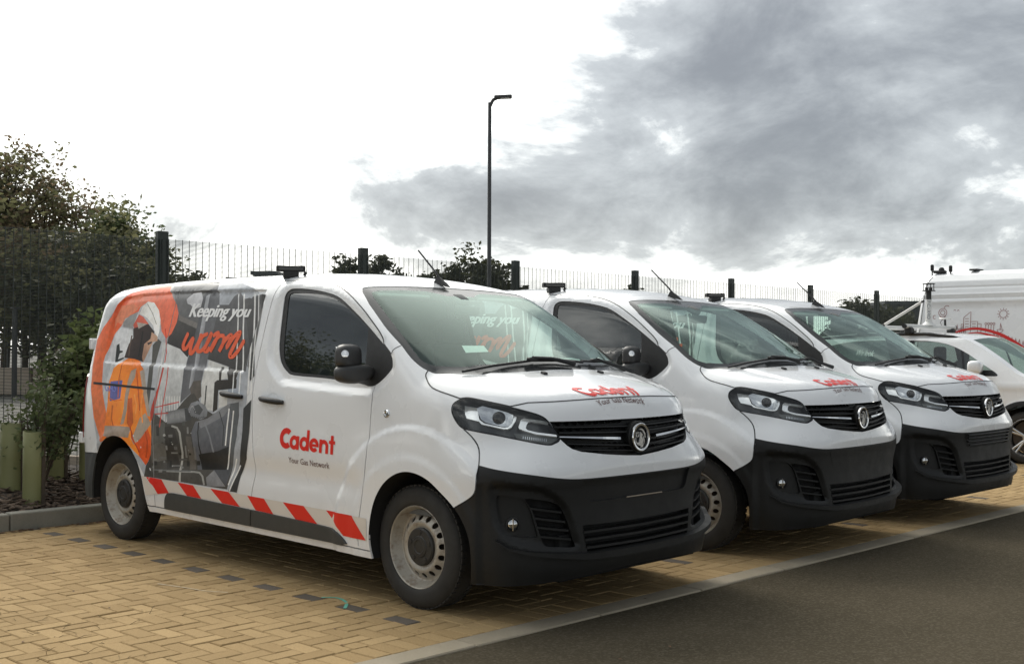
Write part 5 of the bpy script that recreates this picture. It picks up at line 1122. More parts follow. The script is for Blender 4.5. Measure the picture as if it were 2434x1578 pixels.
    for i, (c_, p) in enumerate(layers): colr[pip(cw, p)] = i
    # keep clear of the arch, the seams and below the hazard band
    archp = np.vstack([ARCH_R, [(-2.761, .2), (-3.6, .2)]])
    sdr_lo, sdr_hi, sdf_lo = SD_REAR+[-.004, 0], SD_REAR+[.004, 0], SD_FRONT+[-.004, 0]
    ok = (colr >= 0) & ~pip(cw, archp)
    okl = [ok & (cw[:, 0] < xat(sdr_lo, cw[:, 1])), ok & (cw[:, 0] > xat(sdr_hi, cw[:, 1])) & (cw[:, 0] < xat(sdf_lo, cw[:, 1]))]
    # the seam lines were not part of this triangulation, so cut by triangle; slivers are under 3 cm
    Pw = surf(Vw, .0022)
    lay_c = np.array([c_ for c_, p in layers])
    for okk, par in zip(okl, (root, sdoor[0])):
        t = Tw[okk]; used = np.unique(t); rm = -np.ones(len(Vw), int); rm[used] = np.arange(len(used))
        Vp = Pw[used]; tt = rm[t]; n_ = vnormals(Vp, tt)
        flipped = np.sum(n_*chart_out(Vw[used][:, 0])) < 0
        if flipped: tt = tt[:, ::-1]; n_ = -n_
        o = mk('printed_wrap', Vp, tt, M['print'], par, True, normals=n_)
        at = o.data.color_attributes.new('print', 'FLOAT_COLOR', 'CORNER')
        li = np.repeat(colr[okk], 3); cc = np.c_[lay_c[li], np.ones(len(li))]; corner = Vw[Tw[okk].ravel()] if not flipped else Vw[Tw[okk][:, ::-1].ravel()]
        for k_, (c1, pa, pb, md) in WRAP_GRAD.items():
            m_ = li == k_
            if not m_.any(): continue
            pa, pb = np.array(pa), np.array(pb); tt_ = np.clip(((corner[m_]-pa)@(pb-pa))/((pb-pa)@(pb-pa)), 0, 1)
            if md: tt_ = 1-np.abs(2*tt_-1)**1.4
            cc[m_, :3] = lay_c[k_]+(np.array(srgb(c1))-lay_c[k_])*tt_[:, None]
        at.data.foreach_set('color', cc.ravel())
    Vk, Tk = font_tris('Keeping you', .22, .006, .98); uk = fit(Vk, 0, 0)
    ch = quadmap(uk, (-2.482, 1.598), (-1.741, 1.590), (-1.728, 1.692), (-2.470, 1.722))
    ch = np.vstack([ch+[dx, dz] for dx, dz in ((-.006, 0), (0, .0005), (.006, 0))]); nk = len(Vk)
    on_side(ch, np.vstack([Tk, Tk+nk, Tk+2*nk]), .0042+np.repeat([0, .0002, .0004], nk), 'lettering', M['white_letter'], sdoor[0])
    for st in WARM:
        L = crom(st, 5); t = np.gradient(L, axis=0); t /= np.maximum(np.linalg.norm(t, axis=1, keepdims=True), 1e-9); nr = np.stack([-t[:, 1], t[:, 0]], 1)
        w_ = .0165*(0.75+.45*np.abs(t[:, 1]))[:, None]; w_[0] *= .5; w_[-1] *= .35
        n_ = len(L); V_ = np.vstack([L+nr*w_, L-nr*w_]); T_ = []
        for i in range(n_-1): T_ += [(i, i+1, n_+i+1), (i, n_+i+1, n_+i)]
        on_side(V_, np.array(T_), .0042+.0002*WARM.index(st), 'brush_lettering', M['script'], sdoor[0])
    Vg2, Tg2 = font_tris('GAS', .1, .01); ch = quadmap(fit(Vg2, 0, 0), (-3.452, 1.09), (-3.28, 1.085), (-3.275, 1.145), (-3.450, 1.15)); on_side(ch, Tg2, .0042, 'lettering', M['patch_letter'], root)

    # ---------------- mirrors
    f_ = lambda q, e: math.copysign(abs(q)**e, q)
    for sg in (-1, 1):
        b_ = MB()
        r_ = bmesh.ops.create_icosphere(b_.bm, subdivisions=4, radius=1.0)
        for v in r_['verts']:                       # upper shell: flat sided, rounded top, narrower towards the top
            x, y, z_ = v.co
            tz = (z_+1)/2
            v.co = Vector((f_(x, .7)*(.062 if x > 0 else .040)*(1-.25*tz), (f_(y, .55)*.088)*(1-.16*tz*tz), f_(z_, .5)*.066))
        bmesh.ops.transform(b_.bm, matrix=Matrix.Translation((-.475, sg*1.005, 1.372)) @ Matrix.Rotation(sg*-.10, 4, 'Z'), verts=b_.bm.verts[:])
        mir = b_.build('wing_mirror', M['mirror_black'], root, True, 60)
        b_ = MB()
        r_ = bmesh.ops.create_icosphere(b_.bm, subdivisions=4, radius=1.0)
        for v in r_['verts']:                       # lower lobe sweeping in to the door
            x, y, z_ = v.co
            inn = (1-y)/2                              # 0 outside, 1 at the door
            v.co = Vector((f_(x, .7)*(.066 if x > 0 else .042)*(1-.25*inn)+.05*inn*inn, f_(y, .6)*.112, f_(z_, .6)*.047*(1-.12*inn)+.012*inn-.02*(1-abs(2*inn-1))*(1 if z_ < 0 else 0)))
        m_ = Matrix.Translation((-.468, sg*.985, 1.272))
        if sg == -1: m_ = m_ @ Matrix.Diagonal((1, -1, 1, 1))
        bmesh.ops.transform(b_.bm, matrix=m_, verts=b_.bm.verts[:])
        b_.build('mirror_foot', M['mirror_black'], mir, True, 60)
        b_ = MB(); b_.box((-.503, sg*1.005, 1.372), (.012, .135, .10), Matrix.Rotation(sg*-.10, 3, 'Z'), .004); b_.build('mirror_glass', M['chrome'], mir)
        if sg == -1:
            b_ = MB(); b_.revolve([(.0215, -.010), (.021, .001), (.012, .004), (0, .005)], (-.421, -1.066, 1.384), (.80, -.55, .25), 18); b_.build('mirror_sticker', M['silver_trim'], mir, True)

    # ---------------- wipers, aerial, roof lamp
    def wpt(x, y, l): return Vector(on_top([(x, y)], l)[0][0])
    for pts in ([(.165, -.72), (.185, -.50), (.215, -.22), (.235, .06), (.24, .20)], [(.225, .20), (.200, .36), (.150, .52), (.10, .64)]):
        b_ = MB(); b_.tube([wpt(x, y, .016) for x, y in pts], .0075, 6); wp = b_.build('wiper', M['rubber'], root)
        mid = pts[2] if len(pts) > 4 else pts[1]
        b_ = MB(); b_.tube([wpt(mid[0], mid[1], .034), wpt(mid[0]+.02, mid[1]+.14, .030), wpt(mid[0]+.06, mid[1]+.30, .022)], [.010, .011, .016], 6); b_.box(wpt(mid[0], mid[1], .024), (.03, .07, .022), None, .004); b_.build('wiper_arm', M['rubber'], wp)
    b_ = MB()
    bm_ = b_.bm; bp_ = [(-.835, -.022, 1.846), (-.835, .022, 1.846), (-.705, .018, 1.808), (-.705, -.018, 1.808)]; tp_ = [(-.815, -.011, 1.888), (-.815, .011, 1.888), (-.74, .009, 1.842), (-.74, -.009, 1.842)]
    vb = [bm_.verts.new(p) for p in bp_]; vt = [bm_.verts.new(p) for p in tp_]
    bm_.faces.new(vt)
    for i in range(4): bm_.faces.new((vb[i], vb[(i+1) % 4], vt[(i+1) % 4], vt[i]))
    bmesh.ops.bevel(bm_, geom=bm_.edges[:], offset=.005, segments=2, affect='EDGES')
    aer = b_.build('aerial_base', M['rubber'], root, True)
    b_ = MB(); b_.tube([(-.80, 0, 1.872), (-.84, 0, 1.915), (-1.005, 0, 2.062)], [.008, .0065, .0055], 8); b_.build('aerial', M['rubber'], aer, True)
    for sg in (-1,):
        b_ = MB()
        rot = Matrix.Rotation(R(-34), 3, 'Z')
        b_.box((-1.49, sg*.67, 1.888), (.09, .10, .045), rot, .008); b_.box((-1.485, sg*.675, 1.926), (.06, .185, .038), rot, .006, 2)
        lb = b_.build('roof_lamp', M['rubber'], root)
        b_ = MB(); q = rot @ Vector((.031, 0, 0)); b_.box(Vector((-1.485, sg*.675, 1.926))+q, (.004, .155, .018), rot); b_.build('lamp_strip', M['gloss_black'], lb)
        b_ = MB(); b_.tube([(-1.44, sg*.60, 1.885), (-1.43, sg*.595, 1.91)], .01, 6); b_.build('lamp_bolt', M['rubber'], lb)

    # black corner trims at the foot of the far screen pillar (both pillars)
    for sg in (-1, 1):
        tri = [(-.215, sg*.822), (-.06, sg*.835), (.02, sg*.832), (.10, sg*.79), (.14, sg*.755), (.09, sg*.752), (.02, sg*.775), (-.10, sg*.795)]
        if sg == 1:
            V_, T_ = run_cdt([dens(tri, .02)], [], [], None); cc = V_[T_].mean(1); T_ = T_[pip(cc, dens(tri, .02))]
            P_, n_ = on_top(V_, .006); 
            q = np.cross(P_[T_[:, 1]]-P_[T_[:, 0]], P_[T_[:, 2]]-P_[T_[:, 0]])[:, 2]; T_[q < 0] = T_[q < 0][:, ::-1]
            put('pillar_trim', sheet(P_, n_, T_, .012), K, root)

    # ---------------- wheels
    def wheel(x, sg):
        w = empty('wheel', root, (x, sg*.8125, .335))
        ax = (0, sg, 0)
        b_ = MB()
        prof = [(.222, .070), (.228, .088), (.236, .094), (.262, .097), (.290, .094), (.312, .086), (.326, .074), (.333, .058), (.335, .03), (.3355, 0), (.335, -.03), (.333, -.058), (.322, -.08), (.29, -.095), (.24, -.09), (.222, -.075)]
        b_.revolve(prof, (0, 0, 0), ax, 56, True)
        t = b_.build('tyre', M['tyre'], w, True, 50)
        # tread grooves: thin raised blocks round the shoulder
        b_ = MB()
        for k in range(60):
            a = 2*math.pi*k/60
            for off in (-.052, .052):
                c_ = Vector((math.cos(a)*.334, off, math.sin(a)*.334)); b_.box(c_, (.008, .03, .026), Matrix.Rotation(-a, 3, 'Y'))
        tag(b_.build('tread', M['tyre'], w), kind='stuff')
        # steel disc with round holes
        holes = [(.158, 2*math.pi*k/16+.1) for k in range(16)]
        pol = [np.stack([.218*np.cos(np.linspace(0, 2*np.pi, 72, False)), .218*np.sin(np.linspace(0, 2*np.pi, 72, False))], 1)]
        hp = []
        for hr, ha in holes:
            aa = np.linspace(0, 2*np.pi, 14, False); hp.append(np.stack([hr*np.cos(ha)+.0165*np.cos(aa), hr*np.sin(ha)+.0165*np.sin(aa)], 1))
        gr = np.vstack([np.stack([r_*np.cos(np.linspace(0, 2*np.pi, int(r_*420), False)), r_*np.sin(np.linspace(0, 2*np.pi, int(r_*420), False))], 1) for r_ in (.02, .06, .10, .112, .122, .132, .142, .150, .166, .176, .184, .192, .200, .208)])
        gr = gr[~np.any([np.hypot(gr[:, 0]-h.mean(0)[0], gr[:, 1]-h.mean(0)[1]) < .0185 for h in hp], axis=0)]
        Vd, Td = run_cdt(pol+hp, [], gr, None, .004)
        cd = Vd[Td].mean(1); ins = np.zeros(len(Td), bool)
        for h in hp: ins |= pip(cd, h)
        Td = Td[~ins]
        rr_ = np.hypot(Vd[:, 0], Vd[:, 1])
        ht = np.interp(rr_, [0, .09, .115, .128, .140, .168, .180, .190, .206, .218], [.040, .040, .052, .058, .056, .034, .020, .020, .052, .082])
        Pd = np.stack([Vd[:, 0], sg*ht, Vd[:, 1]], 1); nd = vnormals(Pd, Td)
        if np.sum(nd[:, 1])*sg < 0: Td = Td[:, ::-1]; nd = -nd
        rim = put('rim', sheet(Pd, nd, Td, .006), M['steel'], w)
        b_ = MB(); b_.revolve([(.205, -.06), (.206, .05), (.218, .081), (.2235, .086), (.228, .084), (.230, .074), (.222, .06), (.21, -.06)], (0, 0, 0), ax, 64); b_.build('rim_flange', M['steel'], w, True, 60)
        b_ = MB(); b_.revolve([(.205, -.05), (.0, -.05)], (0, 0, 0), ax, 40); b_.build('brake_shield', M['rust'], w, True)
        b_ = MB(); b_.revolve([(.104, .046), (.103, .060), (.096, .066), (.060, .067), (.056, .071), (.038, .072), (.034, .069), (0, .070)], (0, 0, 0), ax, 40); cp = b_.build('hub_cap', M['cap'], w, True, 30)
        b_ = MB()
        for k in range(5):
            a = 2*math.pi*k/5+.3; b_.revolve([(.014, .060), (.013, .070), (0, .071)], (.078*math.cos(a), 0, .078*math.sin(a)), ax, 10)
        tag(b_.build('wheel_nuts', M['cap'], w, True), kind='stuff')
        return w
    for x in (0, -3.275):
        for sg in (-1, 1): wheel(x, sg)

    # ---------------- cabin
    b_ = MB(); b_.box((-1.60, 0, 1.10), (.03, 1.62, 1.32)); b_.build('bulkhead', M['trim_grey'], root)
    b_ = MB(); b_.box((-.75, 0, .52), (1.75, 1.72, .03)); b_.build('cabin_floor', M['trim_grey'], root)
    # headlining just under the roof skin
    hx, hy = np.meshgrid(np.linspace(-1.58, -.78, 12), np.linspace(-.70, .70, 16)); Ph = body_top(hx.ravel(), hy.ravel())-[0, 0, .045]
    Fh = [(i*12+j, i*12+j+1, (i+1)*12+j+1, (i+1)*12+j) for i in range(15) for j in range(11)]; mk('headlining', Ph, Fh, M['headliner'], root)
    MB().prism([(-.25, -.80, .75), (-.20, -.80, 1.12), (-.05, -.80, 1.205), (.20, -.78, 1.215), (.25, -.76, .75)], (0, 1.58, 0)).build('dashboard', M['dash'], root)
    b_ = MB(); b_.box((-.10, -.42, 1.225), (.20, .34, .06), None, .025, 2); b_.build('instrument_hood', M['dash'], root)
    b_ = MB(); pts = [(-.36+.07*math.sin(a), -.42+.185*math.cos(a), 1.11+.17*math.sin(a)) for a in np.linspace(0, 2*math.pi, 25)]; b_.tube(pts, .014, 8, False); b_.tube([(-.36, -.60, 1.11), (-.34, -.42, 1.09), (-.36, -.24, 1.11)], .022, 6); b_.tube([(-.33, -.42, 1.08), (-.12, -.42, .98)], .03, 8); b_.build('steering_wheel', M['rubber'], root, True)
    for yy in (-.45, .16, .58):
        b_ = MB(); b_.box((-.98, yy, .80), (.50, .44, .16), None, .05, 2); b_.box((-1.25, yy, 1.12), (.13, .43, .66), Matrix.Rotation(R(-9), 3, 'Y'), .05, 2); st = b_.build('seat', M['seat_cloth'], root, True)
        b_ = MB(); b_.box((-1.31, yy, 1.535), (.09, .25, .19), Matrix.Rotation(R(-9), 3, 'Y'), .04, 2); b_.tube([(-1.30, yy-.06, 1.40), (-1.30, yy-.06, 1.5)], .008, 6); b_.tube([(-1.30, yy+.06, 1.40), (-1.30, yy+.06, 1.5)], .008, 6); b_.build('headrest', M['seat_cloth'], st, True)
    b_ = MB(); b_.box((-.56, .02, 1.655), (.03, .21, .065), Matrix.Rotation(R(12), 3, 'Y'), .015, 2); b_.box((-.60, 0, 1.725), (.10, .09, .045), Matrix.Rotation(R(26), 3, 'Y'), .015, 2); b_.build('rear_view_mirror', M['trim_grey'], root, True)
    for yy in (-.42, .42):
        b_ = MB(); b_.box((-.72, yy, 1.752), (.14, .42, .018), Matrix.Rotation(R(14), 3, 'Y'), .006); b_.build('sun_visor', M['headliner'], root)
    return root, on_top, surf, plate
# ------------------------------------------------------------------ ground: yard, road, kerbs, block paving, planting bed
SH = 0.016                                  # the kerb runs very slightly askew to the bays
def shx(x, y): return x+SH*(y+.4)
def asphalt():
    t = NT('asphalt')
    c = t.mix(t.map(t.noise(0.55, 5, 0.6), 0.3, 0.7), (0.050, 0.042, 0.027), (0.076, 0.063, 0.042))
    g = t.node('ShaderNodeTexVoronoi'); g.inputs['Scale'].default_value = 95; t.l.new(t.tex(), g.inputs['Vector'])
    c = t.mix(t.map(g.outputs['Color'], 0.5, 1.0, 0.0, 0.55), c, (0.14, 0.122, 0.092))
    c = t.mix(t.map(t.noise(38, 3), 0.62, 0.75, 0, 0.35), c, (0.022, 0.021, 0.019))
    t.set(Base_Color=c, Roughness=0.95, Specular_IOR_Level=0.06); t.bump(t.noise(240, 4, 0.7), 0.55, 0.006)
    return t.m
def concrete(name, a, b):
    t = NT(name)
    c = t.mix(t.map(t.noise(3.5, 6, 0.65), 0.3, 0.72), a, b)
    c = t.mix(t.map(t.noise(60, 3), 0.55, 0.8, 0, 0.35), c, tuple(v*.55 for v in a))
    t.set(Base_Color=c, Roughness=0.88, Specular_IOR_Level=0.25); t.bump(t.noise(180, 4, .6), 0.3, 0.004)
    return t.m
def paver_mat(name, a, b, attr=False):
    t = NT(name)
    if attr: r = t.node('ShaderNodeAttribute', attribute_name='rnd').outputs['Fac']
    else: r = t.node('ShaderNodeObjectInfo').outputs['Random']
    geo = t.node('ShaderNodeNewGeometry').outputs['Position']
    c = t.mix(r, a, b)
    c = t.mix(t.map(t.noise(0.9, 4, .6, vec=geo), 0.35, 0.75, 0, 0.40), c, tuple(v*.74 for v in a))
    c = t.mix(t.map(t.noise(95, 3, .7, vec=geo), 0.50, 0.78, 0, 0.5), c, tuple(v*.50 for v in a))
    c = t.mix(t.map(t.noise(230, 2, .6, vec=geo), 0.58, 0.75, 0, 0.5), c, tuple(min(1, v*1.45) for v in b))
    t.set(Base_Color=c, Roughness=0.92, Specular_IOR_Level=0.12); t.bump(t.noise(160, 4, .7, vec=geo), 0.45, 0.004)
    return t.m
M['asphalt'] = asphalt()
M['kerb'] = concrete('kerb_concrete', (0.25, 0.215, 0.155), (0.33, 0.285, 0.215))
M['bedkerb'] = concrete('bed_kerb_concrete', (0.20, 0.195, 0.165), (0.27, 0.26, 0.22))
BUFF = ((0.31, 0.215, 0.105), (0.41, 0.29, 0.148)); GREYP = ((0.105, 0.09, 0.074), (0.145, 0.125, 0.105))
M['paver'] = paver_mat('buff_paver', *BUFF); M['paver_s'] = paver_mat('buff_paver_far', *BUFF, True)
M['dpaver'] = paver_mat('charcoal_paver', *GREYP)
M['sand'] = simple('joint_sand', (0.085, 0.060, 0.034), 0.95, var=.4, scale=14)
M['soil'] = simple('soil', (0.045, 0.032, 0.022), 0.95, var=.4, scale=9, bump=.5, bscale=60)
M['bark'] = simple('bark_chip', (0.085, 0.055, 0.036), 0.9, var=.55, scale=7)
M['yard'] = concrete('yard_surface', (0.16, 0.155, 0.14), (0.22, 0.21, 0.19))

def flat(name, pts, z, mat, kind='structure'):
    o = mk(name, [(x, y, z) for x, y in pts], [tuple(range(len(pts)))], mat, None, False)
    return tag(o, kind=kind)
XK0, XK1 = 0.648, 0.808
ys = (-30, 60)
# the wide yard under everything reaches the horizon
flat('ground', [(-900, -900), (900, -900), (900, 900), (-900, 900)], -0.06, M['yard'])
# access road in front of the bays
rd = []
n = 46
for i in range(n):
    for xx in (XK1, 9, 30):
        y = ys[0]+(ys[1]-ys[0])*i/(n-1); rd.append((shx(xx, y) if xx == XK1 else xx, y, -0.006))
tag(mk('road', rd, [(3*i+j, 3*i+j+1, 3*i+j+4, 3*i+j+3) for i in range(n-1) for j in range(2)], M['asphalt'], None, True), kind='structure')

# flush kerb: one stone after another
kb = tag(mk('kerb', [(shx(XK0+.005, -30), -30, -.03), (shx(XK1-.005, -30), -30, -.03), (shx(XK1-.005, 60), 60, -.03), (shx(XK0+.005, 60), 60, -.03)], [(0, 1, 2, 3)], M['sand'], None, False), kind='structure')
def stone(L, w, h, bev):
    b = MB(); b.box((0, 0, -h/2), (w, L, h), None, bev, 1); return b
base_me = None
y = -7.62
k = 0
while y < 26:
    if base_me is None:
        o = stone(.908, XK1-XK0-.004, .12, .006).build('kerb_stone', M['kerb'], kb); base_me = o.data
    else: o = link('kerb_stone', base_me, kb)
    o.location = (shx((XK0+XK1)/2, y+.457), y+.457, 0.004+random.uniform(-.0015, .0015)); o.rotation_euler = (0, random.uniform(-.004, .004), -SH+random.uniform(-.002, .002))
    y += .915; k += 1

# block paving: 90 degree herringbone, soldier course at the kerb, charcoal marker blocks every 2.4 m
pav = flat('paving', [(shx(-4.30, -9), -9), (shx(XK0, -9), -9), (shx(XK0, 26), 26), (shx(-4.30, 26), 26)], -0.016, M['sand'])
X00, Y00 = 0.445, -1.17
bricks = []                              # (x, y, along_x, dark)
for i in range(-48, 0):
    for j in range(-46, 240):
        m = (i-j-0) % 4
        if m == 0: bricks.append((i+1.0, j+.5, True, (j % 24 == 0)))
        elif m == 3: bricks.append((i+.5, j+1.0, False, False))
pos = []
for (gx, gy, hx, dk) in bricks:
    x = X00+.1*gx; y = Y00+.1*gy
    if hx and gx > -.9: continue
    if x > X00-.04 and hx: continue
    pos.append((shx(x, y), y, 0 if hx else 1, dk))
# half blocks close the edge against the soldier course
half = [(shx(X00-.05, Y00+.1*(j+.5)), Y00+.1*(j+.5)) for j in range(-46, 240) if (-1-j) % 4 == 0]
j = 0
y = -5.75
while y < 24:
    pos.append((shx(X00+.10, y), y, 0, False)); y += .1
pos = [p for p in pos if p[0] > -4.26 and p[1] < 24]
def seen(p):
    d = Vector((p[0], p[1], 0))-CAM_C; dep = d.dot(fw)
    if dep < .5: return 0
    u = d.dot(r2)/dep*2777; v = -d.dot(u2)/dep*2777
    if abs(u) > 1240 or abs(v) > 800: return 0
    if -3.9 < p[0] < .6 and -.86 < p[1] < .9: return .1/dep   # under the first van
    return 1/dep
sc = np.array([seen(p)*(1.9 if p[3] else 1) for p in pos]); order = np.argsort(-sc)
near = set(order[:300].tolist())
def brick_mesh(var, L=.1965, W=.0965, h=.05):
    rr = random.Random(var); c = .005
    tl = [rr.uniform(-.0014, .0014) for _ in range(4)]
    x, y = L/2, W/2
    V = [(-x, -y, -c), (x, -y, -c), (x, y, -c), (-x, y, -c)]
    V += [(-x+c, -y+c, tl[0]), (x-c, -y+c, tl[1]), (x-c, y-c, tl[2]), (-x+c, y-c, tl[3])]
    V += [(-x, -y, -h), (x, -y, -h), (x, y, -h), (-x, y, -h)]
    F = [(4, 5, 6, 7)] + [(i, (i+1) % 4, 4+(i+1) % 4, 4+i) for i in range(4)] + [(8+i, 8+(i+1) % 4, (i+1) % 4, i) for i in range(4)]
    return V, F
vari = [brick_mesh(v) for v in range(8)]
mesh_b = []
for v, (V, F) in enumerate(vari):
    for mt in ('paver', 'dpaver'):
        me = bpy.data.meshes.new('paver'); me.from_pydata(V, [], F); me.materials.append(M[mt]); me.update(); mesh_b.append(me)
SV, SF, SR, DV, DF = [], [], [], [], []
for i, (x, y, o_, dk) in enumerate(pos):
    v = random.randrange(8); dz = random.uniform(-.0022, .0018); a = (0, math.pi/2)[o_]+random.uniform(-.012, .012)
    if i in near:
        o = link('paver', mesh_b[v*2+(1 if dk else 0)], pav)
        o.location = (x, y, dz); o.rotation_euler = (random.uniform(-.006, .006), random.uniform(-.004, .004), a)
    else:
        V, F = vari[v]; ca, sa = math.cos(a), math.sin(a)
        TV, TF = (DV, DF) if dk else (SV, SF)
        b = len(TV); TV += [(x+ca*p[0]-sa*p[1], y+sa*p[0]+ca*p[1], p[2]+dz) for p in V]; TF += [tuple(q+b for q in f) for f in F]
        if not dk: SR += [random.random()]*len(V)
for (x, y) in half:
    V, F = vari[random.randrange(8)]; b = len(SV); SV += [(x+p[0]*.49, y+p[1], p[2]) for p in V]; SF += [tuple(q+b for q in f) for f in F]; SR += [random.random()]*len(V)
o = mk('paver', SV, SF, M['paver_s'], pav, False); at = o.data.attributes.new('rnd', 'FLOAT', 'POINT'); at.data.foreach_set('value', SR); tag(o, kind='stuff')
tag(mk('marker_pavers', DV, DF, M['dpaver'], pav, False), kind='stuff')

# raised kerb at the back of the bays and the planting bed behind it
bk = tag(mk('bed_kerb', [(-4.30, -12, -.01), (-4.42, -12, -.01), (-4.42, 26, -.01), (-4.30, 26, -.01)], [(0, 1, 2, 3)], M['soil'], None, False), kind='structure')
kme = None; y = -7.70
while y < 24:
    if kme is None:
        b = MB(); b.box((0, 0, .03), (.125, .908, .20), None, .012, 2); o = b.build('kerb_stone', M['bedkerb'], bk); kme = o.data
    else: o = link('kerb_stone', kme, bk)
    o.location = (shx(-4.285, y+.457), y+.457, random.uniform(-.003, .003)); o.rotation_euler = (0, 0, -SH+random.uniform(-.004, .004)); y += .915
nx, ny = 10, 120
gx, gy = np.meshgrid(np.linspace(-6.2, -4.33, nx), np.linspace(-12, 26, ny)); gz = .095+.15*np.clip((-4.45-gx)/1.05, 0, 1)+.03*np.sin(gx*5+gy*2.1)*np.cos(gy*3.3)+RNG.uniform(-.008, .008, gx.shape)
tag(mk('planting_bed', np.stack([gx.ravel(), gy.ravel(), gz.ravel()], 1), [(i*nx+j, i*nx+j+1, (i+1)*nx+j+1, (i+1)*nx+j) for i in range(ny-1) for j in range(nx-1)], M['soil'], None, True), kind='structure')
cv, cf = [], []
for _ in range(5200):
    x = random.uniform(-5.55, -4.36); y = random.uniform(-4.4, 1.6); L = random.uniform(.02, .055); w = random.uniform(.008, .02); a = random.uniform(0, 6.28); tl = random.uniform(-.5, .5); t2 = random.uniform(-.5, .5)
    z = .105+.15*max(0, min(1, (-4.45-x)/1.05))+random.uniform(-.01, .035); ca, sa = math.cos(a), math.sin(a); b = len(cv)
    for u, v, h in ((-L, -w, 0), (L, -w*.6, 0), (L*.8, w, 0), (-L*.9, w*.8, 0), (-L*.8, -w*.6, .008), (L*.8, -w*.4, .007), (L*.7, w*.7, .008), (-L*.7, w*.6, .007)):
        cv.append((x+ca*u-sa*v, y+sa*u+ca*v, z+h+u*tl*.6+v*t2))
    cf += [(b+4, b+5, b+6, b+7), (b, b+1, b+5, b+4), (b+1, b+2, b+6, b+5), (b+2, b+3, b+7, b+6), (b+3, b, b+4, b+7)]
def bark():
    t = NT('bark_mulch'); geo = t.node('ShaderNodeNewGeometry')
    t.set(Base_Color=t.mix(t.map(geo.outputs['Random Per Island'], 0, 1), (0.035, 0.022, 0.014), (0.15, 0.105, 0.072)), Roughness=.9); return t.m
tag(mk('bark_mulch', cv, cf, bark(), None, False), kind='stuff')
def leafl():
    t = NT('dead_leaf'); geo = t.node('ShaderNodeNewGeometry'); t.set(Base_Color=t.mix(geo.outputs['Random Per Island'], (0.05, 0.026, 0.014), (0.16, 0.085, 0.04)), Roughness=.85); return t.m
# small litter on the blocks: twigs, seed heads, dry weeds in the joints
M['twig'] = simple('twig', (0.07, 0.045, 0.025), .9, var=.4); M['straw'] = simple('straw', (0.50, 0.42, 0.30), .8); M['weed'] = simple('dry_weed', (0.13, 0.095, 0.04), .9, var=.4)
b = MB()
for (x, y, n_) in ((-1.3, -2.55, 9), (-.9, -2.45, 8), (-.55, -2.62, 9), (-.25, -2.45, 6), (-1.75, -2.35, 6), (-2.6, -2.3, 5), (.05, -2.75, 5), (-2.2, -3.0, 4), (-3.2, -1.9, 4), (-.75, -2.1, 5)):
    for _ in range(n_):
        px, py = x+random.gauss(0, .13), y+random.gauss(0, .10); a = random.uniform(0, 6.28); L = random.uniform(.03, .085)
        p = Vector((px, py, -.004)); d = Vector((math.cos(a), math.sin(a), random.uniform(.1, .7))); b.tube([p, p+d*L*.5, p+d*L+Vector((0, 0, -.012))], [.0016, .0013, .0005], 4, False)
        if random.random() < .5: b.tube([p+d*L*.5, p+d*L*.5+Vector((d.y, -d.x, .4))*L*.4], [.0011, .0005], 4, False)
tag(b.build('joint_weeds', M['weed']), kind='stuff')

M['teal_paint'] = simple('teal_marker_spray', (0.10, 0.36, 0.27), .8, var=.3, scale=60)
def mark(name, P, w, mat, label, cat):
    L = crom(P, 5); t = np.gradient(L, axis=0); t /= np.maximum(np.linalg.norm(t, axis=1, keepdims=True), 1e-9); n_ = np.stack([-t[:, 1], t[:, 0]], 1)
    ww = (w*(.55+.45*np.sin(np.arange(len(L))*1.7)**2))[:, None]; V_ = np.vstack([L+n_*ww, L-n_*ww]); m_ = len(L)
    o = mk(name, np.c_[V_, np.full(len(V_), .0025)], [(i, i+1, m_+i+1, m_+i) for i in range(m_-1)], mat, None, False); tag(o, label, cat); return o
mark('spray_mark', [(-.60,-1.085),(-.535,-1.032),(-.447,-1.044),(-.365,-1.09),(-.285,-1.165)], .012, M['teal_paint'], 'curved teal spray paint mark on the paving beside a charcoal marker block', 'paint mark')
mark('straw', [(-1.611,-1.537),(-1.369,-1.479),(-1.237,-1.454),(-1.092,-1.381)], .006, M['straw'], 'dry pale grass stalk lying across the buff paving blocks', 'straw')

# dead leaves gathered along the foot of the bed kerb and a few blown over the blocks
lv, lf = [], []
def flake(x, y, sz):
    a = random.uniform(0, 6.28); ca, sa = math.cos(a), math.sin(a); b0 = len(lv)
    for u, v, h in ((-1, 0, .1), (-.2, -.5, .25), (1, 0, .05), (-.1, .55, .3), (0, 0, .0)):
        lv.append((x+sz*(ca*u-sa*v), y+sz*(sa*u+ca*v), .003+sz*h*random.uniform(.2, 1)))
    lf.extend([(b0, b0+1, b0+4), (b0+1, b0+2, b0+4), (b0+2, b0+3, b0+4), (b0+3, b0, b0+4)])
for _ in range(170): flake(-4.195+abs(random.gauss(0, .035)), random.choice([random.uniform(-4, 1), random.gauss(-1.2, .2), random.gauss(-.5, .15)]), random.uniform(.012, .030))
for _ in range(70): flake(random.uniform(-4.1, .4), random.uniform(-4.0, -1.0), random.uniform(.006, .016))
for _ in range(16): flake(random.uniform(.5, 1.6), random.uniform(-1.5, 3.5), random.uniform(.006, .014))
tag(mk('leaf_litter', lv, lf, leafl(), None, False), kind='stuff')
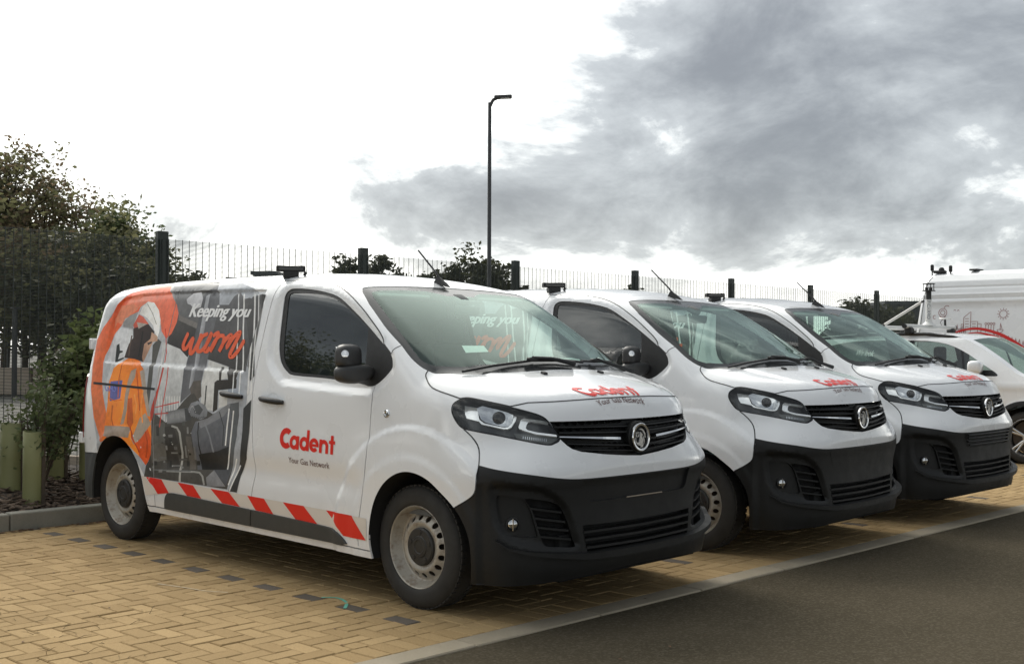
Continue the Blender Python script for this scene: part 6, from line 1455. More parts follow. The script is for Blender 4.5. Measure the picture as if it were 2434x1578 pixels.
# ------------------------------------------------------------------ mesh fence, bed plants, lamp post, trees and buildings behind
M['fence_green'] = simple('dark_green_powder_coat', (0.014, 0.022, 0.018), 0.45, var=.15)
fence = thing('mesh_fence', 'dark green welded mesh security fence running behind the parked vans', 'fence', (-5.6, 0, 0))
PY = [.745-2.5*k for k in range(4, 0, -1)] + [.745+2.52*k for k in range(0, 16)]
FX0 = -5.6
def fxx(y): return -.0016*(y-.7)
b = MB(); b.box((0, 0, 1.275), (.06, .115, 2.55), None, .006); b.box((0, 0, .10), (.14, .18, .012)); pm = b.build('fence_post', M['fence_green'], fence).data
bpy.data.objects.remove([o for o in fence.children][0])
for y in PY:
    o = link('fence_post', pm, fence); o.location = (fxx(y), y, 0)
# one panel of close horizontal wires and vertical wires, shared by all bays
V, F = [], []
def wire(p, q, r):
    b0 = len(V); d = (Vector(q)-Vector(p)).normalized(); a = Vector((1, 0, 0)); c = d.cross(a)
    for P in (p, q):
        for sx, sy in ((1, 0), (0, 1), (-1, 0), (0, -1)): V.append(tuple(Vector(P)+a*sx*r+c*sy*r))
    F.extend([(b0+i, b0+(i+1) % 4, b0+4+(i+1) % 4, b0+4+i) for i in range(4)])
z = .14
while z < 2.47: wire((.0, .03, z), (.0, 2.49, z), .0026); z += .0127*1.0
panel_me = bpy.data.meshes.new('mesh_panel'); nv = 0
for k in range(33): wire((.006, .05+k*.0752, .13), (.006, .05+k*.0752, 2.475), .0038)
panel_me.from_pydata(V, [], F); panel_me.materials.append(M['fence_green']); panel_me.update()
for y in PY[:-1]:
    o = link('mesh_panel', panel_me, fence); o.location = (fxx(y)+.036, y, 0)

# ---- planting bed: tree guards with young shrubs
def leaf_mat(name, a, b, trans=0.25):
    t = NT(name); geo = t.node('ShaderNodeNewGeometry')
    c = t.mix(geo.outputs['Random Per Island'], a, b)
    df = t.node('ShaderNodeBsdfTranslucent'); t.l.new(c, df.inputs[0])
    t.set(Base_Color=c, Roughness=.6, Specular_IOR_Level=.3)
    mx = t.node('ShaderNodeMixShader'); mx.inputs[0].default_value = trans
    t.l.new(t.b.outputs[0], mx.inputs[1]); t.l.new(df.outputs[0], mx.inputs[2]); t.l.new(mx.outputs[0], t.out.inputs[0])
    return t.m
M['leaf_shrub'] = leaf_mat('shrub_leaf', (0.07, 0.095, 0.04), (0.125, 0.15, 0.07), .4)
M['leaf_bright'] = leaf_mat('willow_leaf', (0.10, 0.135, 0.05), (0.17, 0.20, 0.085), .45)
M['leaf_tree'] = leaf_mat('tree_leaf', (0.115, 0.118, 0.055), (0.16, 0.155, 0.08), .6)
M['leaf_brown'] = leaf_mat('autumn_leaf', (0.135, 0.10, 0.06), (0.17, 0.13, 0.08), .6)
M['leaf_dark'] = leaf_mat('dark_leaf', (0.045, 0.052, 0.028), (0.085, 0.09, 0.045), .3)
M['wood'] = simple('bark', (0.075, 0.058, 0.042), .9, var=.4, bump=.4, bscale=40)
M['guard'] = simple('tree_guard_plastic', (0.21, 0.215, 0.09), .55, var=.18, scale=4)
def leaves(C, N, size, rng, flat=.4):
    """N pointed leaf blades around centres C -> verts, faces"""
    k = len(C); V = np.zeros((k, 4, 3)); d = rng.normal(size=(k, 3)); d[:, 2] *= 1-flat; d /= np.linalg.norm(d, axis=1, keepdims=True)
    e = rng.normal(size=(k, 3)); e -= d*np.sum(d*e, 1, keepdims=True); e /= np.linalg.norm(e, axis=1, keepdims=True)
    s = size*rng.uniform(.6, 1.35, (k, 1))
    V[:, 0] = C-d*s; V[:, 1] = C+e*s*.5; V[:, 2] = C+d*s; V[:, 3] = C-e*s*.5
    F = np.arange(4*k).reshape(k, 4)
    return V.reshape(-1, 3), F
def guard(x, y, r, h):
    g = thing('tree_guard', 'olive green plastic tree guard tube', 'tree guard', (x, y, bedz(x)-.02), 0, None)
    n_ = 26; V, F = [], []
    for kk, rr in ((0, r), (1, r-.006)):
        for zz in (0, h*.5, h):
            for i in range(n_):
                a = 2*math.pi*i/n_; q = rr*(1+.012*math.sin(3*a+zz*3)); V.append((q*math.cos(a), q*math.sin(a), zz+.004*math.sin(2*a)))
    for lay in range(2):
        for ring_ in range(2):
            for i in range(n_):
                a0 = lay*3*n_+ring_*n_+i; a1 = lay*3*n_+ring_*n_+(i+1) % n_; f = (a0, a1, a1+n_, a0+n_); F.append(f if lay == 0 else f[::-1])
    for i in range(n_): F.append((2*n_+i, 2*n_+(i+1) % n_, 5*n_+(i+1) % n_, 5*n_+i))
    mk('tube', V, F, M['guard'], g)
    b = MB(); b.box((r*.9, r*.5, h*.52), (.03, .03, h*1.04)); b.build('stake', M['wood'], g)
    return g
def shrub(name, label, x, y, z0, ht, spread, nst, nleaf, lsz, lm, lean=(0, 0), seed=0, droop=0.0):
    rng = np.random.default_rng(seed); t = thing(name, label, 'shrub', (x, y, 0))
    b = MB(); cs = []
    for k in range(nst):
        a = rng.uniform(0, 6.28); e = rng.uniform(.3, 1)*spread; top = Vector((math.cos(a)*e+lean[0], math.sin(a)*e+lean[1], z0+ht*rng.uniform(.62, 1)))
        p0 = Vector((rng.uniform(-.03, .03), rng.uniform(-.03, .03), .1)); mid = p0.lerp(top, .55)+Vector((0, 0, .12*ht))
        P = [p0, mid, top+Vector((0, 0, -droop*e))]; b.tube(P, [.009, .006, .002], 5, False)
        for q in range(nleaf):
            tt = rng.uniform(.42, 1.02); pp = P[0].lerp(P[1], min(1, tt/.55)) if tt < .55 else P[1].lerp(P[2], (tt-.55)/.45)
            cs.append(tuple(pp+Vector(rng.normal(0, 1, 3))*.055))
    b.build('stems', M['wood'], t)
    V, F = leaves(np.array(cs), 0, lsz, rng); mk('foliage', V, F, M[lm], t, False)
    return t
def bedz(x): return .11+max(0, min(1, (-4.45-x)/1.05))*.15
gpos = [(-5.14, -.90, .098, .58), (-4.68, -.92, .085, .60), (-5.42, -.38, .088, .50), (-5.22, -.18, .080, .55)]
glab = ['wide olive green tree guard tube cut by the left edge of the photo', 'olive green tree guard tube nearest the kerb, second from the left', 'olive green tree guard tube third from the left, under the bushiest shrub', 'olive green tree guard tube closest to the nearest van']
for (x, y, r, h), lb in zip(gpos, glab):
    g = guard(x, y, r, h); g['label'] = lb; g['group'] = 'tree guards in the planting bed'
sl = [shrub('young_shrub', 'sparse low shrub sprouting from the leftmost tree guard', -5.14, -.90, .68, .24, .26, 9, 36, .026, 'leaf_shrub', (.05, .12), 3),
      shrub('young_shrub', 'leafy young shrub sprouting from the second tree guard from the left', -4.68, -.92, .62, .46, .26, 18, 60, .030, 'leaf_shrub', (-.05, .16), 4),
      shrub('young_shrub', 'bushy young shrub over the third tree guard from the left', -5.42, -.38, .62, .80, .32, 24, 70, .032, 'leaf_shrub', (.05, .05), 5),
      shrub('young_shrub', 'tall pale green leafy shrub beside the rear corner of the nearest van', -5.22, -.18, .66, 1.10, .27, 26, 80, .042, 'leaf_bright', (.03, .05), 6, .1)]
for s_ in sl: s_['group'] = 'young shrubs in tree guards'

# ---- trees
def tree(name, label, x, y, ht, crown_w, crown_z0, nb, nleaf, lsz, mats, seed, trunk_r=.16, airy=.5, group=None, wz=1.0):
    """tapered trunk, limbs, twigs carrying clumps of leaves; clumps leave gaps"""
    rng = np.random.default_rng(seed); t = thing(name, label, 'tree', (x, y, 0), 0, group)
    b = MB(); b.tube([(0, 0, -.1), (rng.normal()*.05*ht*.2, rng.normal()*.05*ht*.2, ht*.35), (rng.normal()*.06*ht*.3, rng.normal()*.1, ht*.8)], [trunk_r, trunk_r*.75, trunk_r*.22], 8, False)
    tips = []
    for k in range(nb):
        z0 = crown_z0+(ht*.78-crown_z0)*rng.uniform(0, 1)**1.1; a = rng.uniform(0, 6.28)
        u = rng.uniform(.25, 1)
        zt = min(ht, z0+ht*.12+ht*.25*rng.uniform(0, 1))
        prof = math.sqrt(max(.05, 1-((zt-(crown_z0+ht)/2)/((ht-crown_z0)/2+.01))**2))
        e = crown_w*prof*u**.6
        tip = Vector((math.cos(a)*e, math.sin(a)*e, zt)); p0 = Vector((0, 0, z0*.85)); mid = p0.lerp(tip, .5)+Vector((0, 0, .05*ht))
        b.tube([p0, mid, tip], [trunk_r*.3, trunk_r*.17, trunk_r*.05], 5, False)
        for q in range(4):
            tw = tip+Vector(rng.normal(0, 1, 3))*crown_w*.17; tips.append(tw); b.tube([mid.lerp(tip, .6), tw], [trunk_r*.09, trunk_r*.03], 4, False)
        tips.append(tip); tips.append(mid.lerp(tip, .6)+Vector(rng.normal(0, 1, 3))*.2)
    b.build('trunk', M['wood'], t)
    tips = np.array([tuple(q) for q in tips]); rad = crown_w*.17
    per = max(4, nleaf//len(tips)); cs = np.repeat(tips, per, 0)
    g = np.clip(rng.normal(0, 1, cs.shape), -1.5, 1.5); cl = np.repeat(rng.uniform(.45, 1.25, (len(tips), 1)), per, 0)
    cs = cs+g*rad*cl*[1, 1, .7]
    h = rng.uniform(0, 1, len(tips)); sel = np.repeat(h, per) < (.0 if len(mats) == 1 else .42)
    V, F = leaves(cs[~sel], 0, lsz, rng); mk('crown', V, F, M[mats[0]], t, False)
    if sel.any(): V, F = leaves(cs[sel], 0, lsz, rng); mk('crown', V, F, M[mats[1]], t, False)
    return t
def at(px, dep):
    X = (px-1217)/2777*dep; q = CAM_C+fw*dep+r2*X; return q.x, q.y
BG = 'trees beyond the fence'
for px, dep, ht, cw, z0, nb, nl, ls, mats, sd_, lab in [
    (10, 30, 6.95, 1.9, 2.0 , 44, 5200, .075, ('leaf_tree', 'leaf_brown'), 21, 'tall thin-leaved tree beyond the fence, highest at the left edge of the photo'),
    (105, 31, 6.35, 1.7, 2.0, 40, 3400, .07, ('leaf_tree', 'leaf_brown'), 22, 'airy tree beyond the fence, second highest from the left edge'),
    (190, 30, 5.55, 1.5, 1.0, 38, 3600, .07, ('leaf_brown', 'leaf_tree'), 23, 'brownish half bare tree beyond the fence, between the tallest tree and the rounded one'),
    (275, 29, 4.9, 1.35, .6, 44, 9000, .075, ('leaf_tree', 'leaf_shrub'), 24, 'rounded dense green tree beyond the fence above the nearest van\'s rear corner'),
    (60, 28, 4.2, 2.2, .2, 46, 13000, .09, ('leaf_tree', 'leaf_brown'), 25, 'broad low tree forming the dark mass under the tallest tree at the left'),
    (200, 27, 3.6, 2.0, .2, 46, 13000, .09, ('leaf_tree', 'leaf_dark'), 26, 'broad low tree beyond the fence, just left of the nearest van\'s roof'),
    (330, 27, 3.35, 1.2, .2, 34, 9000, .08, ('leaf_tree', 'leaf_dark'), 27, 'low bushy tree beyond the fence, just left of the first tall fence post'),
    (-90, 30, 6.0, 2.2, .5, 44, 9000, .09, ('leaf_tree', 'leaf_dark'), 28, 'tree beyond the fence, farthest left, mostly outside the photo'),
    (450, 26, 3.0, .62, .6, 20, 2600, .06, ('leaf_dark',), 29, 'small twiggy tree beyond the fence, just right of the first tall fence post'),
    (820, 42, 4.35, .95, 1.6, 22, 3800, .10, ('leaf_dark',), 30, 'small rounded tree beyond the fence, left of the second fence post'),
    (905, 43, 4.55, 1.05, 1.6, 24, 4600, .10, ('leaf_dark',), 31, 'small rounded tree beyond the fence, right of the second fence post'),
    (1040, 45, 4.25, .95, 1.6, 20, 3200, .10, ('leaf_dark',), 32, 'low tree beyond the fence, below the tip of the nearest van\'s aerial'),
    (1140, 44, 4.75, 1.35, 1.6, 30, 6500, .10, ('leaf_dark',), 33, 'dark tree beyond the fence directly behind the street lamp'),
    (1215, 44, 4.0, .9, 1.4, 20, 3600, .10, ('leaf_dark',), 34, 'dark tree beyond the fence behind the third fence post'),
    (1500, 60, 4.3, 1.0, 1.5, 16, 2200, .12, ('leaf_dark',), 35, 'far tree just showing over the second van\'s roof by a fence post'),
    (2040, 46, 3.0, 1.5, .5, 28, 6000, .12, ('leaf_dark',), 36, 'dark bushy tree beyond the fence, left of the last fence post on the right'),
    (2150, 50, 2.6, 1.8, .5, 28, 6000, .12, ('leaf_dark',), 37, 'dark low tree beyond the fence, just left of the tall white van')]:
    if px < 400: dep *= 1.32; ht = 1.42+(ht-1.42)*1.13; cw *= 1.28; ls *= 1.25; z0 = max(z0*1.3, 1.15)
    if px >= 700: ht -= .15
    x, y = at(px, dep); tree('tree', lab, x, y, ht, cw, z0, nb, nl, ls, mats, sd_, .12 if ht < 5 else .17, group=BG)
# trees on the near side of the yard, outside the frame, that the van windows mirror
for x, y, ht, cw, sd_ in ((-15.5, -12.5, 4.9, 2.2, 41), (-21, -14.5, 6.6, 2.8, 42), (-11.5, -15, 2.9, 2.0, 43)):
    tree('tree', {41: 'middle sized tree out of frame, mirrored in the door window of the nearest van', 42: 'largest tree out of frame, farthest from the nearest van', 43: 'low bushy tree out of frame, nearest the camera side'}[sd_], x, y, ht, cw, .5, 60, 20000, .065, ('leaf_tree', 'leaf_dark'), sd_, .2, group='trees on the near side of the yard')

# ---- street lamp
M['lamp_post'] = simple('galvanised_dark_post', (0.055, 0.057, 0.06), .5, .3)
lx, ly = at(1162, 22); lamp = thing('street_lamp', 'tall slim grey street lamp with a flat lantern beyond the fence', 'street lamp', (lx, ly, 0))
b = MB(); b.tube([(0, 0, -.1), (0, 0, 1.2), (0, 0, 1.25), (0, 0, 6.05)], [.06, .06, .042, .033], 12); b.build('pole', M['lamp_post'], lamp, True)
dirv = Vector((rt.x, rt.y, 0)).normalized()
b = MB(); b.tube([(0, 0, 5.98), dirv*.06+Vector((0, 0, 6.10)), dirv*.16+Vector((0, 0, 6.15))], [.036, .034, .034], 8)
rot = Matrix.Rotation(math.atan2(dirv.y, dirv.x), 3, 'Z') @ Matrix.Rotation(R(-3), 3, 'Y'); b.box(dirv*.25+Vector((0, 0, 6.155)), (.34, .19, .055), rot, .02, 2); ar = b.build('lantern', M['lamp_post'], lamp, True)
b = MB(); b.box(dirv*.27+Vector((0, 0, 6.124)), (.2, .13, .008), rot); b.build('led_panel', M['lens'], ar)

# ---- beyond the fence on the left: concrete block wall, rail post, white kerb line; far buildings
M['pale_block'] = concrete('pale_concrete_block', (0.46, 0.38, 0.30), (0.56, 0.48, 0.39))
bw = thing('block_wall', 'low wall of pale concrete blocks seen through the fence at the left', 'wall')
bme = None
for k in range(9):
    x, y = at(-230+126*k, 35); 
    if bme is None: b = MB(); b.box((0, 0, .38), (1.5, .6, .80), None, .03); o = b.build('block', M['pale_block'], bw); bme = o.data
    else: o = link('block', bme, bw)
    o.location = (x, y, random.uniform(-.03, .03)); o.rotation_euler = (0, 0, math.atan2(rt.y, rt.x)+random.uniform(-.02, .02))
x, y = at(35, 33); b = MB(); b.tube([(0, 0, 0), (0, 0, 2.5)], .075, 10); b.box((0, 0, 2.5), (.2, .2, .04)); o = b.build('steel_post', M['lamp_post']); o.location = (x, y, 0); tag(o, 'plain grey steel post standing behind the pale block wall at the left', 'post')
rf_ = thing('rail_fence', 'grey two rail barrier behind the pale block wall at the left', 'fence')
for zz in (1.42, 2.1):
    b = MB(); p0 = Vector((*at(-200, 37), zz)); p1 = Vector((*at(240, 37), zz)); b.tube([p0, p1], .035, 6); b.build('rail', M['lamp_post'], rf_)
for k in range(5):
    xx, yy = at(-190+105*k, 37); b = MB(); b.box((xx, yy, 1.1), (.07, .07, 2.2)); b.build('rail_post', M['lamp_post'], rf_)
p0, p1 = Vector((*at(-600, 14.6), 0)), Vector((*at(900, 14.6), 0)); b = MB(); d = (p1-p0); b.box((p0+p1)/2+Vector((0, 0, .0)), (d.length, .16, .12), Matrix.Rotation(math.atan2(d.y, d.x), 3, 'Z'), .01); o = b.build('far_kerb', M['pale_block']); tag(o, kind='structure')
M['clad'] = simple('grey_cladding', (0.20, 0.215, 0.23), .6, var=.05); M['clad_dark'] = simple('dark_cladding', (0.07, 0.08, 0.085), .6, var=.05); M['bld_window'] = simple('building_window', (0.03, 0.035, 0.04), .15)
def building(px0, px1, dep, h, label, mat, depth=14, storeys=2, nwin=5):
    xa, ya = at(px0, dep); xb, yb = at(px1, dep); L = math.hypot(xb-xa, yb-ya); an = math.atan2(yb-ya, xb-xa)
    t = thing('building', label, 'building', ((xa+xb)/2, (ya+yb)/2, 0), an)
    b = MB(); b.box((0, depth/2, h/2), (L, depth, h)); w = b.build('wall', mat, t)
    b = MB(); b.box((0, depth/2, h+.12), (L+.4, depth+.4, .24)); b.build('roof', M['clad_dark'], t)
    for s_ in range(storeys):
        for k in range(nwin):
            b = MB(); b.box((-L/2+(k+.5)*L/nwin, -.03, h*(s_+.62)/storeys), (L/nwin*.62, .08, h/storeys*.42)); f = b.build('window', M['clad_dark'], t)
            b = MB(); b.box((-L/2+(k+.5)*L/nwin, -.075, h*(s_+.62)/storeys), (L/nwin*.54, .02, h/storeys*.36)); b.build('pane', M['bld_window'], f)
    return t
building(545, 602, 70, 5.35, 'low grey building far off behind the nearest van\'s roof lamp, left part', M['clad'])
building(603, 652, 78, 6.25, 'boxy pale grey building far off just left of the nearest van\'s roof lamp', M['clad'], storeys=3)
building(2108, 2230, 80, 4.5, 'dark grey building far off beyond the fence, beside the tall white van', M['clad_dark'])
# ------------------------------------------------------------------ the three panel vans
VAN, on_top, surf_, plate_ = build_van()
V2 = copy_tree(VAN); V2.location = (-.0086, 2.59065, 0); V2.rotation_euler = (0, 0, .0255614)
V3 = copy_tree(VAN); V3.location = (.0020355, 4.8575732, 0); V3.rotation_euler = (0, 0, -.0065492)
for v, lb in ((VAN, 'nearest white panel van, its whole printed side and red hazard stripes in view'),
              (V2, 'middle white panel van with plain black bumper, parked between two like it'),
              (V3, 'third white panel van with slatted upper bumper, beside the white crossover car')):
    v['label'] = lb; v['group'] = 'white panel vans parked in a row'
def bar_on(parent, P, name, mat, r=.004):
    b = MB(); b.tube([Vector(p) for p in P], r, 6); return b.build(name, mat, parent)
# bumper plate: first van has a scuffed lower edge, third has slats
P = surf_(np.array([(s, .6145) for s in np.linspace(1.28, SC_END, 12)]), .0015); P2 = P.copy(); P2[:, 1] *= -1
bar_on(VAN, np.vstack([P[4:], P2[::-1][1:]]), 'scuff_mark', M['tan_mark'], .0035)
for c in list(V2.children):
    if c.name.startswith('plate_panel'): bpy.data.objects.remove(c)
V_, F_ = [], []
a = overlay([np.vstack([PLATE, PLATE[::-1][:0]])], .001, 0, .03); put('plate_panel', join(a, mirror_y(a)), M['black_plastic'], V2)
for zz in (.715, .690, .662, .634):
    Q = [(s, zz) for s in np.linspace(1.045 if zz > .65 else 1.07, SC_END, 14)]
    A_ = surf_(np.array(Q), .010); B_ = A_.copy(); B_[:, 1] *= -1; bar_on(V3, np.vstack([A_, B_[::-1][1:]]), 'bumper_slat', M['black_plastic'], .007)
# papers behind the windscreen of the first van
def sheet_on_glass(pts, name, label):
    P, nn = on_top(pts, -.012); mk_ = mk(name, P, [tuple(range(len(P)))], M['paper'], None, False); tag(mk_, label, 'paper'); return mk_
sheet_on_glass([(-.053, -.511), (.008, -.536), (.042, -.387), (-.016, -.368)], 'parking_permit', 'white paper permit stuck low inside the nearest van\'s windscreen')
sheet_on_glass([(.175, .03), (.150, .22), (.140, .46), (.190, .16)], 'folded_paper', 'folded white papers lying behind the nearest van\'s windscreen at its far corner')
# something pale left on the third van's dashboard
def local(v, x, y, z): return v.matrix_basis @ Vector((x, y, z))

# ------------------------------------------------------------------ generic car body from cross sections
def loft(stations, n=40):
    """stations: x, list of half-section points (y,z) bottom to top centre -> surface rows"""
    rows = []
    for x, prof in stations:
        c = crom(prof, 6); L = np.r_[0, np.cumsum(np.linalg.norm(np.diff(c, axis=0), axis=1))]; t = np.linspace(0, L[-1], n)
        rows.append(np.stack([np.full(n, x), np.interp(t, L, c[:, 0]), np.interp(t, L, c[:, 1])], 1))
    return np.array(rows)

# ---- white crossover car beyond the vans ------------------------------------------------
car = thing('crossover_car', 'white crossover car with black roof rails and measuring gear on its roof', 'car', (-.63, 10.66, 0))
# side outline in (x from front wheel, z); half width about .91; windows cut with the same triangulation as the vans
CW = .91
def car_y(x, z):
    b = np.interp(z, [.2, .45, .75, .98, 1.06, 1.35, 1.55, 1.66], [.84, .90, .91, .905, .88, .775, .70, .60])
    fr = np.clip((x-.25)/.62, 0, 1); re = np.clip((-3.05-x)/.75, 0, 1)
    return b*(1-.42*fr**2.2)*(1-.22*re**2)
def roofz(x): return np.interp(x, [-3.75, -3.5, -3.1, -2.4, -1.7, -1.15, -.80, -.38, 0, .45, .72, .84], [1.10, 1.30, 1.50, 1.60, 1.625, 1.575, 1.45, 1.10, 1.035, .97, .90, .70])
C_OUT = crom([(-3.72,.42),(-3.76,.70),(-3.74,1.0),(-3.62,1.22),(-3.35,1.42),(-3.0,1.525),(-2.4,1.60),(-1.6,1.615),(-1.0,1.585),(-.74,1.515),(-.40,1.31),(-.12,1.12),(.10,1.055),(.40,.995),(.64,.92),(.78,.82),(.84,.65),(.83,.42),(.76,.26)], 5)
def wheelarch(cx, r, z0): a = np.linspace(np.pi+.05, -.05, 20)[::-1] if False else np.linspace(0, np.pi, 20); return np.stack([cx+r*np.cos(a), .33+r*np.sin(a)], 1)
c_bot = np.vstack([[(.60, .24)], [(.42, .24)], wheelarch(0, .40, .33), [(-.42, .24), (-2.20, .24)], wheelarch(-2.64, .40, .33), [(-3.06, .26), (-3.5, .32)]])
COUT = dens(np.vstack([C_OUT, c_bot]), .03)
C_WIN = crom([(-2.86,1.17),(-2.98,1.30),(-2.83,1.44),(-2.4,1.53),(-1.7,1.545),(-1.2,1.52),(-.88,1.42),(-.55,1.225),(-.36,1.10),(-.55,1.085),(-1.4,1.09),(-2.5,1.12)], 3, True)
C_PIL = [np.array([(-1.56, 1.07), (-1.50, 1.07), (-1.54, 1.56), (-1.60, 1.56)]), np.array([(-.80, 1.07), (-.77, 1.07), (-.87, 1.5), (-.90, 1.5)]), np.array([(-.60, 1.05), (-.30, 1.05), (-.36, 1.16), (-.60, 1.16)])]
CLAD_E = [np.stack([cx+.455*np.cos(a_), .33+.455*np.sin(a_)], 1) for cx in (0, -2.64) for a_ in [np.linspace(.16, np.pi-.16, 30)]]+[np.array([(-2.19, .40), (-.45, .40)]), np.array([(-3.72, .40), (-3.09, .40)]), np.array([(.45, .40), (.80, .40)])]
gx, gz = np.meshgrid(np.arange(-3.8, .85, .05), np.arange(.2, 1.65, .045)); gg = np.stack([gx.ravel(), gz.ravel()], 1)
Vc, Tc = run_cdt([COUT, dens(C_WIN, .03)] + [dens(p, .03) for p in C_PIL], CLAD_E, gg, COUT, .012)
cc = Vc[Tc].mean(1); Tc = Tc[pip(cc, COUT)]; cc = Vc[Tc].mean(1)
Pc = np.stack([Vc[:, 0], -car_y(Vc[:, 0], Vc[:, 1]), Vc[:, 1]], 1)
# a waist crease and a flared arch edge
Pc[:, 1] -= .014*np.exp(-((Vc[:, 1]-.97-.02*Vc[:, 0])/.03)**2)
for cx in (0, -2.64):
    r = np.hypot(Vc[:, 0]-cx, Vc[:, 1]-.33); Pc[:, 1] -= .018*sstep((.47-r)/.05)
Nc = vnormals(Pc, Tc)
if np.sum(Nc[:, 1]) > 0: Tc = Tc[:, ::-1]; Nc = -Nc
inw = pip(cc, C_WIN); pil = np.zeros(len(cc), bool)
for p in C_PIL: pil |= pip(cc, p)
clad = (cc[:, 1] < .40) | (np.hypot(cc[:, 0], cc[:, 1]-.33) < .455) | (np.hypot(cc[:, 0]+2.64, cc[:, 1]-.33) < .455)
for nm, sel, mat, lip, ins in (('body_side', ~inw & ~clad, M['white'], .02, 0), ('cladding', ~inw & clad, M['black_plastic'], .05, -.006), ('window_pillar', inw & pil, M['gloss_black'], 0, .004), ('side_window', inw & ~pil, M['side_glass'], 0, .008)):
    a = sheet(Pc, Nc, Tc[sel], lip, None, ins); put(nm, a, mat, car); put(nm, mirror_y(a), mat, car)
# top skin: bonnet, windscreen, roof, tailgate across the car
rows = []; xs_ = [p[0] for p in C_OUT[:]]; zs_ = [p[1] for p in C_OUT[:]]
TV = []; nn = 15
for x, z in zip(xs_, zs_):
    yb = float(car_y(np.array([x]), np.array([z]))[0])
    for k in range(nn):
        u = -1+2*k/(nn-1); bulge = .045*(1-u*u) if .95 < z else .0
        fx = .10*(1-u*u) if x > .5 else (-.06*(1-u*u) if x < -3.3 else .05*(1-u*u) if -.9 < x < .2 else 0)
        TV.append((x+fx, u*yb, z+bulge))
TF = [(i*nn+j, (i+1)*nn+j, (i+1)*nn+j+1, i*nn+j+1) for i in range(len(xs_)-1) for j in range(nn-1)]
mid = np.array([(xs_[i]+xs_[i+1])/2 for i in range(len(xs_)-1) for j in range(nn-1)]); midz = np.array([(zs_[i]+zs_[i+1])/2 for i in range(len(xs_)-1) for j in range(nn-1)]); jj = np.array([j for i in range(len(xs_)-1) for j in range(nn-1)])
isw = (mid > -.80) & (mid < .06) & (jj > 0) & (jj < nn-2); isr = (mid < -3.05) & (midz > 1.15) & (jj > 0) & (jj < nn-2)
for nm, sel, mat in (('windscreen', isw, M['windscreen']), ('rear_window', isr, M['side_glass']), ('roof', ~isw & ~isr & (mid < .06), M['white']), ('bonnet', ~isw & ~isr & (mid >= .06), M['white'])):
    mk(nm, TV, [f for f, q in zip(TF, sel) if q], mat, car)
b = MB(); b.box((-1.5, 0, .45), (3.6, 1.5, .4)); b.box((.3, 0, .5), (.9, 1.3, .4)); b.build('underbody', M['void'], car)
b = MB(); b.box((-.22, 0, .93), (.4, 1.5, .24), None, .05); b.build('dashboard', M['dash'], car)
for sx, sy in ((-1.25, -.38), (-1.25, .38), (-2.2, -.38), (-2.2, .38)):
    b = MB(); b.box((sx, sy, .95), (.16, .46, .66), Matrix.Rotation(R(-12), 3, 'Y'), .06, 2); b.box((sx-.07, sy, 1.36), (.10, .26, .2), None, .04, 2); b.build('seat', M['seat_cloth'], car, True)
for sg in (-1, 1):
    b = MB(); b.tube([(-3.05, sg*.66, 1.51), (-2.9, sg*.68, 1.575), (-2.2, sg*.685, 1.625), (-1.4, sg*.67, 1.63), (-1.02, sg*.66, 1.59), (-.80, sg*.655, 1.535)], [.012, .022, .024, .024, .020, .010], 8); b.build('roof_rail', M['gloss_black'], car, True)
    b = MB(); b.box((-.58, sg*1.03, 1.20), (.17, .30, .165), Matrix.Rotation(sg*-.25, 3, 'Z'), .055, 3); mi_ = b.build('wing_mirror', M['white'], car, True)
    b = MB(); b.box((-.58, sg*.95, 1.105), (.09, .25, .04), None, .012); b.build('mirror_foot', M['black_plastic'], mi_)
    b = MB(); b.box((-1.35, sg*.925, .90), (.2, .03, .03), None, .01); b.box((-2.25, sg*.92, .90), (.2, .03, .03), None, .01); b.build('door_handle', M['white'], car, True)
    lamp_ = [(.50, .905), (.30, .94), (.34, .83), (.62, .78), (.74, .84)]
    Vl, Tl = run_cdt([dens(lamp_, .04)], [], [], None); cl = Vl[Tl].mean(1); Tl = Tl[pip(cl, dens(lamp_, .04))]
    mk('headlamp', np.stack([Vl[:, 0], sg*(car_y(Vl[:, 0], Vl[:, 1])+.008), Vl[:, 1]], 1), Tl if sg == 1 else Tl[:, ::-1], M['lamp_bowl'], car)
    b = MB(); b.tube([(-1.0, sg*(.912), .36), (-1.02, sg*.918, .7), (-.99, sg*.912, 1.02)], .003, 4); b.tube([(-1.78, sg*.915, .30), (-1.80, sg*.918, .7), (-1.76, sg*.905, 1.08)], .003, 4); b.build('door_seam', M['rubber'], car)
def alloy(x, sg):
    w = empty('wheel', car, (x, sg*.80, .33)); ax = (0, sg, 0)
    b = MB(); b.revolve([(.235, .085), (.25, .10), (.29, .098), (.315, .085), (.328, .06), (.33, 0), (.325, -.07), (.28, -.10), (.23, -.09)], (0, 0, 0), ax, 40, True); b.build('tyre', M['tyre'], w, True)
    b = MB(); b.revolve([(.235, -.06), (.222, .06), (.232, .088), (.24, .085), (.242, .07)], (0, 0, 0), ax, 40); b.revolve([(.055, .04), (.055, .066), (.03, .072), (0, .072)], (0, 0, 0), ax, 20)
    for k in range(5):
        for d_ in (-.12, .12):
            a = 2*math.pi*k/5+.2; q = a+d_
            p = [(.045*math.cos(a), .050, .045*math.sin(a)), (.235*math.cos(q), .070, .235*math.sin(q))]
            b.tube([Vector((x_, y_*sg, z_)) for x_, y_, z_ in p], [.018, .013], 6)
    b.build('rim', M['steel_alloy'], w, True)
    b = MB(); b.revolve([(.21, -.03), (0, -.03)], (0, 0, 0), ax, 30); b.build('brake_disc', M['rust'], w)
M['steel_alloy'] = simple('alloy', (0.55, 0.55, 0.55), .3, .8, var=.08)
for x in (0, -2.64):
    for sg in (-1, 1): alloy(x, sg)
b = MB()
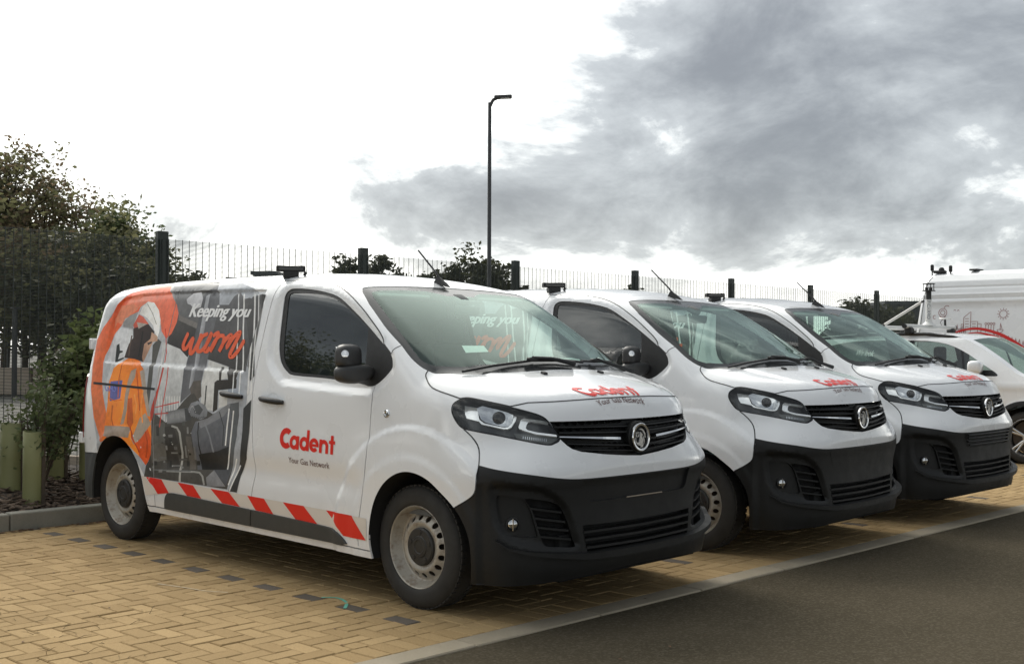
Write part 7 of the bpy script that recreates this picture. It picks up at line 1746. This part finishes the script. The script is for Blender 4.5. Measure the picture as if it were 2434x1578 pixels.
for sg in (-1, 1): b.revolve([(.38, 0), (.38, .34)], (0, sg*.90, .33), (0, -sg, 0), 28); b.revolve([(.38, 0), (.38, .34)], (-2.64, sg*.90, .33), (0, -sg, 0), 28)
b.build('arch_liner', M['void'], car)
MB().box((.86, 0, .62), (.05, 1.0, .16), None, .02).build('grille', M['black_plastic'], car)
MB().box((.84, 0, .36), (.06, 1.1, .16), None, .02).build('lower_bumper', M['black_plastic'], car)
Vt, Tt = font_tris('We look', .2, .01); u_ = fit(Vt, 0, 0); xz = quadmap(u_, (-2.98, 1.335), (-2.72, 1.325), (-2.70, 1.405), (-2.96, 1.415))
mk('lettering', np.stack([xz[:, 0]+.63, -(car_y(xz[:, 0]+.63, xz[:, 1])-.002), xz[:, 1]], 1), Tt, M['white_letter'], car)
# roof bars, wind mast, satellite disc and boom: bolted to the roof bars
M['white_tube'] = simple('white_tube', (0.62, 0.62, 0.60), .4)
def car_pt(x, y, z): return Vector((x+.63, y-10.66, z))
gear = thing('roof_bars', 'pair of white roof bars with black feet clamped across the white car', 'roof bars', (-.63, 10.66, 0))
for xx in (-2.25+.63, -2.95+.63):
    b = MB(); b.tube([(xx, -.80, 1.735), (xx, .80, 1.735)], .030, 10); tb = b.build('bar', M['white_tube'], gear, True)
    for sg in (-1, 1):
        b = MB(); b.box((xx, sg*.68, 1.675), (.10, .11, .10), None, .02); b.build('foot', M['rubber'], gear)
        b = MB(); b.tube([(xx, sg*.80, 1.735), (xx, sg*.83, 1.735)], .031, 10); b.build('end_cap', M['rubber'], gear)
mast = thing('wind_mast', 'white upright wind sensor mast with lettering and a black caged top on the white car', 'sensor', (-2.25, 10.60, 1.755))
b = MB(); b.revolve([(.10, 0), (.07, .03), (.048, .05), (.046, .08)], (0, 0, 0), (0, 0, 1), 18); b.build('mast_base', M['white_tube'], mast, True)
b = MB(); b.tube([(0, 0, .05), (0, 0, .36)], .040, 16); tb = b.build('tube', M['white_tube'], mast, True)
b = MB(); b.tube([(0, 0, .36), (0, 0, .475)], .036, 12); b.revolve([(0, .478), (.088, .478), (.088, .490), (0, .490)], (0, 0, 0), (0, 0, 1), 18); b.revolve([(0, .575), (.085, .575), (.085, .585), (0, .585)], (0, 0, 0), (0, 0, 1), 18)
for k in range(4): a = math.pi/4+math.pi/2*k; b.tube([(.072*math.cos(a), .072*math.sin(a), .48), (.072*math.cos(a), .072*math.sin(a), .58)], .006, 5); b.tube([(.04*math.cos(a), .04*math.sin(a), .485), (.04*math.cos(a), .04*math.sin(a), .53)], .012, 6)
b.build('sensor_head', M['rubber'], mast, True)
M['letter_grey'] = simple('grey_letter', (.10, .11, .14), .5)
def wrap_text(body, r, ang, z0, z1, rot90, parent):
    Vt, Tt = font_tris(body, 0, .01); u = fit(Vt, 0, 0); h = (Vt.max(0)-Vt.min(0)); Lz = z1-z0; hw = Lz*h[1]/h[0]
    zz = z1-u[:, 0]*Lz; aa = ang+(u[:, 1]-.5)*hw/r
    P = np.stack([(r+.001)*np.cos(aa), (r+.001)*np.sin(aa), zz], 1)
    mk('lettering', P, Tt, M['letter_grey'], parent)
wrap_text('PICARRO', .040, math.atan2(-.90, .42)+.0, .09, .345, True, tb)
disc = thing('satellite_antenna', 'flat white antenna disc on a dark stem above the white car\'s roof bars', 'antenna', (-2.25, 11.14, 1.76))
b = MB(); b.revolve([(0, .112), (.078, .112), (.086, .104), (.080, .092), (.0, .088)], (0, 0, 0), (0, 0, 1), 24); b.build('disc', M['white_tube'], disc, True)
b = MB(); b.tube([(0, 0, -.02), (0, 0, .09)], [.018, .014], 10); b.tube([(-.03, -.02, .088), (-.06, -.03, .05), (-.04, -.03, .01), (-.12, -.03, -.02)], .004, 5); b.build('stem', M['rubber'], disc, True)
boom = thing('sampling_boom', 'long white sampling tube slanting up over the white car', 'pole', (-2.70, 10.2, 1.768))
b = MB(); b.tube([(0, 0, 0), (.53, 0, .30)], .019, 10); b.build('tube', M['white_tube'], boom, True)
b = MB(); b.tube([(.53, 0, .30), (.56, 0, .317)], .016, 8); b.tube([(-.04, 0, -.022), (0, 0, 0)], .02, 8); b.build('tip', M['rubber'], boom, True)

# ---- tall white van at the right edge -----------------------------------------------------
tv = thing('tall_van', 'tall high roof white van with line drawings and a red swoosh on its side', 'van', (-4.28, 15.55, 0))
def tv_y(z): return np.interp(z, [.3, .9, 1.5, 2.1, 2.4, 2.6, 2.72, 2.78], [.95, 1.0, .99, .94, .91, .87, .78, .60])
TL = 6.0
ribs = [(2.49, -.010), (2.37, .010), (2.30, -.010)]
gx = np.r_[0, .03, .07, .12, np.arange(.2, TL, .12), TL-.05, TL]; gz = np.unique(np.r_[np.arange(.3, 2.25, .12), np.arange(2.24, 2.79, .0125)])
Gx, Gz = np.meshgrid(gx, gz)
cy = -tv_y(Gz); 
for zc, h_ in ribs: cy -= h_*np.exp(-((Gz-zc)/.016)**2)
xl = np.where(Gx < .13, .13-np.sqrt(np.maximum(0, .13**2-(.13-Gx)**2))*0, 0)
cy += np.where(Gx < .12, .12-np.sqrt(np.maximum(0, .12**2-(.12-Gx)**2)), 0)
xo = Gx-.0+np.interp(Gz, [.3, 1.5, 2.3, 2.6, 2.78], [-.06, -.04, .06, .12, .24])*np.clip(1-Gx/.6, 0, 1)
# sunk side panel
pan = (Gx > .30) & (Gx < 3.2) & (Gz > .9) & (Gz < 2.235); cy += np.where(pan, .016, 0)
P = np.stack([xo, cy, Gz], -1).reshape(-1, 3); nc = len(gx)
F = [(i*nc+j, i*nc+j+1, (i+1)*nc+j+1, (i+1)*nc+j) for i in range(len(gz)-1) for j in range(nc-1)]
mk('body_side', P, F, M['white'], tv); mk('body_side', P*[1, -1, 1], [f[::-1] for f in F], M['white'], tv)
edge = P.reshape(len(gz), nc, 3)
rv = []; 
for e_ in (edge[-1],): rv = [tuple(p) for p in e_]+[tuple(p*[1, -1, 1]) for p in e_]
mk('roof', rv, [(j, j+1, nc+j+1, nc+j) for j in range(nc-1)], M['white'], tv)
bk_ = edge[:, 0]; rb = [tuple(p) for p in bk_]+[tuple(p*[1, -1, 1]) for p in bk_]; m_ = len(bk_)
mk('rear_door', rb, [(j+1, j, m_+j, m_+j+1) for j in range(m_-1)], M['white'], tv)
fk = edge[:, -1]; rb = [tuple(p) for p in fk]+[tuple(p*[1, -1, 1]) for p in fk]; mk('cab_front', rb, [(j, j+1, m_+j+1, m_+j) for j in range(m_-1)], M['white'], tv)
def tv_line(P2, w, name, mat, lift=.006, closed=False):
    """flat vinyl line on the van side, P2 in world (x, z)"""
    L = dens(P2, .05, closed) if True else P2
    if closed: L = np.vstack([L, L[:1]])
    t = np.gradient(L, axis=0); t /= np.maximum(np.linalg.norm(t, axis=1, keepdims=True), 1e-9); n_ = np.stack([-t[:, 1], t[:, 0]], 1)
    ww = w if np.isscalar(w) else np.interp(np.linspace(0, 1, len(L)), np.linspace(0, 1, len(w)), w)[:, None]
    V_ = np.vstack([L+n_*ww, L-n_*ww]); V3_ = np.stack([V_[:, 0]+4.28, -tv_y(V_[:, 1])+.016-lift, V_[:, 1]], 1); m2 = len(L)
    return V3_, [(i, i+1, m2+i+1, m2+i) for i in range(m2-1)]
M['line_vinyl'] = simple('grey_red_line_vinyl', srgb((150, 95, 95)), .5); M['swoosh'] = simple('red_swoosh_vinyl', srgb((205, 35, 30)), .4)
V, F = [], []
def addl(P2, w=.0045, closed=False):
    v, f = tv_line(P2, w, '', None, closed=closed); b0 = len(V); V.extend(map(tuple, v)); F.extend([tuple(q+b0 for q in g) for g in f])
def circ(cx, cz, r, n_=20, a0=0, a1=360): A = np.radians(np.linspace(a0, a1, n_)); return np.stack([cx+r*np.cos(A), cz+r*np.sin(A)], 1)
Sx, Sz = -2.755, 2.02; addl(circ(Sx, Sz, .062))
for k in range(12): a = 2*math.pi*k/12; addl([(Sx+.075*math.cos(a), Sz+.075*math.sin(a)), (Sx+.10*math.cos(a), Sz+.10*math.sin(a))])
addl(circ(-3.79, 2.06, .072)); addl(circ(-3.79, 2.06, .04)*[1, 1]); addl([(-3.83, 2.0), (-3.80, 1.94), (-3.77, 1.94), (-3.74, 2.01)]); addl(circ(-3.72, 2.13, .05, 10, 40, 170)); addl(circ(-3.93, 1.985, .03, 10, 60, 300))
for x0, z0, x1, z1 in ((-3.42, 1.72, -3.30, 1.97), (-3.30, 1.72, -3.18, 1.90), (-3.46, 1.72, -3.42, 1.86), (-3.18, 1.72, -3.12, 1.86)):
    addl([(x0, z0), (x0, z1), (x1, z1+(.10 if x1 > -3.31 and x1 < -3.29 else 0)), (x1, z0)])
    zz = z0+.05
    while zz < z1-.02:
        if x1-x0 > .08: addl([(x0+.025, zz), (x1-.03, zz)])
        zz += .045
for k in range(7): addl([(-3.62+.035*k, 1.70), (-3.60+.035*k, 1.80+.03*(k % 3)), (-3.585+.035*k, 1.70)])
for k in range(4): addl(circ(-3.04+.045*k, 1.86, .018, 10)); addl([(-3.04+.045*k, 1.84), (-3.045+.045*k, 1.72)])
for k in range(9): addl([(-2.92+.06*k, 1.62+.02*math.sin(k*2)-.02*k), (-2.90+.06*k, 1.74-.02*k), (-2.88+.06*k, 1.62-.02*k)])
addl(circ(-2.80, 1.76, .05, 12, 180, 360)); addl([(-2.85, 1.76), (-2.75, 1.76)]); addl([(-2.80, 1.76), (-2.80, 1.87), (-2.77, 1.78)]); addl(circ(-3.58, 2.09, .015, 8, 0, 180)); addl(circ(-3.52, 2.085, .015, 8, 0, 180))
tag(mk('line_drawing', V, F, M['line_vinyl'], tv, False), kind='stuff')
for pts, w in (([(-3.75, 1.62), (-3.552, 1.715), (-3.32, 1.775), (-3.076, 1.765), (-2.75, 1.66), (-2.415, 1.45), (-2.0, 1.12)], [.004, .014, .020, .024, .028, .03, .03]), ([(-3.5, 1.66), (-3.25, 1.71), (-3.05, 1.69), (-2.75, 1.585), (-2.415, 1.36), (-2.0, 1.0)], [.004, .010, .022, .034, .05, .06])):
    v, f = tv_line(crom(pts, 4), w, '', None, .008); mk('swoosh', v, f, M['swoosh'], tv, False)
# rear door shut line and roof lights
xr_ = [(.10+np.interp(z, [.3, 1.5, 2.3, 2.6, 2.78], [-.06, -.04, .06, .12, .24])*.83, z) for z in np.arange(.5, 2.76, .1)]
b = MB(); b.tube([(x, -float(tv_y(z))-.003, z) for x, z in xr_], .005, 5); b.build('door_seam', M['rubber'], tv)
for xw in (1.0, 4.6):
    for sg in (-1, 1):
        b = MB(); b.revolve([(0, .10), (.2, .11), (.22, .12), (.30, .12), (.34, .08), (.35, 0), (.34, -.1), (0, -.1)], (xw, sg*.90, .35), (0, sg, 0), 28); b.build('wheel', M['tyre'], tv, True)
for (xx, zz) in ((.20, 2.86), (.53, 2.83)):
    b = MB(); b.box((xx, -.70, zz), (.06, .11, .115), Matrix.Rotation(.4, 3, 'Z'), .02, 2); b.tube([(xx, -.70, 2.70), (xx, -.70, zz)], .012, 6); b.build('work_light', M['rubber'], tv, True)
b = MB(); b.box((.33, -.68, 2.785), (.22, .12, .05), None, .02); b.revolve([(.05, 0), (.05, .04), (.03, .07), (0, .075)], (.36, -.68, 2.79), (0, 0, 1), 14); b.build('beacon', M['rubber'], tv, True)
b = MB(); b.box((.92, -.55, 2.80), (.14, .3, .03), None, .01); b.build('roof_vent', M['rubber'], tv)
b = MB(); b.box((-.05, -.80, 1.80), (.05, .07, .10), None, .01); b.build('door_hinge', M['white'], tv)
